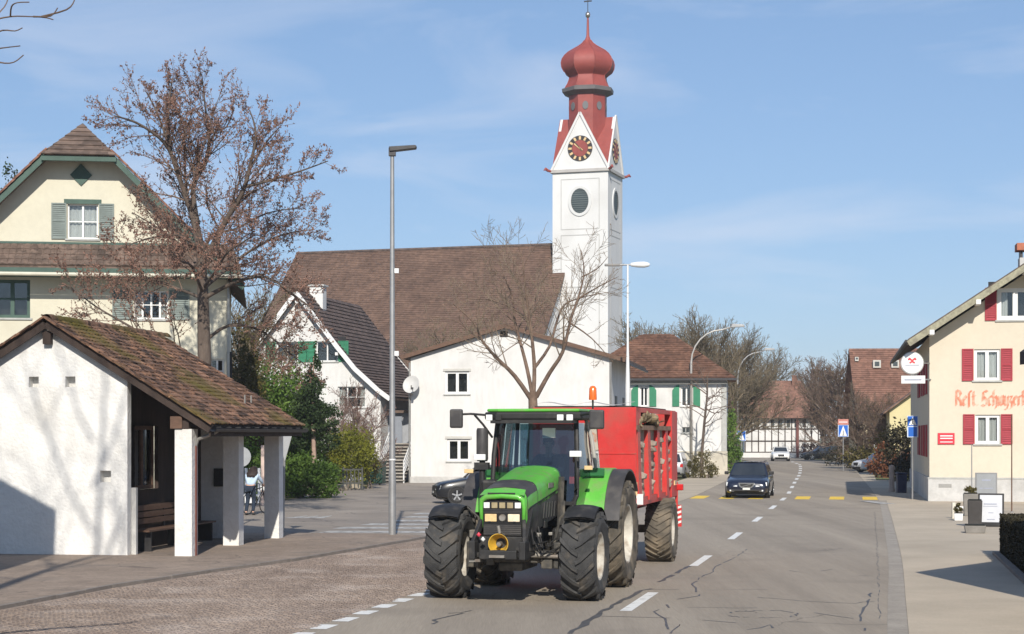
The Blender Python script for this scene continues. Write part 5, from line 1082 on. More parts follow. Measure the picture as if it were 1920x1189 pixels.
# garden left of the farmhouse drive
shrub('laurel_bush', 'large glossy green laurel bush behind the bus shelter roof', S(520, 82), [(0, 0, 3.0, 1.9, 1.3, 2.7), (-1.3, .2, 2.2, 1.2, 1, 2.1), (1.1, -.2, 2.4, 1.1, 1, 2.2)], 26000, 0.09, leaf_g, 1)
shrub('olive_conifer', 'olive-brown conifer beside the cream house corner', S(452, 80), [(0, 0, 3.0, 1.2, 1.1, 3.0), (0.1, 0, 5.6, .95, .75, 2.0)], 11000, 0.08, leaf_o, 2, 'conifer', 1, sr=0.12)
shrub('laurel_bush', 'low green bush under the conifer beside the street', S(560, 74), [(0, 0, .9, 1.0, .7, .95), (1.0, .1, .75, .8, .6, .8)], 9000, 0.07, leaf_g, 3)
shrub('yellow_green_bush', 'rounded yellow-green bush above the garden fence', S(655, 86), [(0, 0, 1.75, 1.3, .9, 1.35), (-.8, .1, 1.5, .8, .7, 1.1)], 11000, 0.06, leaf_y, 4)
shrub('brown_bush', 'brownish twiggy bush right of the yellow-green bush', S(692, 87), [(0, 0, 1.2, .55, .5, 1.3)], 1600, 0.06, leaf_o, 5)
shrub('laurel_bush', 'green bush seen between the shelter pillars', S(462, 72), [(0, 0, 1.3, 1.1, .8, 1.3), (-1.4, .4, 1.2, 1.0, .8, 1.2)], 4000, 0.08, leaf_g, 6)
pt_ = thing('pine_tree', 'slim dark green conifer with bare pinkish trunk before the farmhouse', 'conifer', (*S(588, 80), 0))
MB().tube([(0, 0, -.03), (0.02, 0, 1.5), (-.02, 0, 3.4), (0, 0, 6.2)], [0.12, 0.11, 0.08, 0.02], 8, cap=False).build('trunk', mat('pink_bark', (0.34, 0.24, 0.19), 0.9, 0.25, 5, bump=0.5, bsc=20), pt_)
leaf_cloud(12, [(0, 0, 5.6, .35, .35, .8), (.05, 0, 4.7, .65, .6, .7), (-.25, .1, 3.9, .8, .7, .6), (.45, 0, 3.5, .75, .7, .6), (-.1, 0, 3.0, 1.0, .8, .5), (-.75, 0, 2.5, .5, .5, .5), (.7, .1, 2.4, .55, .5, .5), (.05, 0, 6.3, .14, .14, .5)], 8500, 0.075).build('foliage', leaf_d, pt_)
shrub('dark_conifer', 'dark conifer top at the left edge beyond the cream house roof', (-27.0, 95), [(0, 0, 7, 2.6, 2.4, 7), (0.2, 0, 13.0, 1.7, 1.5, 2.8), (0.3, 0, 16.0, .8, .7, 1.7)], 26000, 0.11, leaf_d, 13, 'conifer', 1, sr=0.3)
shrub('green_bush', 'bright green bush at the right corner of the villa', S(1372, 121), [(0, 0, 2.2, .5, .6, 2.2), (.1, 0, 1.1, .6, .6, 1.1)], 2500, 0.09, leaf_g, 14)
shrub('brown_shrub', 'brown bare shrub at the foot of the curved street lamp', S(1318, 108), [(0, 0, .8, .75, .5, .9), (-.7, .1, .6, .5, .4, .6), (.6, 0, .5, .5, .4, .5)], 2600, 0.06, leaf_o, 15)
for i, (px_, Y, sx, h, lm, lb) in enumerate([(1596, 150, 2.6, 1.7, leaf_h, 'dark hedge behind the far blue crossing sign'), (1640, 128, 2.2, 2.0, leaf_o, 'olive shrub behind the parked white car'), (1668, 108, 1.3, 2.1, leaf_r, 'rusty red shrub beside the restaurant side wall'),
                                     (1690, 100, 1.0, 3.2, leaf_h, 'dark tall hedge against the restaurant side wall'), (1625, 138, 1.8, 1.4, leaf_h, 'dark low hedge right of the far crossing sign'), (1555, 195, 3.5, 1.8, leaf_r, 'reddish hedge beneath the far bare trees'), (1680, 115, 1.4, 3.0, leaf_o, 'olive bush below the yellow cottage gable')]):
    shrub('hedge_shrub', lb, S(px_, Y), [(0, 0, h*.5, sx, sx*.5, h*.55), (sx*.6, .2, h*.4, sx*.7, sx*.4, h*.45)], 3000, 0.11, lm, 30+i)
# clipped hedge on the right pavement
hg = thing('clipped_hedge', 'dark clipped hedge along the right pavement at the picture edge', 'hedge', (10.72, 38.9, 0.012), -11.3)
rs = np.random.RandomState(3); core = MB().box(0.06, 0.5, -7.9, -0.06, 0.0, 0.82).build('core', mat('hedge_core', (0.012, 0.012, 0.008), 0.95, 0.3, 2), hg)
k = 15000; pz = rs.uniform(0.02, 0.9, k); py_ = rs.uniform(-8, 0, k); sd_ = rs.randint(0, 3, k); px_ = np.where(sd_ == 0, rs.normal(0.04, .02, k), np.where(sd_ == 1, rs.uniform(0, .55, k), rs.uniform(0, .55, k)))
pz = np.where(sd_ == 1, rs.normal(0.86, .02, k), pz); py_ = np.where(sd_ == 2, rs.normal(-0.03, .02, k), py_)
p = np.stack([px_, py_, pz], 1); a = rs.normal(size=(k, 3)); a /= np.linalg.norm(a, axis=1)[:, None]; b = np.cross(a, rs.normal(size=(k, 3))); b /= np.linalg.norm(b, axis=1)[:, None]; s = 0.03*rs.uniform(.6, 1.3, (k, 1))
V = np.stack([p-a*s, p+b*s*.6, p+a*s, p-b*s*.6], 1).reshape(-1, 3); m = MB(); m.v = [tuple(r) for r in V.tolist()]; m.f = [(i, i+1, i+2, i+3) for i in range(0, len(V), 4)]; m.build('leaves', leaf_h, hg)
hk = MB(rz(-11.3)); 
MB().box(-0.16, -0.02, -8, 0.02, 0, 0.07).build('edging_stone', kerb_m, hg); 
gw = thing('garden_wall', 'low pale wall behind the clipped hedge at the picture edge', 'wall', (10.72, 38.9, 0.012), -11.3)
MB().box(0.66, 0.84, -8, -2.6, 0, 0.95).build('panel', grey_r, gw); MB().box(0.62, 0.88, -8, -2.55, 0.953, 1.02).build('coping', metal_dk, gw)
# rocks and soil edge of the garden
gs = MB().poly([(S(480, 70)[0], 70.5, 0.02), (S(545, 72)[0], 72, 0.02), (S(600, 84)[0], 83, 0.02), (S(690, 90)[0], 90, 0.02), (S(705, 112)[0], 112, 0.02), (S(400, 112)[0], 112, 0.02), (S(380, 72)[0], 71, 0.02)]).build('garden_soil', mat('garden_soil', (0.17, 0.145, 0.075), 0.95, 0.3, 1.2, bump=0.8, bsc=12, c2=(0.27, 0.23, 0.12), fine=0.25, fsc=8)); struct(gs)
rk = mat('garden_rock', (0.3, 0.26, 0.2), 0.95, 0.25, 3, bump=0.6, bsc=12)
for i, (px_, py_, r_) in enumerate([(548, 893, .55), (575, 891, .45), (600, 888, .35), (530, 897, .35), (640, 884, .3), (665, 881, .28), (618, 886, .3)]):
    x, y = G(px_, py_); y = min(y, 74 + (px_-530)*0.09); x = (px_-960)*y/FPX
    g = random.Random(i); bm = bmesh.new(); bmesh.ops.create_icosphere(bm, subdivisions=2, radius=r_)
    for v in bm.verts: v.co *= g.uniform(0.8, 1.15); v.co.z *= 0.75
    me = bpy.data.meshes.new('rock'); bm.to_mesh(me); bm.free(); me.materials.append(rk); o = inst('rock', me, None, (x, y, r_*0.3)); tag(o, ['large', 'squat', 'small', 'rounded', 'low', 'tiny', 'middling'][i] + ' garden rock ' + ['beside the give-way sign post', 'under the low green bush', 'in front of the pine trunk', 'left of the give-way sign post', 'below the yellow-green bush', 'at the drive end of the bed', 'near the garden fence'][i], 'rock')
gf = thing('garden_fence', 'grey slatted garden fence under the yellow-green bush', 'fence', (*S(612, 84), 0), 15)
for i in range(9): MB().box(i*0.19, i*0.19+0.05, 0, 0.03, 0.1, 1.0).build('slat', mat('grey_fence', (0.07, 0.072, 0.066), 0.8, 0.15, 3), gf)
for z in (0.3, 0.95): MB().box(-0.05, 1.7, 0.031, 0.07, z, z+0.07).build('rail', MATS['grey_fence'], gf)
for x in (-0.1, 0.8, 1.7): MB().box(x, x+0.07, 0.075, 0.15, 0, 1.1).build('post', MATS['grey_fence'], gf)

# ================================================================== tractor, spreader, cars
chrome_early = mat('lamp_chrome', (0.5, 0.5, 0.5), 0.2, 0.05, 5, metal=1.0)
rubber = mat('tractor_rubber', (0.04, 0.04, 0.041), 0.85, 0.3, 3.0, bump=0.4, bsc=60, c2=(0.07, 0.068, 0.066), dirt=(0.17, 0.14, 0.105), dsc=3.5, dlo=0.56, dhi=0.85)
rubber_d = mat('muddy_rubber', (0.07, 0.062, 0.052), 0.92, 0.3, 3.0, bump=0.4, bsc=60, c2=(0.13, 0.112, 0.088), dirt=(0.24, 0.195, 0.14), dsc=2.5, dlo=0.45, dhi=0.7)
rimm = mat('cream_rim', (0.5, 0.47, 0.41), 0.65, 0.15, 4.0, dirt=(0.24, 0.19, 0.14), dsc=5, dlo=0.44, dhi=0.68, fine=0.1, fsc=25)
tgreen = mat('tractor_green', (0.105, 0.42, 0.05), 0.42, 0.08, 3.0, coat=0.2, dirt=(0.2, 0.29, 0.11), dsc=5, dlo=0.47, dhi=0.78, fine=0.08, fsc=30)
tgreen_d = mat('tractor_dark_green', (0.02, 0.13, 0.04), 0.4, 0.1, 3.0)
tgrey = mat('hood_grey', (0.05, 0.047, 0.048), 0.55, 0.15, 4.0, dirt=(0.11, 0.1, 0.09), dsc=4, dlo=0.5, dhi=0.85)
tblack = mat('tractor_black', (0.022, 0.021, 0.021), 0.55, 0.25, 5.0, dirt=(0.08, 0.07, 0.058), dsc=5, dlo=0.55, dhi=0.85)
tcast = mat('cast_iron', (0.07, 0.066, 0.06), 0.7, 0.3, 6.0, metal=0.2, dirt=(0.17, 0.145, 0.11), dsc=6, dlo=0.45, dhi=0.75)
tsteel = mat('worn_steel', (0.3, 0.28, 0.25), 0.5, 0.25, 8.0, metal=0.5, dirt=(0.16, 0.12, 0.09), dsc=6, dlo=0.45, dhi=0.75)
yellow_g = mat('yellow_guard', (0.6, 0.36, 0.04), 0.5, 0.12, 5.0, dirt=(0.2, 0.13, 0.04), dsc=6, dlo=0.5, dhi=0.8)
lamp_w = mat('lamp_lens', (0.78, 0.78, 0.76), 0.15, 0.12, 12.0, spec=0.8, coat=0.6)
lamp_a = mat('amber_lens', (0.7, 0.5, 0.25), 0.2, 0.15, 12.0, spec=0.8, coat=0.6)
lamp_k = mat('dull_lens', (0.33, 0.27, 0.16), 0.3, 0.15, 12.0)
orange_b = mat('beacon_orange', (0.75, 0.14, 0.02), 0.25, 0.1, 6.0, coat=0.5)
red_l = mat('red_lens', (0.5, 0.02, 0.02), 0.25, 0.1, 6.0, coat=0.5)
cabglass = glass('cab_glass', (0.33, 0.46, 0.5), 2.2)

def tyre_mb(Rr, w, rr, n, h, slant, aw):
    m = MB(); hw = w/2
    prof = [(rr-0.02, -hw*.80), (rr+0.03, -hw*.90), (rr+(Rr-rr)*.45, -hw*1.02), (Rr-h-.09, -hw*1.0), (Rr-h-.03, -hw*.88), (Rr-h, -hw*.5), (Rr-h+.006, 0)]
    prof = prof + [(r, -t) for r, t in prof[-2::-1]]
    m.lathe(prof, 48, 'x')
    for sd in (1, -1):
        for i in range(n):
            p0 = 2*math.pi*(i + (0 if sd > 0 else .5))/n; rows = []
            for u in (-0.06, .25, .5, .75, .95, 1.04):
                x = sd*hw*min(u, .97); ph = p0 + slant*max(0, u)**1.15; rb = Rr - h - (0.02 if u > .9 else 0); rt = Rr - (0.012*u*u) - (0.0 if u < 1 else .075)
                if u > 1: x = sd*hw*1.0
                a = aw*(1.0 + .25*u); b = a*.72
                rows.append([(x, rr_*-math.cos(q), rr_*math.sin(q)) for rr_, q in ((rb-.02, ph-a), (rt, ph-b), (rt, ph+b), (rb-.02, ph+a))])
            vs = [p for r in rows for p in r]; k = len(rows); fs = []
            for j in range(k-1):
                for c in range(3): fs.append((j*4+c, j*4+c+1, (j+1)*4+c+1, (j+1)*4+c))
            fs += [(0, 1, 2, 3), ((k-1)*4+3, (k-1)*4+2, (k-1)*4+1, (k-1)*4)]; m.add(vs, fs)
    return m
def rim_mb(rr, w, sd):
    hw = w/2*sd; m = MB()
    m.lathe([(rr+.015, hw*.86), (rr-.02, hw*.84), (rr-.045, hw*.6), (rr-.05, hw*.35), (rr*.62, hw*.22), (rr*.5, hw*.3), (rr*.3, hw*.32), (0.0, hw*.34)], 40, 'x'); m.lathe([(rr+.01, -hw*.86), (rr-.05, -hw*.6), (rr-.05, hw*.2)], 40, 'x')
    for i in range(8):
        a = i*math.pi/4; m.lathe([(.018, hw*.3), (.018, hw*.4), (0, hw*.41)], 6, 'x', (0, rr*.4*math.cos(a), rr*.4*math.sin(a)))
    return m
def ag_wheel(parent, x, y, Rr, w, rr, n, h, slant, aw, sd, rot, rub, rmat, hubm):
    xf = Matrix.Rotation(rot, 4, 'X'); hub = MB(xf).lathe([(0, w*.5*sd*.46), (.13, w*.5*sd*.44), (.15, w*.5*sd*.2), (.15, -w*.3*sd), (0, -w*.3*sd)], 20, 'x').build('wheel', hubm, parent, True, ang=35)
    hub.location = (x, y, Rr - 0.012)
    t = tyre_mb(Rr, w, rr, n, h, slant, aw); t.xf = None; t.v = [tuple(xf @ Vector(p)) for p in t.v]; t.build('tyre', rub, hub, fix=True)
    rm = rim_mb(rr, w, sd); rm.build('rim', rmat, hub, True, ang=35); return hub

TR = thing('tractor', 'bright green tractor with muddy tyres, black mirrors and orange beacon driving towards us', 'tractor', (0.09, 28.65, 0), -13.5)
for sd in (-1, 1):
    ag_wheel(TR, sd*1.11, 0, .72, .58, .38, 17, .045, .38, .062, sd, .1*sd, rubber, rimm, tcast)
    ag_wheel(TR, sd*1.09, 2.65, .935, .62, .51, 20, .05, .33, .048, sd, .2*sd, rubber_d, rimm, tcast)
# frame and running gear
cs = MB(); cs.box(-.26, .26, -.55, 1.4, .62, 1.12); cs.box(-.36, .36, 1.4, 3.0, .6, 1.25); cs.box(-.2, .2, -.5, .6, .48, .62); cs.build('chassis', tcast, TR, bevel=.03)
axm = MB(); axm.bar((-.8, 0, .68), (.8, 0, .68), .2, .2); axm.lathe([(0, -.2), (.18, -.17), (.22, 0), (.18, .17), (0, .2)], 14, 'x', (.0, .02, .66)); axm.box(-.82, -.62, -.14, .14, .5, .92); axm.box(.62, .82, -.14, .14, .5, .92); axm.build('front_axle', tcast, TR, bevel=.02)
for sd in (-1, 1):
    MB().tube([(sd*.25, -.16, .72), (sd*.72, -.2, .7)], [.05, .035], 10).build('steering_cylinder', tsteel, TR); MB().tube([(sd*.2, .12, .62), (sd*.75, .16, .6)], .028, 8).build('tie_rod', tsteel, TR)
MB().lathe([(0, -.75), (.16, -.73), (.2, -.4), (.2, .4), (.16, .73), (0, .75)], 16, 'x', (0, 2.65, .92)).build('rear_axle', tcast, TR)
tk = MB().box(.38, .8, .75, 1.9, .62, 1.12).build('fuel_tank', tblack, TR, bevel=.08); MB().box(-.8, -.38, .75, 1.9, .62, 1.12).build('fuel_tank', tblack, TR, bevel=.08)
for i in range(3): MB().box(.8, 1.02, 1.15+i*.04, 1.5+i*.04, .5+i*.28, .54+i*.28).build('step', tblack, TR)
# bonnet: lofted shell in separate panels
def hood(y, a):                                            # a in -1..1 across, from left lower edge over the top to right lower edge
    f = (y + 1.0)/2.35; hwid = .37 + .075*min(1, f*1.2) + (-.05*max(0, .1-f)/.1); zt = 1.83 + .31*f - .12*max(0, .12-f)/.12*max(0, .12-f)/.12*1.4; zb = 1.02 + .2*f
    s = 1 if a >= 0 else -1; b = abs(a)
    k = [(0, 0, 0), (.25, .5, -.012), (.42, .82, -.045), (.52, .95, -.12), (.62, 1.0, -.24), (.8, 1.0, -.5), (1.0, .96, -.8)]
    for (b0, x0, z0), (b1, x1, z1) in zip(k, k[1:]):
        if b <= b1 + 1e-9:
            t = (b-b0)/(b1-b0); return (s*hwid*(x0 + (x1-x0)*t), y, max(zb, zt + (z0 + (z1-z0)*t)))
def panel(name, m, y0, y1, a0, a1, ny=8, na=14, off=0.0):
    mb = MB(); mb.grid(lambda u, v: Vector(hood(y0 + (y1-y0)*u, a0 + (a1-a0)*v)) + Vector((0, 0, off)) , ny, na); return mb.build(name, m, TR, True, ang=50, fix=True)
panel('nose_lip', tgreen, -1.0, -.84, -.8, .8, 4, 24); panel('bonnet_vent_panel', tgrey, -.84, -.28, -.56, .56, 6, 20); panel('bonnet_top', tgreen, -.28, 1.32, -.56, .56, 10, 20)
for sd in (-1, 1): panel('bonnet_side', tgreen, -.84, -.28, sd*.56, sd*.7, 4, 6); panel('bonnet_side', tgreen, -.28, 1.32, sd*.56, sd*.74, 8, 6); panel('side_grille', tgrey, -.84, 1.32, sd*(.7 if sd else 0), sd*1.0, 10, 6)
panel('nose_side', tgreen, -1.0, -.84, .8, 1.0, 3, 4); panel('nose_side', tgreen, -1.0, -.84, -1.0, -.8, 3, 4)
for sd in (-1, 1):
    for i in range(5): MB().bar((sd*.452, -.1+i*.2, 1.3), (sd*.452, .0+i*.2, 1.55), .012, .03).build('side_vent', tblack, TR)
# grille panel with lamps
gp = MB(); fy = -.995
o_ = [hood(-1.0, -1 + 2*i/28) for i in range(29)]; gp.poly([(x*.985, fy, z-.01) for x, _, z in o_]); grl = gp.build('grille', tblack, TR)
gf_ = MB(); gf_.box(-.315, .315, -1.03, -.997, 1.06, 1.62); gf_.build('grille_frame', mat('gloss_black', (0.016, 0.015, 0.015), .3, .2, 5), TR, bevel=.02)
lipm = MB(); lipm.tube([(-.33, -1.01, 1.2), (-.345, -1.02, 1.5), (-.33, -1.03, 1.63), (-.25, -1.04, 1.68), (0, -1.055, 1.7), (.25, -1.04, 1.68), (.33, -1.03, 1.63), (.345, -1.02, 1.5), (.33, -1.01, 1.2)], [.025, .035, .045, .05, .05, .05, .045, .035, .025], 8); lipm.build('grille_surround', tgreen, TR, True)
MB().bar((-.22, -1.09, 1.735), (.22, -1.09, 1.735), .015, .02).build('lip_slot', tblack, TR)
MB().grid(lambda u, v: ((u-.5)*.72*(1-.08*v), -1.06+.22*v, 1.7+.085*v+.03*(1-(2*u-1)**2)), 10, 3).build('nose_cap', tgreen, TR, True)
for i, (x, m_) in enumerate(((-.25, lamp_w), (-.125, lamp_k), (0, lamp_k), (.125, lamp_k), (.25, lamp_w))): MB().box(x-.048, x+.048, -1.045, -1.031, 1.5, 1.59).build('upper_lamp', m_, TR, bevel=.006)
for sd in (-1, 1): MB().box(sd*.185-.095, sd*.185+.095, -1.05, -1.031, 1.29, 1.41).build('headlight', lamp_a if sd < 0 else mat('warm_lens', (.78, .66, .48), .15, .15, 12, coat=.6), TR, bevel=.02); 
MB().lathe([(0, -1.05), (.05, -1.05), (.06, -1.03)], 16, 'y', (0, 0, 1.35)).build('badge', tsteel, TR); MB().box(-.3, .3, -1.036, -1.031, 1.08, 1.24).build('lower_mesh', tgrey, TR)
for i in range(5): MB().box(-.3, .3, -1.043, -1.037, 1.09+i*.032, 1.102+i*.032).build('grille_slat', tblack, TR)
for i in range(3): MB().box(-.3, .3, -1.042, -1.032, 1.425+i*.022, 1.434+i*.022).build('grille_slat', tgrey, TR)
for y in (-.84, -.28):
    MB().tube([Vector(hood(y, -1+2*i/40))*1.0 + Vector((0, 0, .003)) for i in range(41)], .006, 5).build('panel_gap', tblack, TR)
for sd in (-1, 1):
    MB().tube([Vector(hood(-.84+2.16*i/20, sd*.7)) + Vector((sd*.003, 0, 0)) for i in range(21)], .007, 5).build('panel_gap', tblack, TR)
    MB().box(sd*.437-.004, sd*.437+.004, .35, .75, 1.78, 1.86).build('bonnet_decal', tsteel, TR)
    MB().box(sd*.2-.02, sd*.2+.02, -1.065, -1.05, 1.29, 1.3).build('lamp_clip', chrome_early, TR)
# front linkage with yellow power take-off guard
fl = MB(); fl.box(-.42, .42, -1.25, -.55, .74, .82); fl.box(-.36, .36, -1.12, -.6, .82, 1.06)
for sd in (-1, 1): fl.bar((sd*.37, -.6, 1.45), (sd*.4, -1.3, .78), .07, .14); fl.bar((sd*.34, -1.0, 1.3), (sd*.42, -1.32, .9), .06, .1); fl.box(sd*.4-.05, sd*.4+.05, -1.4, -1.1, .72, 1.0)
fl.box(-.3, .3, -1.34, -1.2, .72, .86); fl.build('front_linkage', tblack, TR, bevel=.012)
_g = random.Random(77)
for sd in (-1, 1):
    for k in range(9):
        x0 = sd*_g.uniform(.3, .75); z0 = _g.uniform(.55, 1.2); y0 = _g.uniform(-.35, .3); a = _g.uniform(.03, .09); MB().box(x0-a, x0+a, y0-a, y0+a*1.4, z0-a*.8, z0+a*.8).build('axle_bracket', (tcast, tblack, tsteel)[k % 3], TR, bevel=.01)
    for k in range(4): x0 = sd*_g.uniform(.3, .45); MB().tube([(x0, -.3, _g.uniform(1.0, 1.3)), (sd*_g.uniform(.45, .6), -.38, _g.uniform(.7, .95)), (sd*_g.uniform(.6, .8), -.1, _g.uniform(.75, 1.0))], .014, 6).build('hydraulic_hose', tblack, TR)
MB().lathe([(.09, -.98), (.1, -1.1), (.145, -1.26), (.16, -1.3), (.15, -1.3), (.13, -1.24), (.08, -1.12), (0, -1.1)], 24, 'y', (.0, 0, .96)).build('shaft_guard', yellow_g, TR, True, ang=50); MB().tube([(0, -1.05, .96), (0, -1.28, .95)], .035, 10).build('shaft_stub', tsteel, TR)
MB().tube([(.02, -1.05, 1.08), (.02, -1.3, 1.14), (.0, -1.3, 1.24)], .025, 8).build('top_link', tsteel, TR)
MB().lathe([(0, -.04), (.04, 0), (0, .04)], 10, 'z', (-.31, -1.3, 1.1)).build('red_coupler', mat('red_cap', (.6, .05, .08), .4, .1, 3), TR, True); MB().lathe([(0, -.04), (.04, 0), (0, .04)], 10, 'z', (-.24, -1.31, 1.03)).build('white_coupler', white_p, TR, True)
MB().box(-.12, .12, -1.41, -1.345, .75, .79).build('drawbar_jaw', tsteel, TR); MB().box(-.45, -.28, -1.36, -1.28, .68, .72).build('hook_plate', tsteel, TR)
for k, (x0, z0, x1, z1) in enumerate(((.3, 1.2, .5, .85), (.34, 1.3, .58, .95), (-.32, 1.25, -.52, .85), (-.36, 1.15, -.6, .95), (-.3, 1.0, -.45, .8))): MB().tube([(x0, -.6, z0), ((x0+x1)/2, -.85, min(z0, z1)-.02), (x1, -.45, z1)], .016, 6).build('hose', tblack, TR)
# front mudguards and stays
for sd in (-1, 1):
    mg = MB(); mg.grid(lambda u, v: (sd*(.86 + .5*v), -.83*math.cos(R(52 + 92*u)) , .70 + (.83 - .04*(2*v-1)**2)*math.sin(R(52 + 92*u))), 12, 4); mg.grid(lambda u, v: (sd*(.86 + .5*v), -.8*math.cos(R(52 + 92*u)), .70 + (.8 - .04*(2*v-1)**2)*math.sin(R(52 + 92*u))), 12, 4)
    mg.build('front_mudguard', tblack, TR, True); MB().tube([(sd*.6, .05, .9), (sd*.68, .1, 1.3), (sd*.9, .1, 1.49)], .022, 6).build('mudguard_stay', tcast, TR)
# rear wings: green inner half, black outer half
for sd in (-1, 1):
    def arc(x0, x1, r, a0, a1, n=16, xf=None):
        m = MB()
        for rr_ in (r, r-.03): m.grid(lambda u, v: (sd*(x0 + (x1-x0)*v), 2.65 - rr_*math.cos(R(a0 + (a1-a0)*u)), .93 + rr_*math.sin(R(a0 + (a1-a0)*u)) - .05*v*v*0), n, 3)
        m.grid(lambda u, v: (sd*x1, 2.65 - (r-.03*v)*math.cos(R(a0+(a1-a0)*u)), .93 + (r-.03*v)*math.sin(R(a0+(a1-a0)*u))), n, 1); m.grid(lambda u, v: (sd*(x0+(x1-x0)*v), 2.65 - (r-.03*u)*math.cos(R(a0)), .93 + (r-.03*u)*math.sin(R(a0))), 1, 3); return m
    arc(.62, 1.12, 1.14, 20, 150).build('rear_wing', tgreen, TR, True, ang=50, fix=True); arc(1.122, 1.39, 1.12, 14, 140).build('wing_extension', tgrey, TR, True, ang=50, fix=True)
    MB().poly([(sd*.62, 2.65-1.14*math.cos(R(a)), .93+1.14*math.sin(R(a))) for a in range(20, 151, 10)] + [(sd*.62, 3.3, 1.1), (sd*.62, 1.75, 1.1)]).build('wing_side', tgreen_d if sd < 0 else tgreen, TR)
    MB().box(sd*.92-.13, sd*.92+.13, 2.0, 2.06, 1.93, 2.08).build('wing_lamp', tgreen_d, TR, bevel=.02)
# cab: pillars, glass, roof, doors
CB = dict(f0=1.22, f1=1.42, r=2.95, z0=1.28, z1=2.86, w0=.76, w1=.70)
for sd in (-1, 1):
    MB().tube([(sd*.60, 1.16, 1.3), (sd*.73, 1.2, 1.62), (sd*.72, 1.3, 2.3), (sd*.68, 1.42, 2.9)], .042, 8).build('front_pillar', tblack, TR)
    MB().tube([(sd*.70, 2.25, 1.2), (sd*.86, 2.2, 1.7), (sd*.87, 2.2, 2.1), (sd*.8, 2.15, 2.6), (sd*.72, 2.1, 2.9)], .035, 8).build('door_pillar', mat('highlight_pillar', (.4, .38, .34), .5, .1, 4) if sd > 0 else tblack, TR)  # right pillar coloured pale to imitate the highlight along its curve
    MB().tube([(sd*.72, 2.98, 1.5), (sd*.74, 3.0, 2.1), (sd*.7, 2.98, 2.9)], .04, 8).build('rear_pillar', tblack, TR)
    MB().grid(lambda u, v: (sd*((.73-.05*v) + (.13-.07*v)*math.sin(u*math.pi/2)*(.4+.6*math.sin(min(1, v*1.3)*math.pi*.8))), 1.22 + .16*v + (.98-.2*v)*u, 1.3 + 1.55*v), 6, 8).build('door_glass', cabglass, TR, True)
    MB().grid(lambda u, v: (sd*(.83-.1*v), 2.26 + .68*u, 1.75 + 1.1*v), 2, 2).build('side_glass', cabglass, TR)
    MB().box(sd*.7-.02, sd*.7+.02, 1.25, 2.9, 1.16, 1.3).build('cab_sill', tblack, TR)
MB().grid(lambda u, v: ((2*u-1)*(.70-.04*v), 1.2 + .2*v - .05*(1-(2*u-1)**2), 1.5 + 1.36*v), 10, 6).build('windscreen', cabglass, TR, True); MB().box(-.66, .66, 2.985, 2.995, 1.9, 2.84).build('rear_window', cabglass, TR)
MB().box(-.7, .7, 1.3, 2.9, 1.12, 1.2).build('cab_floor', tblack, TR); MB().box(-.68, .68, 2.86, 2.94, 1.2, 1.78).build('cab_back', tblack, TR); MB().bar((-.73, 1.17, 1.5), (.73, 1.17, 1.5), .05, .06).build('screen_sill', tblack, TR)
MB().tube([(-.62, 1.19, 1.5), (-.2, 1.12, 2.1), (.35, 1.12, 2.05)], .012, 6).build('wiper', tblack, TR)
rfm = MB(); ot_ = [(-.84, 1.12), (-.6, 1.0), (.6, 1.0), (.84, 1.12), (.88, 2.0), (.82, 3.05), (-.82, 3.05), (-.88, 2.0)]
rfm.prism(ot_, 'z', 2.9, 3.03); rfm.build('roof_base', tblack, TR, bevel=.03, fix=True); MB().prism([(x*.95, 1.02 + (y-1.02)*.97) for x, y in ot_], 'z', 3.032, 3.085).build('roof_cap', tgreen, TR, bevel=.035, fix=True, seg=3)
MB().prism([(-.7, .97), (.7, .97), (.72, 1.3), (-.72, 1.3)], 'z', 2.84, 2.899).build('roof_visor', tblack, TR, fix=True)
for x, m_ in ((-.72, lamp_w), (-.56, tblack), (.5, lamp_w), (.66, lamp_w)): MB().box(x-.055, x+.055, .955, .998, 2.885, 2.985).build('work_lamp', m_, TR, bevel=.01)
# mirrors on arms, silencer, rails, lamps on the rails, beacon
MB().tube([(-.8, 1.12, 2.98), (-1.05, 1.0, 3.0), (-1.25, .95, 2.99)], .022, 6).build('mirror_arm', tblack, TR); MB().tube([(-.72, 1.2, 2.6), (-.86, 1.1, 2.82), (-.98, 1.0, 2.98)], .02, 6).build('mirror_strut', tblack, TR)
MB().box(-1.39, -1.17, .88, .98, 2.76, 3.08).build('mirror', tgrey, TR, bevel=.03)
MB().tube([(.82, 1.12, 2.98), (1.0, 1.0, 3.0), (1.1, .95, 3.0)], .022, 6).build('mirror_arm', tblack, TR); MB().box(1.0, 1.25, .88, .98, 2.74, 3.06).build('mirror', tgrey, TR, bevel=.03)
MB().lathe([(.0, 2.2), (.085, 2.2), (.1, 2.24), (.1, 2.72), (.085, 2.76), (0, 2.76)], 20, 'z', (-.86, 1.05, 0)).build('silencer', tgrey, TR, True, ang=40); MB().tube([(-.86, 1.05, 1.5), (-.86, 1.05, 2.2)], .05, 10).build('exhaust_pipe', tblack, TR); MB().box(-.98, -.74, .96, 1.1, 2.06, 2.18).build('silencer_bracket', tblack, TR)
MB().box(-.97, -.77, .9, .95, 2.22, 2.32).build('rail_lamp', lamp_w, TR, bevel=.01); MB().box(.66, .86, .95, 1.0, 2.28, 2.38).build('rail_lamp', lamp_w, TR, bevel=.01); MB().tube([(.7, 1.2, 1.7), (.78, 1.02, 1.75), (.76, .98, 2.3)], .016, 6).build('grab_rail', tblack, TR)
MB().box(-1.16, -1.0, .98, 1.03, 2.0, 2.07).build('indicator', lamp_a, TR, bevel=.008); MB().tube([(-.74, 1.1, 2.1), (-1.02, 1.0, 2.03)], .018, 6).build('indicator_arm', tblack, TR); MB().box(.86, 1.0, 1.2, 1.25, 2.06, 2.13).build('indicator', lamp_a, TR, bevel=.008)
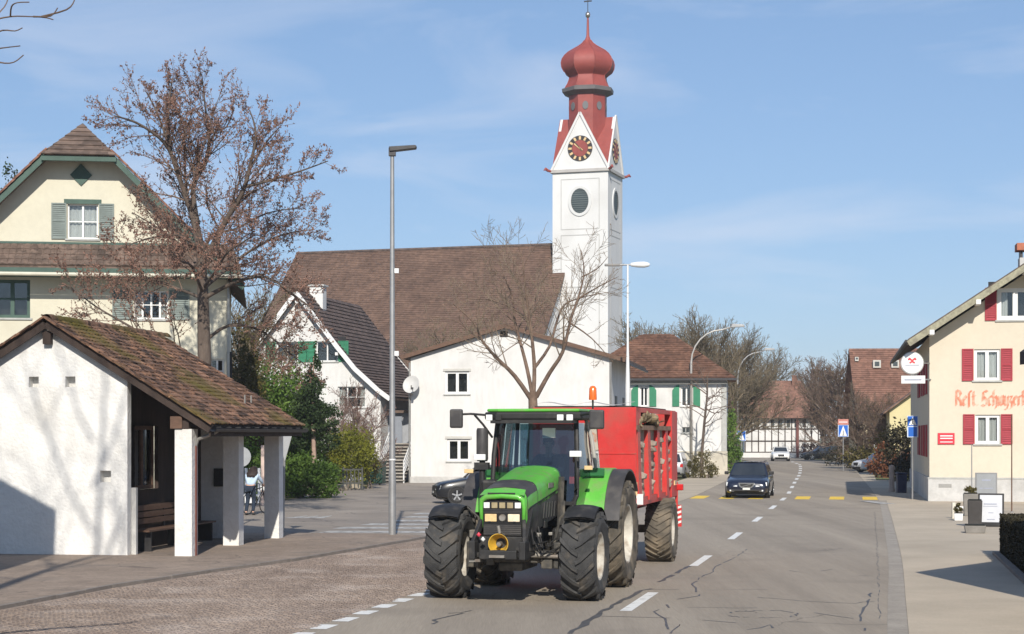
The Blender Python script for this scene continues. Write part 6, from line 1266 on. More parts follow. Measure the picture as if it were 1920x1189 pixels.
MB().tube([(.72, 2.7, 3.1), (.72, 2.7, 3.28)], .018, 6).build('beacon_stem', tblack, TR); MB().lathe([(.07, 3.26), (.072, 3.3), (.065, 3.46), (.04, 3.5), (0, 3.51)], 16, 'z', (.72, 2.7, 0)).build('beacon', orange_b, TR, True, ang=50)
MB().tube([(.55, 1.0, 1.55), (.55, .98, 1.1), (.58, .9, 1.0)], .03, 6).build('intake_pipe', tcast, TR)
MB().bar((.5, .95, 1.15), (.52, .98, 1.95), .07, .07).build('lever_post', tcast, TR); MB().box(-.78, -.5, .6, 1.1, 1.25, 1.9).build('air_filter', tblack, TR, bevel=.05)
# inside the cab
MB().box(-.33, .33, 2.15, 2.65, 1.45, 1.62).build('seat', tblack, TR, bevel=.05); MB().box(-.3, .3, 2.6, 2.75, 1.6, 2.3).build('seat_back', tblack, TR, bevel=.06); MB().box(-.25, .25, 2.2, 2.6, 1.2, 1.45).build('seat_base', tblack, TR)
MB().box(-.3, .3, 1.25, 1.5, 1.2, 1.78).build('dashboard', tblack, TR, bevel=.05); MB().tube([(0, 1.45, 1.6), (0, 1.66, 1.86)], .03, 8).build('steering_column', tblack, TR)
sw = MB(T(0, 1.7, 1.9) @ Matrix.Rotation(R(55), 4, 'X')); sw.tube([(.2*math.cos(a*math.pi/12), .2*math.sin(a*math.pi/12), 0) for a in range(25)], .016, 6, cap=False); sw.bar((-.2, 0, 0), (.2, 0, 0), .02, .02); sw.build('steering_wheel', tblack, TR)
MB().box(.12, .34, 1.32, 1.34, 2.6, 2.76).build('paper_sticker', white_p, TR)

# ------------------------------------------------------------------ person builder: one skin-grown body, clothes and hair as children
def skin(name, verts, edges, radii, m, parent, sub=2, root=0):
    me = bpy.data.meshes.new(name); me.from_pydata(verts, edges, []); o = bpy.data.objects.new(name, me); COL.objects.link(o); o.parent = parent
    o.modifiers.new('skin', 'SKIN'); sv = me.skin_vertices[0].data
    for i, r in enumerate(radii): sv[i].radius = (r, r) if not isinstance(r, tuple) else r
    sv[root].use_root = True; o.modifiers['skin'].use_smooth_shade = True
    md = o.modifiers.new('sub', 'SUBSURF'); md.levels = sub; md.render_levels = sub; me.materials.append(m); return o
skin_m = mat('skin', (0.55, 0.33, 0.24), 0.6, 0.08, 5)
def person(label, loc, rot, J, shirt, trousers, hair, hairlong=False, shoes=None, cap=None):
    """J: joints pelvis, chest, neck, head, sh_l, el_l, ha_l, sh_r, el_r, ha_r, hip_l, kn_l, an_l, hip_r, kn_r, an_r (x, y, z); faces -y"""
    root = thing('person', label, 'person', loc, rot); g = lambda k: Vector(J[k]); top = g('head')
    up = (g('head') - g('neck')).normalized(); fw = Vector(J.get('face', (0, -1, 0))).normalized(); side = fw.cross(up).normalized()
    V = []; E = []; Rr = []
    def chain(pts, par=None):
        for p, r in pts:
            V.append(tuple(p)); Rr.append(r)
            if par is not None: E.append((par, len(V)-1))
            par = len(V)-1
        return par
    pel = chain([(g('pelvis'), (.14, .105))]); ch = chain([(g('pelvis').lerp(g('chest'), .5), (.125, .1)), (g('chest'), (.15, .11))], pel); nk = chain([(g('neck'), .055)], ch)
    chain([(top - up*.03, (.068, .082)), (top + up*.05, (.075, .092)), (top + up*.115, (.05, .06))], nk)
    for s in 'lr':
        w = chain([(g('sh_'+s), .058), (g('sh_'+s).lerp(g('el_'+s), .5), .048), (g('el_'+s), .04), (g('ha_'+s), .028)], ch)
        d = (g('ha_'+s) - g('el_'+s)).normalized(); lat = d.cross(Vector((0, 0, 1))); lat = lat.normalized() if lat.length > .01 else Vector((1, 0, 0)); palm = chain([(g('ha_'+s) + d*.06, (.036, .02))], w)
        for k in range(4): a = lat*(k-1.5)*.019; chain([(g('ha_'+s) + d*.1 + a, .0095), (g('ha_'+s) + d*(.13 + .008*(k in (1, 2))) + a + Vector((0, 0, -.012)), .0085), (g('ha_'+s) + d*.15 + a + Vector((0, 0, -.035)), .0075)], palm)
        chain([(g('ha_'+s) + d*.05 + lat*.038, .01), (g('ha_'+s) + d*.085 + lat*.048 + Vector((0, 0, -.015)), .0085)], palm)
        l = chain([(g('hip_'+s), .085), (g('hip_'+s).lerp(g('kn_'+s), .5), .075), (g('kn_'+s), .056), (g('kn_'+s).lerp(g('an_'+s), .35), .056), (g('an_'+s), .036)], pel); chain([(g('an_'+s) + Vector((0, -.02, -.05)), .036), (g('an_'+s) + fw*.13 + Vector((0, 0, -.07)), .03)], l)
    skin('body', V, E, Rr, skin_m, root)
    def sub_skin(nm, pts, ed, rad, m): return skin(nm, [tuple(p) for p in pts], ed, rad, m, root)
    p = [g('pelvis').lerp(g('chest'), .05), g('pelvis').lerp(g('chest'), .5), g('chest'), g('neck').lerp(g('chest'), .25), g('sh_l'), g('el_l'), g('el_l').lerp(g('ha_l'), .9), g('sh_r'), g('el_r'), g('el_r').lerp(g('ha_r'), .9)]
    sub_skin('shirt', p, [(0, 1), (1, 2), (2, 3), (2, 4), (4, 5), (5, 6), (2, 7), (7, 8), (8, 9)], [(.165, .125), (.155, .12), (.18, .135), .075, .078, .062, .045, .078, .062, .045], shirt)
    p = [g('pelvis')] + [x for s in 'lr' for x in (g('hip_'+s), g('kn_'+s), g('an_'+s))]; sub_skin('trousers', p, [(0, 1), (1, 2), (2, 3), (0, 4), (4, 5), (5, 6)], [(.165, .125), .102, .074, .056, .102, .074, .056], trousers)
    for s in 'lr': a = g('an_'+s); skin('shoe', [tuple(a + Vector((0, 0, -.045)) - fw*.04), tuple(a + fw*.07 + Vector((0, 0, -.06))), tuple(a + fw*.15 + Vector((0, 0, -.065)))], [(0, 1), (1, 2)], [.05, .045, .036], shoes or tblack, root)
    c = top + up*.06
    hm = MB(Matrix.Translation(c) @ Matrix(((side.x, -fw.x, up.x, 0), (side.y, -fw.y, up.y, 0), (side.z, -fw.z, up.z, 0), (0, 0, 0, 1))))
    hm.grid(lambda u, v: (.1*math.cos(2*math.pi*u)*math.sin(v*2.0), .015 + .118*math.sin(2*math.pi*u)*math.sin(v*2.0) + .02*v, .015 + .115*math.cos(v*2.0) + (.06 if math.sin(2*math.pi*u) < -.3 else 0)*v), 24, 10); hm.build('hair', hair, root, True)
    if hairlong:
        lm = MB()
        for k in range(26):
            a = math.pi*(k/25)*1.1 - .15; b = c + side*(.09*math.cos(a)) - fw*(.09*math.sin(a)) + up*.05; rr_ = random.Random(k)
            lm.tube([b, b - up*.12 - fw*.03 + side*.03*math.cos(a), b - up*.26 - fw*.05 + side*(.06*math.cos(a) + rr_.uniform(-.02, .02)), b - up*(.33 + rr_.uniform(0, .08)) - fw*.05 + side*.05*math.cos(a)], [.035, .04, .035, .012], 6)
        lm.build('long_hair', hair, root, True)
    fc = MB()                                              # nose, eyes, mouth, ears
    for sd in (-1, 1): fc.lathe([(0, -.02), (.02, 0), (0, .02)], 8, 'z', tuple(c + side*sd*.088 + Vector((0, 0, -.03))))
    fc.tube([c + fw*.098 + up*.0, c + fw*.122 - up*.035], [.009, .015], 6); fc.build('nose_and_ears', skin_m, root, True)
    em_ = MB()
    for sd in (-1, 1): em_.lathe([(0, -.01), (.011, 0), (0, .01)], 8, 'z', tuple(c + fw*.098 + side*sd*.034 + up*.005))
    em_.bar(c + fw*.1 - up*.07 - side*.025, c + fw*.1 - up*.07 + side*.025, .006, .008); em_.build('eyes_and_mouth', mat('dark_eye', (.05, .03, .025), .4, .1, 5), root); return root
navy = mat('navy_cloth', (.02, .03, .05), .9, .15, 8); dkhair = mat('dark_hair', (.03, .018, .014), .6, .3, 12); bluesh = mat('light_blue_cloth', (.42, .55, .7), .9, .12, 6, c2=(.55, .66, .78))
m_ = Matrix.Translation((0.09, 28.65, 0)) @ rz(-13.5); dl = m_ @ Vector((0, 2.42, 1.2))
person('driver in dark clothes seated behind the steering wheel in the tractor cab', tuple(dl), -13.5,
       dict(pelvis=(0, .03, .52), chest=(0, -.02, .92), neck=(0, -.03, 1.14), head=(0, -.06, 1.24), sh_l=(-.2, -.03, 1.06), el_l=(-.28, -.28, .84), ha_l=(-.14, -.54, .78), sh_r=(.2, -.03, 1.06), el_r=(.28, -.28, .84), ha_r=(.14, -.54, .78),
            hip_l=(-.1, 0, .5), kn_l=(-.14, -.46, .5), an_l=(-.14, -.66, .12), hip_r=(.1, 0, .5), kn_r=(.14, -.46, .5), an_r=(.14, -.66, .12)), navy, navy, dkhair)

# ------------------------------------------------------------------ red manure spreader behind the tractor
TL = thing('manure_spreader', 'red manure spreader trailer with ribbed sides hitched behind the tractor', 'trailer', (2.185, 37.3, 0), -13.0)
redp = mat('trailer_red', (.55, .022, .02), .5, .1, 2.0, c2=(.58, .042, .038), dirt=(.36, .075, .055), dsc=2.5, dlo=.47, dhi=.8, coat=.1, fine=.06, fsc=25)
redd = mat('trailer_red_dirty', (.5, .03, .026), .6, .12, 3.0, dirt=(.27, .1, .07), dsc=4, dlo=.5, dhi=.8)
dung = mat('dried_dung', (.17, .12, .07), .95, .35, 5.0, bump=1.0, bsc=14, c2=(.32, .25, .15), fine=.3, fsc=14)
for sd in (-1, 1): ag_wheel(TL, sd*.97, 0, .67, .55, .33, 26, .03, .3, .024, sd, .05, rubber_d, rimm, tcast)
MB().bar((-.75, 0, .68), (.75, 0, .68), .16, .16).build('axle', tcast, TL)
f = MB(); YF_, YR_ = -3.6, 2.0
f.box(-1.0, 1.0, YF_, YF_+.06, 1.28, 3.17); f.build('front_wall', redp, TL, bevel=.01)
MB().box(-1.012, 1.012, YF_-.012, YF_-.001, 2.28, 2.295).build('wall_seam', redd, TL); MB().bar((-.2, YF_-.03, 1.3), (-.2, YF_-.03, 3.1), .05, .05).build('wall_brace', redp, TL)
MB().box(-.95, .95, YF_+.07, YR_, 1.28, 1.36).build('floor', redd, TL)
for sd in (-1, 1):
    MB().box(sd*.90-.02, sd*.90+.02, YF_+.07, YR_-.01, 1.36, 2.74).build('side_panel', mat('stained_panel', (.27, .2, .15), .9, .3, 5, bump=.6, bsc=16, c2=(.42, .33, .26), fine=.25, fsc=14), TL)
    MB().box(sd*.95-.06, sd*.95+.06, YF_+.07, YR_-.3, 2.74, 2.83).build('top_rail', mat('dirty_rail', (.24, .15, .1), .9, .25, 4, dirt=(.42, .3, .2), dsc=4), TL)
    MB().box(sd*.94-.06, sd*.94+.06, YF_+.07, YR_, 1.28, 1.44).build('bottom_rail', redp, TL); MB().box(sd*.95-.05, sd*.95+.05, YF_+.065, YR_-.02, 3.08, 3.17).build('upper_rail', redp, TL)
    for k, y in enumerate((-3.35, -2.05, -.75, .45)): MB().prism([(sd*.92, 1.36), (sd*1.03, 1.36), (sd*.99, 2.74), (sd*.92, 2.74)], 'y', y, y+.34).build('rib', redp, TL, fix=True)
    MB().box(sd*.95-.08, sd*.95+.08, YR_-.85, YR_+.04, 1.3, 3.15).build('rear_post', redp, TL, bevel=.01); MB().prism([(sd*.86, 2.8), (sd*1.0, 2.8), (sd*1.0, 3.17), (sd*.86, 3.17)], 'y', YF_+.062, -3.0).build('front_gusset', redp, TL, fix=True)
    g = random.Random(5+sd)
    for k, y in enumerate((-2.68, -1.38, -.08, 1.0)):
        for i in range(6):
            bm = bmesh.new(); bmesh.ops.create_icosphere(bm, subdivisions=1, radius=.12)
            for v in bm.verts: v.co = Vector((v.co.x*1.0, v.co.y*1.6, v.co.z*.7))*g.uniform(.8, 1.2)
            me = bpy.data.meshes.new('caked_lump'); bm.to_mesh(me); bm.free(); me.materials.append(mat('pale_cake', (.36, .29, .23), .95, .35, 4)); inst('caked_lump', me, TL, (sd*(.9+g.uniform(0, .04)), y+g.uniform(-.2, .2), 1.5+i*.2+g.uniform(-.07, .07)))
ld = MB(); g = random.Random(3)
ld.grid(lambda u, v: (-.86+1.72*u, YF_+.1+5.2*v, 2.55 + .42*math.sin(u*math.pi)*(1-.45*v)*(.6+.4*math.sin(v*9+u*5)) - .25*v + g.uniform(-.07, .07) + (.42*max(0, 1-3*abs(u-.75)) if v < .4 else 0)), 16, 30); stuff(ld.build('dung_load', dung, TL, False))
for i in range(11):
    bm = bmesh.new(); bmesh.ops.create_icosphere(bm, subdivisions=2, radius=g.uniform(.1, .19))
    for v in bm.verts: v.co *= g.uniform(.75, 1.2); v.co.z *= .75
    me = bpy.data.meshes.new('dung_clod'); bm.to_mesh(me); bm.free(); me.materials.append(dung); inst('dung_clod', me, TL, (.96+g.uniform(-.06, .07), -3.0+i*.2+g.uniform(-.1, .1), 2.9+.1*math.sin(i*.35)+g.uniform(-.04, .05)))
stm = MB()
for i in range(260): p = Vector((g.uniform(-.8, .85), YF_+.2+g.uniform(0, 4.5), 2.8+g.uniform(-.1, .12))); d = Vector((g.gauss(0, 1), g.gauss(0, 1), g.gauss(0, .5))).normalized()*.14; stm.tube([p-d, p+d], .012, 3)
stuff(stm.build('straw', mat('straw', (.4, .3, .15), .9, .2, 5), TL))
MB().box(-1.0, 1.0, YR_-.06, YR_, 1.3, 1.9).build('tail_board', redp, TL); MB().bar((-.5, YF_, 1.2), (0, YF_-1.25, .85), .12, .14).build('drawbar', redp, TL); MB().bar((.5, YF_, 1.2), (0, YF_-1.25, .85), .12, .14).build('drawbar', redp, TL); MB().box(-.12, .12, YF_-1.45, YF_-1.15, .74, .9).build('hitch_eye', tcast, TL)
for sd in (-1, 1): MB().bar((sd*.5, YF_, 1.2), (sd*.5, YR_, 1.2), .12, .16).build('frame_beam', redd, TL)
wb = MB().box(.9, 1.12, YR_+.06, YR_+.09, .62, 1.1).build('warning_plate', redp, TL)
for i in range(4): MB().add([(.905, YR_+.055, .64+i*.11), (1.115, YR_+.055, .71+i*.11), (1.115, YR_+.055, .76+i*.11), (.905, YR_+.055, .69+i*.11)], [(0, 1, 2, 3)]).build('white_stripe', white_p, wb)
MB().box(.98, 1.12, YF_+.1, YF_+.13, 1.32, 1.52).build('side_marker', white_p, TL); MB().box(1.03, 1.05, YR_-.5, YR_-.2, 1.55, 1.65).build('amber_reflector', lamp_a, TL); MB().box(.98, 1.04, YR_+.03, YR_+.058, 1.0, 1.6).build('plate_hanger', redd, TL); MB().box(.9, 1.16, YR_, YR_+.12, 1.42, 1.56).build('rear_light', red_l, TL, bevel=.02)
MB().tube([(1.02, YF_-.1, 1.5), (1.02, YF_-.1, 1.75)], .025, 6).build('marker_stalk', lamp_a, TL)
MB().box(-.99, -.93, YF_+.065, YR_-.9, 2.835, 3.07).build('left_upper_panel', redd, TL); MB().box(-.98, .9, YF_+.065, YR_-.86, 3.172, 3.2).build('cover', mat('dark_cover', (.05, .045, .04), .9, .2, 4), TL)
MB().box(-.93, .86, YR_-.12, YR_-.065, 1.9, 3.1).build('rear_guard', redd, TL)
tarp = MB().grid(lambda u, v: (-.95+1.9*u, YF_+.02+.25*v, 3.235+.03*math.sin(u*14)+.02*v), 30, 2).build('tarp_roll', mat('grey_tarp', (.42, .4, .37), .8, .15, 5), TL, True)

# ------------------------------------------------------------------ cars
carglass = mat('car_glass', (0.018, 0.022, 0.026), 0.05, 0.2, 2, spec=0.9, coat=0.5)
tyre_m = mat('car_tyre', (0.025, 0.024, 0.024), 0.85, 0.2, 8); alloy = mat('alloy', (0.5, 0.5, 0.5), 0.35, 0.08, 5, metal=0.7); chrome = mat('chrome', (0.6, 0.6, 0.6), 0.15, 0.05, 5, metal=1.0); plate_m = mat('number_plate', (0.66, 0.66, 0.63), 0.5, 0.05, 5); plate_t = mat('plate_print', (0.05, 0.05, 0.05), 0.6, 0.1, 5)
def car(label, loc, rot, L, W, H, paint, name='car', roof3=.38, end4=.47, nose=.62, grille=None, rear=False, trim=None, bump=None, cowl=-.22, rf=-.07):
    o = thing(name, label, 'car', (loc[0], loc[1], loc[2] if len(loc) > 2 else 0.002), rot); hw = W/2; wr = .315; fa, ra = -.31*L, .285*L
    S_ = [(-.5, nose-.04, .78, .34), (-.49, nose+.02, .86, .24), (-.465, nose+.1, .93, .2), (-.40, nose+.17, .975, .18), (-.3, nose+.235, 1.0, .18), (cowl, nose+.3, 1.0, .18), (-.1, .94, 1.0, .18), (.15, .955, 1.0, .18), (.36, .97, .985, .18), (.44, .97, .95, .2), (.485, .92, .9, .26), (.5, .8, .85, .36)]
    def sec(yf, zt, wf, zb):
        h = hw*wf; z1 = zb+.07; zm = zb+(zt-zb)*.55
        half = [(h*.82, zb), (h*.97, z1), (h, zm), (h*.985, zt-.13), (h*.93, zt-.045), (h*.8, zt-.008), (h*.4, zt+.02), (0, zt+.028)]
        return [(x, yf*L, z) for x, z in half] + [(-x, yf*L, z) for x, z in half[-2::-1]]
    rows = [sec(*s) for s in S_]; n = len(rows[0]); b = MB(); b.add([p for r in rows for p in r], [(i*n+j, (i+1)*n+j, (i+1)*n+j+1, i*n+j+1) for i in range(len(rows)-1) for j in range(n-1)] + [tuple(range(n)), tuple(range((len(rows)-1)*n, len(rows)*n))[::-1], ] )
    b.build('body', paint, o, True, ang=38, fix=True)
    MB().box(-hw*.8, hw*.8, -.46*L, .46*L, .16, .34).build('underbody', tblack, o)
    # greenhouse: painted shell with glass set proud of it
    gb = [(-1, cowl*L, .9), (1, cowl*L, .9), (1, end4*L, .95), (-1, end4*L, .95)]; A = lambda sx, t, f: None
    yb0, yt0, yt1, yb1 = cowl*L, rf*L, roof3*L, end4*L; wb_, wt = hw*.9, hw*.7; zb, zt = .9, H
    def cab(sx, k, v):                                     # k 0 front..1 rear; v 0 belt..1 roof
        y0 = yb0 + (yb1-yb0)*k; y1 = yt0 + (yt1-yt0)*k; return Vector((sx*(wb_ + (wt-wb_)*v**1.15), y0 + (y1-y0)*v, zb + (zt-.03-zb)*v))
    g = MB(); ks = [0, .05, .3, .34, .66, .7, .95, 1]
    for sx in (-1, 1): g.grid(lambda u, v: cab(sx, u, v), 10, 6)
    g.grid(lambda u, v: cab(-1, 0, v).lerp(cab(1, 0, v), u) + Vector((0, -.07*math.sin(u*math.pi), 0)), 10, 6); g.grid(lambda u, v: cab(-1, 1, v).lerp(cab(1, 1, v), u) + Vector((0, .05*math.sin(u*math.pi), 0)), 10, 6)
    g.grid(lambda u, v: cab(-1, v, 1).lerp(cab(1, v, 1), u) + Vector((0, -.07*math.sin(u*math.pi)*(1-v) + .05*math.sin(u*math.pi)*v, .04*math.sin(u*math.pi)**.6 if 0 < u < 1 else 0)), 10, 10); g.build('cabin', paint, o, True, ang=40, fix=True)
    e = .006
    MB().grid(lambda u, v: cab(-1, 0, .05+.87*v).lerp(cab(1, 0, .05+.87*v), .05+.9*u) + Vector((0, -.07*math.sin((.05+.9*u)*math.pi)-e, e)), 10, 5).build('windscreen', carglass, o, True)
    MB().grid(lambda u, v: cab(-1, 1, .1+.8*v).lerp(cab(1, 1, .1+.8*v), .07+.86*u) + Vector((0, .05*math.sin((.07+.86*u)*math.pi)+e, e)), 10, 5).build('rear_window', carglass, o, True)
    for sx in (-1, 1):
        for k0, k1 in ((.07, .33), (.36, .64), (.67, .93)): MB().grid(lambda u, v: cab(sx, k0+(k1-k0)*u, .08+.82*v) + Vector((sx*e, 0, 0)), 3, 4).build('side_window', carglass, o, True)
        MB().box(sx*hw*.93 - .02, sx*hw*1.14 + .0, cowl*L+.28, cowl*L+.4, .96, 1.1).build('door_mirror', trim or paint, o, bevel=.03)
        for yy in (fa, ra):
            wh = MB().lathe([(0, -.1*sx), (.06, -.1*sx), (.06, .1*sx), (0, .1*sx)], 12, 'x').build('wheel', tblack, o); wh.location = (sx*(hw-.1), yy, wr)
            MB().lathe([(.2, -.1), (.27, -.11), (wr-.02, -.105), (wr, -.07), (wr, .07), (wr-.02, .105), (.27, .11), (.2, .1)], 30, 'x').build('tyre', tyre_m, wh, True, ang=60)
            rm = MB(); rm.lathe([(.225, .09*sx), (.2, .1*sx), (.19, .06*sx), (.19, -.08*sx)], 30, 'x'); rm.lathe([(.05, .1*sx), (0, .105*sx)], 12, 'x')
            for q in range(5):
                a = q*2*math.pi/5 + .3; rm.bar((.085*sx, .03*math.cos(a), .03*math.sin(a)), (.09*sx, .2*math.cos(a), .2*math.sin(a)), .055, .02, up=(sx, 0, 0))
            rm.build('rim', alloy, wh); MB().lathe([(0, .02*sx), (.19, .02*sx)], 20, 'x').build('brake_shade', tblack, wh)
            MB().lathe([(wr+.055, hw*1.001*sx - (sx*(hw-.1))), (wr+.02, (hw*1.004)*sx - (sx*(hw-.1))), (0, (hw*.93)*sx - (sx*(hw-.1)))], 26, 'x', (sx*(hw-.1), yy, wr)).build('wheel_arch', tblack, o)
    fy = -.5*L
    if not rear:
        for sx in (-1, 1):
            MB().grid(lambda u, v: (sx*hw*(.42+.5*u), fy + .13*u*u - .02 + .06*v, nose-.14+.04*u + (.15-.01*u)*v), 6, 3).build('headlight', lamp_w, o, True)
            MB().box(sx*hw*.66-.09, sx*hw*.66+.09, fy-.012, fy+.05, .3, .36).build('fog_lamp', lamp_w if bump else tblack, o)
        gm = MB(); gm.prism([(-.33, nose+.02), (.33, nose+.02), (.3, nose-.12), (.2, nose-.19), (-.2, nose-.19), (-.3, nose-.12)], 'y', fy-.03, fy+.05); gm.build('grille_frame', chrome if grille else tblack, o, fix=True); MB().prism([(-.27, nose-.02), (.27, nose-.02), (.24, nose-.115), (.18, nose-.15), (-.18, nose-.15), (-.24, nose-.115)], 'y', fy-.035, fy-.02).build('grille_mesh', tblack, o, fix=True)
        if grille: MB().bar((-.2, fy-.042, nose-.14), (.2, fy-.042, nose-.03), .01, .025).build('grille_bar', chrome, o)
        MB().box(-hw*.7, hw*.7, fy-.02, fy+.04, .3, nose-.26).build('bumper_intake', tblack, o, bevel=.02)
    ye = fy-.04 if not rear else .5*L+.012
    pl_ = MB().box(-.15, .15, ye-.006, ye, nose-.27 if not rear else .62, nose-.19 if not rear else .7).build('number_plate', plate_m, o)
    for sx in (-1, 1): MB().box(sx*hw*.8-.09, sx*hw*.8+.09, .465*L, .5*L+.008, .66, .86).build('tail_light', red_l, o, bevel=.02)
    return o
dkblue = mat('dark_blue_paint', (0.006, 0.009, 0.024), 0.25, 0.1, 2, coat=0.8, spec=0.6); blackp = mat('black_paint', (0.008, 0.008, 0.01), 0.35, 0.1, 2, coat=0.3); whitep = mat('white_car_paint', (0.68, 0.68, 0.67), 0.35, 0.04, 2, coat=0.6); silverp = mat('silver_paint', (0.4, 0.41, 0.43), 0.35, 0.06, 2, metal=0.4, coat=0.5)
x, y = G(1402, 935); vo = car('dark blue estate car with chrome grille coming towards us on the crossing', (x+.42, y+2.35), -11.5, 4.7, 1.82, 1.48, dkblue, roof3=.42, end4=.485, nose=.63, grille=True, trim=tblack, bump=True)
for sx in (-1, 1): MB().bar((sx*.6, -.3, 1.515), (sx*.58, 1.9, 1.505), .03, .03).build('roof_rail', tblack, vo)
MB().box(-.5, -.1, -.55, -.45, 1.0, 1.3).build('seat_back', tgrey, vo)
car('white car in the distance on the far curve of the road', at(1463, 178), -6, 4.2, 1.76, 1.44, whitep, nose=.66)
x, y = G(812, 945); car('black hatchback turning out behind the tractor, front wheel showing', (x+2.0, y+1.15), -80, 4.05, 1.75, 1.47, blackp, roof3=.36, end4=.48, nose=.66)
x, y = G(1281, 897); car('silver car parked on the pavement behind the red trailer, tail lights showing', (x-.35, y+2.3), 168, 4.0, 1.72, 1.55, silverp, rear=True, roof3=.42, end4=.49)
car('white car parked among shrubs on the right side of the road', (*at(1655, 124), 0.025), -75, 4.1, 1.75, 1.45, whitep, nose=.66); car('dark car parked beneath the far bare trees', at(1540, 186), -80, 4.2, 1.76, 1.45, blackp)

# ================================================================== street furniture, signs, people
galv = mat('galvanised', (0.3, 0.3, 0.3), 0.5, 0.12, 2, metal=0.5, c2=(0.38, 0.38, 0.38))
x, y = G(735.5, 1006); L1 = thing('street_lamp', 'tall grey street lamp with flat dark head beside the crossing, left of the tractor', 'street lamp', (x, y, ZP if y < 46 else 0))
MB().lathe([(.095, 0), (.095, 1.6), (.08, 1.75), (.05, 9.95), (0, 9.97)], 16, 'z').build('pole', galv, L1, True, ang=40); MB().prism([(-.06, 10.0), (.62, 10.08), (.64, 10.14), (.6, 10.17), (-.08, 10.13)], 'y', -.13, .13).build('lamp_head', metal_dk, L1, bevel=.015, fix=True); MB().box(-.09, .09, -.09, .09, 9.9, 10.1).build('pole_cap', metal_dk, L1)
for z in (6.85, 4.7): MB().box(.06, .17, -.06, .06, z, z+.12).build('clamp_box', white_p, L1)
MB().lathe([(.092, 1.98), (.092, 2.02)], 14, 'z').build('band', white_p, L1)
L2 = thing('street_lamp', 'white street lamp with two opposite heads before the church tower', 'street lamp', (*at(1177, 92), 0))
z0 = P(1177, 497, 92).z
MB().lathe([(.12, 0), (.12, 4.8), (.13, 4.85), (.06, 7.2), (.05, z0)], 12, 'z').build('pole', white_p, L2, True, ang=40); MB().tube([(-.45, 0, z0), (.2, 0, z0+.02)], .04, 8).build('arm', galv, L2)
MB().lathe([(0, .0), (.1, .05), (.15, .4), (.16, .75), (.1, .98), (0, 1.05)], 12, 'x', (.12, 0, z0+.02)).build('lamp_head', white_p, L2, True); MB().box(-1.2, -.4, -.12, .12, z0-.06, z0+.06).build('lamp_head', mat('grey_lamp', (.22, .21, .2), .5, .1, 2), L2, bevel=.03)
def arc_lamp(label, base, Y, h, reach, col):
    o = thing('street_lamp', label, 'street lamp', (*at(base, Y), 0)); pts = [(0, 0, 0), (0, 0, h*.75)] + [(reach*(1-math.cos(a))*.75, 0, h*.75 + h*.22*math.sin(a)) for a in [math.pi/2*k/6 for k in range(1, 7)]] + [(reach, 0, h*.99)]
    MB().tube(pts, [.1, .08] + [.055]*7, 10).build('pole', col, o, True); MB().prism([(reach-.1, h*.985), (reach+.85, h*.99), (reach+.8, h*1.005), (reach, h*1.01)], 'y', -.16, .16).build('lamp_head', galv, o, bevel=.02, fix=True); return o
arc_lamp('curved-arm street lamp rising in front of the villa', 1296, 117.5, 9.9, 2.7, mat('pale_steel', (.42, .4, .37), .5, .1, 2, metal=.4)); arc_lamp('farther curved street lamp with dark head among the bare trees', 1383, 150, 9.9, 2.3, galv)
# give-way sign seen from behind
x, y = G(531, 1001); GS = thing('give_way_sign', 'back of a triangular give-way sign on a post beside the bus shelter', 'sign', (x, y, 0))
zt = 2.65 - (815-815)/60; MB().tube([(0, 0, 0), (.04, 0, 2.72)], .03, 8).build('post', galv, GS); bk = mat('sign_back', (.36, .37, .38), .5, .1, 3, metal=.4)
MB().prism([(-.16, 2.7), (.26, 2.7), (.05, 1.93)], 'y', -.06, -.035).build('sign_plate', bk, GS, fix=True); MB().box(-.05, .14, -.034, .03, 2.5, 2.55).build('bracket', galv, GS)
# round sign back between the pillars
RSg = thing('round_sign', 'grey back of a round sign between the shelter pillars', 'sign', (*at(452, 52), 0)); MB().tube([(0, 0, 0), (0, 0, 2.4)], .03, 8).build('post', galv, RSg); MB().lathe([(0, -.07), (.3, -.07), (.3, -.04), (0, -.04)], 28, 'y', (0, 0, 2.0)).build('sign_plate', bk, RSg, fix=True)
wp = thing('gate_post', 'white wooden gate with post behind the round sign', 'gate', (*at(468, 66), 0), 10)
for i in range(6): MB().box(i*.16-.5, i*.16-.4, 0, .03, .1, 1.4).build('picket', white_p, wp)
MB().box(-.52, .52, .031, .06, .35, .43).build('rail', white_p, wp); MB().box(.42, .54, .03, .15, 0, 2.25).build('post', mat('pinkish_post', (.55, .42, .36), .8, .1, 3), wp)
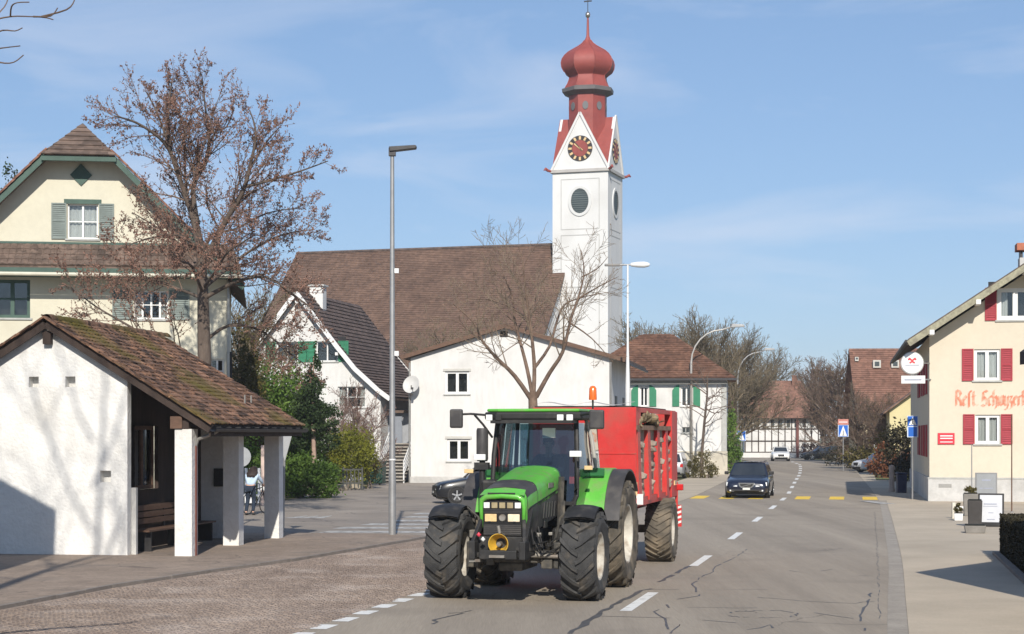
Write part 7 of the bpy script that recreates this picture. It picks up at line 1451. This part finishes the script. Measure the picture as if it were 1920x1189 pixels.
# blue pedestrian-crossing signs
sblue = mat('sign_blue', (.015, .12, .5), .4, .06, 3); sred = mat('sign_red', (.5, .2, .16), .5, .1, 3)
def ped_sign(label, px_, Y, zc, w, h, lower=True, extra=False, gz=0):
    o = thing('crossing_sign', label, 'sign', (*at(px_, Y), gz), -8); MB().tube([(0, 0, 0), (0, 0, zc+h*.5)], .035, 8).build('post', galv, o)
    MB().box(-w/2, w/2, -.06, -.04, zc-h/2, zc+h/2).build('sign_plate', mat('sign_edge', (.6, .68, .78), .5, .05, 3), o); b = h*.5 if lower else h
    MB().box(-w*.44, w*.44, -.066, -.061, zc+h/2-b+.02, zc+h/2-.02).build('blue_field', sblue, o); zb_ = zc+h/2-b
    MB().prism([(-w*.36, zb_+.06), (w*.36, zb_+.06), (0, zc+h/2-.05)], 'y', -.072, -.067).build('white_triangle', white_p, o, fix=True)
    f = MB(); zf = zb_+.07; f.bar((-.04, -.075, zf), (0, -.075, zf+b*.2), .004, .025); f.bar((.05, -.076, zf), (0, -.076, zf+b*.2), .004, .025); f.bar((0, -.077, zf+b*.18), (.005, -.077, zf+b*.4), .004, .045); f.disc((.005, -.079, zf+b*.47), .022, 'y', 10); f.build('walking_figure', tblack, o)
    if lower: MB().box(-w*.4, w*.4, -.066, -.061, zc-h/2+.03, zc-.02).build('blue_panel', sblue, o)
    if extra: MB().box(-w*.5, w*.5, -.05, -.03, zc+h/2+.02, zc+h/2+.42).build('red_plate', sred, o); MB().box(-w*.4, w*.4, -.056, -.051, zc+h/2+.18, zc+h/2+.24).build('plate_line', white_p, o)
    return o
ped_sign('blue pedestrian crossing sign on a post at the restaurant corner', 1711, 72.6, 2.98, .44, .88, gz=0.001); ped_sign('far blue crossing sign below a small red plate on the right verge', 1581, 128, 2.9, .75, .85, False, True, 0.02); ped_sign('far blue crossing sign on the left side of the road', 1390, 140, 2.55, .72, .8, False)
# restaurant forecourt things
x, y = G(1690, 924); bn = thing('waste_bin', 'dark blue waste bin against the restaurant side wall', 'bin', (x, y, 0.002)); MB().prism([(-.2, 0), (.2, 0), (.22, .82), (-.22, .82)], 'y', -.2, .2).build('bin_body', mat('bin_blue', (.012, .018, .06), .5, .15, 4), bn, bevel=.03, fix=True); MB().box(-.24, .24, -.23, .23, .823, .92).build('lid', MATS['bin_blue'], bn, bevel=.03)
x, y = G(1672, 922); bo = thing('stone_bollard', 'pale pinkish stone bollard left of the blue bin', 'bollard', (x, y, 0.002)); MB().lathe([(.15, 0), (.16, .1), (.13, .2), (.12, 1.0), (.15, 1.05), (.13, 1.2), (0, 1.25)], 14, 'z').build('shaft', mat('pink_stone', (.45, .36, .31), .9, .15, 4), bo, True, ang=50)
def board(name, label, px_, py_, w, h, tilt, rot, frame, face, lines, foot=True, Y=None):
    x, y = G(px_, py_); o = thing(name, label, 'signboard', (x, y, 0.013), rot); t = Matrix.Rotation(R(tilt), 4, 'X')
    MB(t).box(-w/2, w/2, -.03, .03, .06, h).build('frame', frame, o, bevel=.01); MB(t).box(-w/2+.05, w/2-.05, -.038, -.031, .12, h-.05).build('poster', face, o)
    for (a, b, z0, z1) in lines: MB(t).box(a*w, b*w, -.043, -.039, z0*h, z1*h).build('print_line', MATS['grey_print'], o)
    if foot: MB().box(-w/2-.1, w/2+.1, -.25, .25, 0, .07).build('foot', tblack, o)
    return o
paper = mat('poster_white', (.58, .59, .62), .6, .05, 3)
board('poster_stand', 'leaning poster board with white sheet in black frame near the hedge', 1858, 988, .72, .95, -6, -18, tblack, paper, [(-.28, .22, .66, .69), (-.1, .1, .4, .42), (-.15, .15, .2, .22), (-.3, .25, .6, .615)])
board('menu_board', 'tall grey menu board in front of the restaurant plinth', 1849, 962, .72, 1.35, 0, -10, mat('grey_frame', (.22, .22, .22), .6, .1, 3), mat('grey_board', (.27, .28, .29), .6, .08, 3), [(-.2, .2, .8, .83), (-.1, .3, .6, .62), (-.3, -.15, .6, .62)], False)
def planter(label, px_, py_, w, h, m, plant=None, seed=0):
    x, y = G(px_, py_); o = thing('planter', label, 'planter', (x, y, 0.013), -12); b = MB(); b.prism([(-w/2, 0), (w/2, 0), (w*.56, h), (-w*.56, h)], 'y', -w/2, w/2); b.build('pot', m, o, bevel=.015, fix=True); MB().box(-w*.5, w*.5, -w*.45, w*.45, h+.002, h+.03).build('soil', MATS['hedge_core'], o)
    if plant: leaf_cloud(seed, [(0, 0, h+.13, w*.5, w*.45, .16)], 500, .04).build('plant', plant, o)
    return o
gpot = mat('grey_planter', (.2, .185, .165), .85, .15, 4, fine=.1, fsc=20)
planter('grey planter with sparse plant before the menu board', 1820, 968, .42, .72, gpot, leaf_o, 3); planter('dark square planter beside the poster board', 1828, 988, .36, .75, mat('dark_planter', (.05, .045, .042), .8, .2, 4)); planter('small white flower pot at the pavement edge', 1797, 977, .24, .22, white_p, leaf_o, 5); planter('low grey stone trough in front of the poster board', 1828, 1000, .5, .2, gpot)
x, y = G(1797, 974); kp = thing('barrier_post', 'short white post with bracket beside the flower pot', 'post', (x-.05, y+.4, 0.013)); MB().box(-.05, .05, -.05, .05, 0, .5).build('shaft', mat('cream_post', (.58, .54, .46), .8, .1, 4), kp); MB().box(.051, .3, -.03, .03, .3, .38).build('bracket', white_p, kp)
for px_, top, lb in ((1822, 834, 'thin grey pole before the left half of the restaurant wall'), (1897, 778, 'thin brown pole before the right half of the restaurant wall')):
    Y = 66.0 if px_ < 1850 else 60.0; o = thing('flag_pole', lb, 'pole', (*at(px_, Y), 0.013)); MB().tube([(0, 0, 0), (0, 0, P(px_, top, Y).z)], [.025, .018], 8).build('shaft', galv if px_ < 1850 else wood_br, o); MB().lathe([(.06, 0), (.06, .03), (0, .04)], 12, 'z').build('foot', galv, o)
# green containers by the stair
x, y = at(704, 93); gc = thing('waste_container', 'dark green waste container beside the outside stair', 'container', (x, y, 0.0), -10); MB().prism([(-.55, .08), (.45, .08), (.5, 1.15), (-.6, 1.15)], 'y', -.4, .4).build('container_body', mat('container_green', (.012, .05, .035), .6, .2, 4), gc, bevel=.03, fix=True); MB().box(-.63, .53, -.43, .43, 1.153, 1.26).build('lid', MATS['container_green'], gc, bevel=.04)
for sx in (-.4, .3): MB().lathe([(.07, -.03), (.08, 0), (.07, .03)], 12, 'x', (sx, -.3, .08)).build('castor', tblack, gc)
# woman with bicycle seen between the shelter pillars
x, y = at(470, 58.5)
person('woman in light blue top leaning over her bicycle between the shelter pillars', (x, y, 0), 170.0,
       dict(pelvis=(0, .05, .92), chest=(0, -.12, 1.2), neck=(0, -.22, 1.37), head=(0, -.28, 1.45), face=(0, -1, -.15), sh_l=(-.18, -.16, 1.29), el_l=(-.24, -.36, 1.12), ha_l=(-.24, -.52, 1.02), sh_r=(.18, -.16, 1.29), el_r=(.26, -.36, 1.12), ha_r=(.24, -.52, 1.02),
            hip_l=(-.09, .04, .88), kn_l=(-.1, -.06, .5), an_l=(-.1, .06, .1), hip_r=(.09, .04, .88), kn_r=(.1, -.02, .5), an_r=(.1, .18, .1)), bluesh, navy, dkhair, True)
bx = thing('bicycle', 'dark bicycle held by the woman in the light blue top', 'bicycle', (x+.1, y+.62, 0), 155)
for yy in (-.52, .52): wl = MB(); wl.tube([(0, yy+.33*math.cos(a*math.pi/14), .345+.33*math.sin(a*math.pi/14)) for a in range(29)], .018, 6, cap=False); wo_ = wl.build('wheel', tyre_m, bx, True); sp = MB(); [sp.tube([(0, yy, .345), (0, yy+.32*math.cos(a*math.pi/6), .345+.32*math.sin(a*math.pi/6))], .003, 3) for a in range(12)]; sp.build('spokes', galv, wo_)
fr_b = MB(); [fr_b.tube([a, b], .018, 6) for a, b in (((0, .52, .345), (0, .2, .85)), ((0, .52, .345), (0, .05, .32)), ((0, .05, .32), (0, .2, .9)), ((0, .05, .32), (0, -.38, .78)), ((0, .18, .8), (0, -.36, .88)), ((0, -.34, .98), (0, -.52, .345)))]; fr_b.build('frame', tblack, bx)
MB().tube([(-.28, -.28, 1.02), (-.1, -.36, 1.0), (.1, -.36, 1.0), (.28, -.28, 1.02)], .015, 6).build('handlebar', galv, bx); MB().prism([(.1, .92), (.36, .9), (.36, .96), (.12, .96)], 'x', -.06, .06).build('saddle', tblack, bx, bevel=.02, fix=True); MB().box(-.18, .18, -.72, -.42, .78, 1.0).build('basket', white_p, bx)
MB().box(-.13, .13, .42, .75, .72, .75).build('carrier', tblack, bx)

# ================================================================== thin haze in the air round the whole place
hz = MB().box(-1510, 1510, -70, 3010, -1.1, 49.0)
hm = bpy.data.materials.new('haze_air'); hm.use_nodes = True; ht = hm.node_tree; ht.nodes.clear()
ho = ht.nodes.new('ShaderNodeOutputMaterial'); hv_ = ht.nodes.new('ShaderNodeVolumePrincipled')
hv_.inputs['Color'].default_value = (0.86, 0.92, 1.0, 1); hv_.inputs['Density'].default_value = 0.0003; hv_.inputs['Anisotropy'].default_value = 0.0
ht.links.new(hv_.outputs[0], ho.inputs['Volume']); hzo = hz.build('haze', hm); hzo['kind'] = 'stuff'

# ------------------------------------------------------------------ repeats of a kind carry one group phrase
_gr = {'street_lamp': 'street lamps along the road', 'bare_tree': 'bare trees among the houses', 'car': 'cars on and beside the road', 'laurel_bush': 'green bushes behind the shelter', 'hedge_shrub': 'shrubs on the far right side of the road',
       'rock': 'rocks edging the garden bed', 'planter': 'pots before the restaurant', 'crossing_sign': 'blue crossing signs', 'flag_pole': 'thin poles before the restaurant', 'pink_twigged_shrub': 'pinkish trees by the farmhouse'}
for o in list(SC.objects):
    if o.parent is None and 'category' in o.keys():
        b = o.name.split('.')[0]
        if b in _gr: o['group'] = _gr[b]
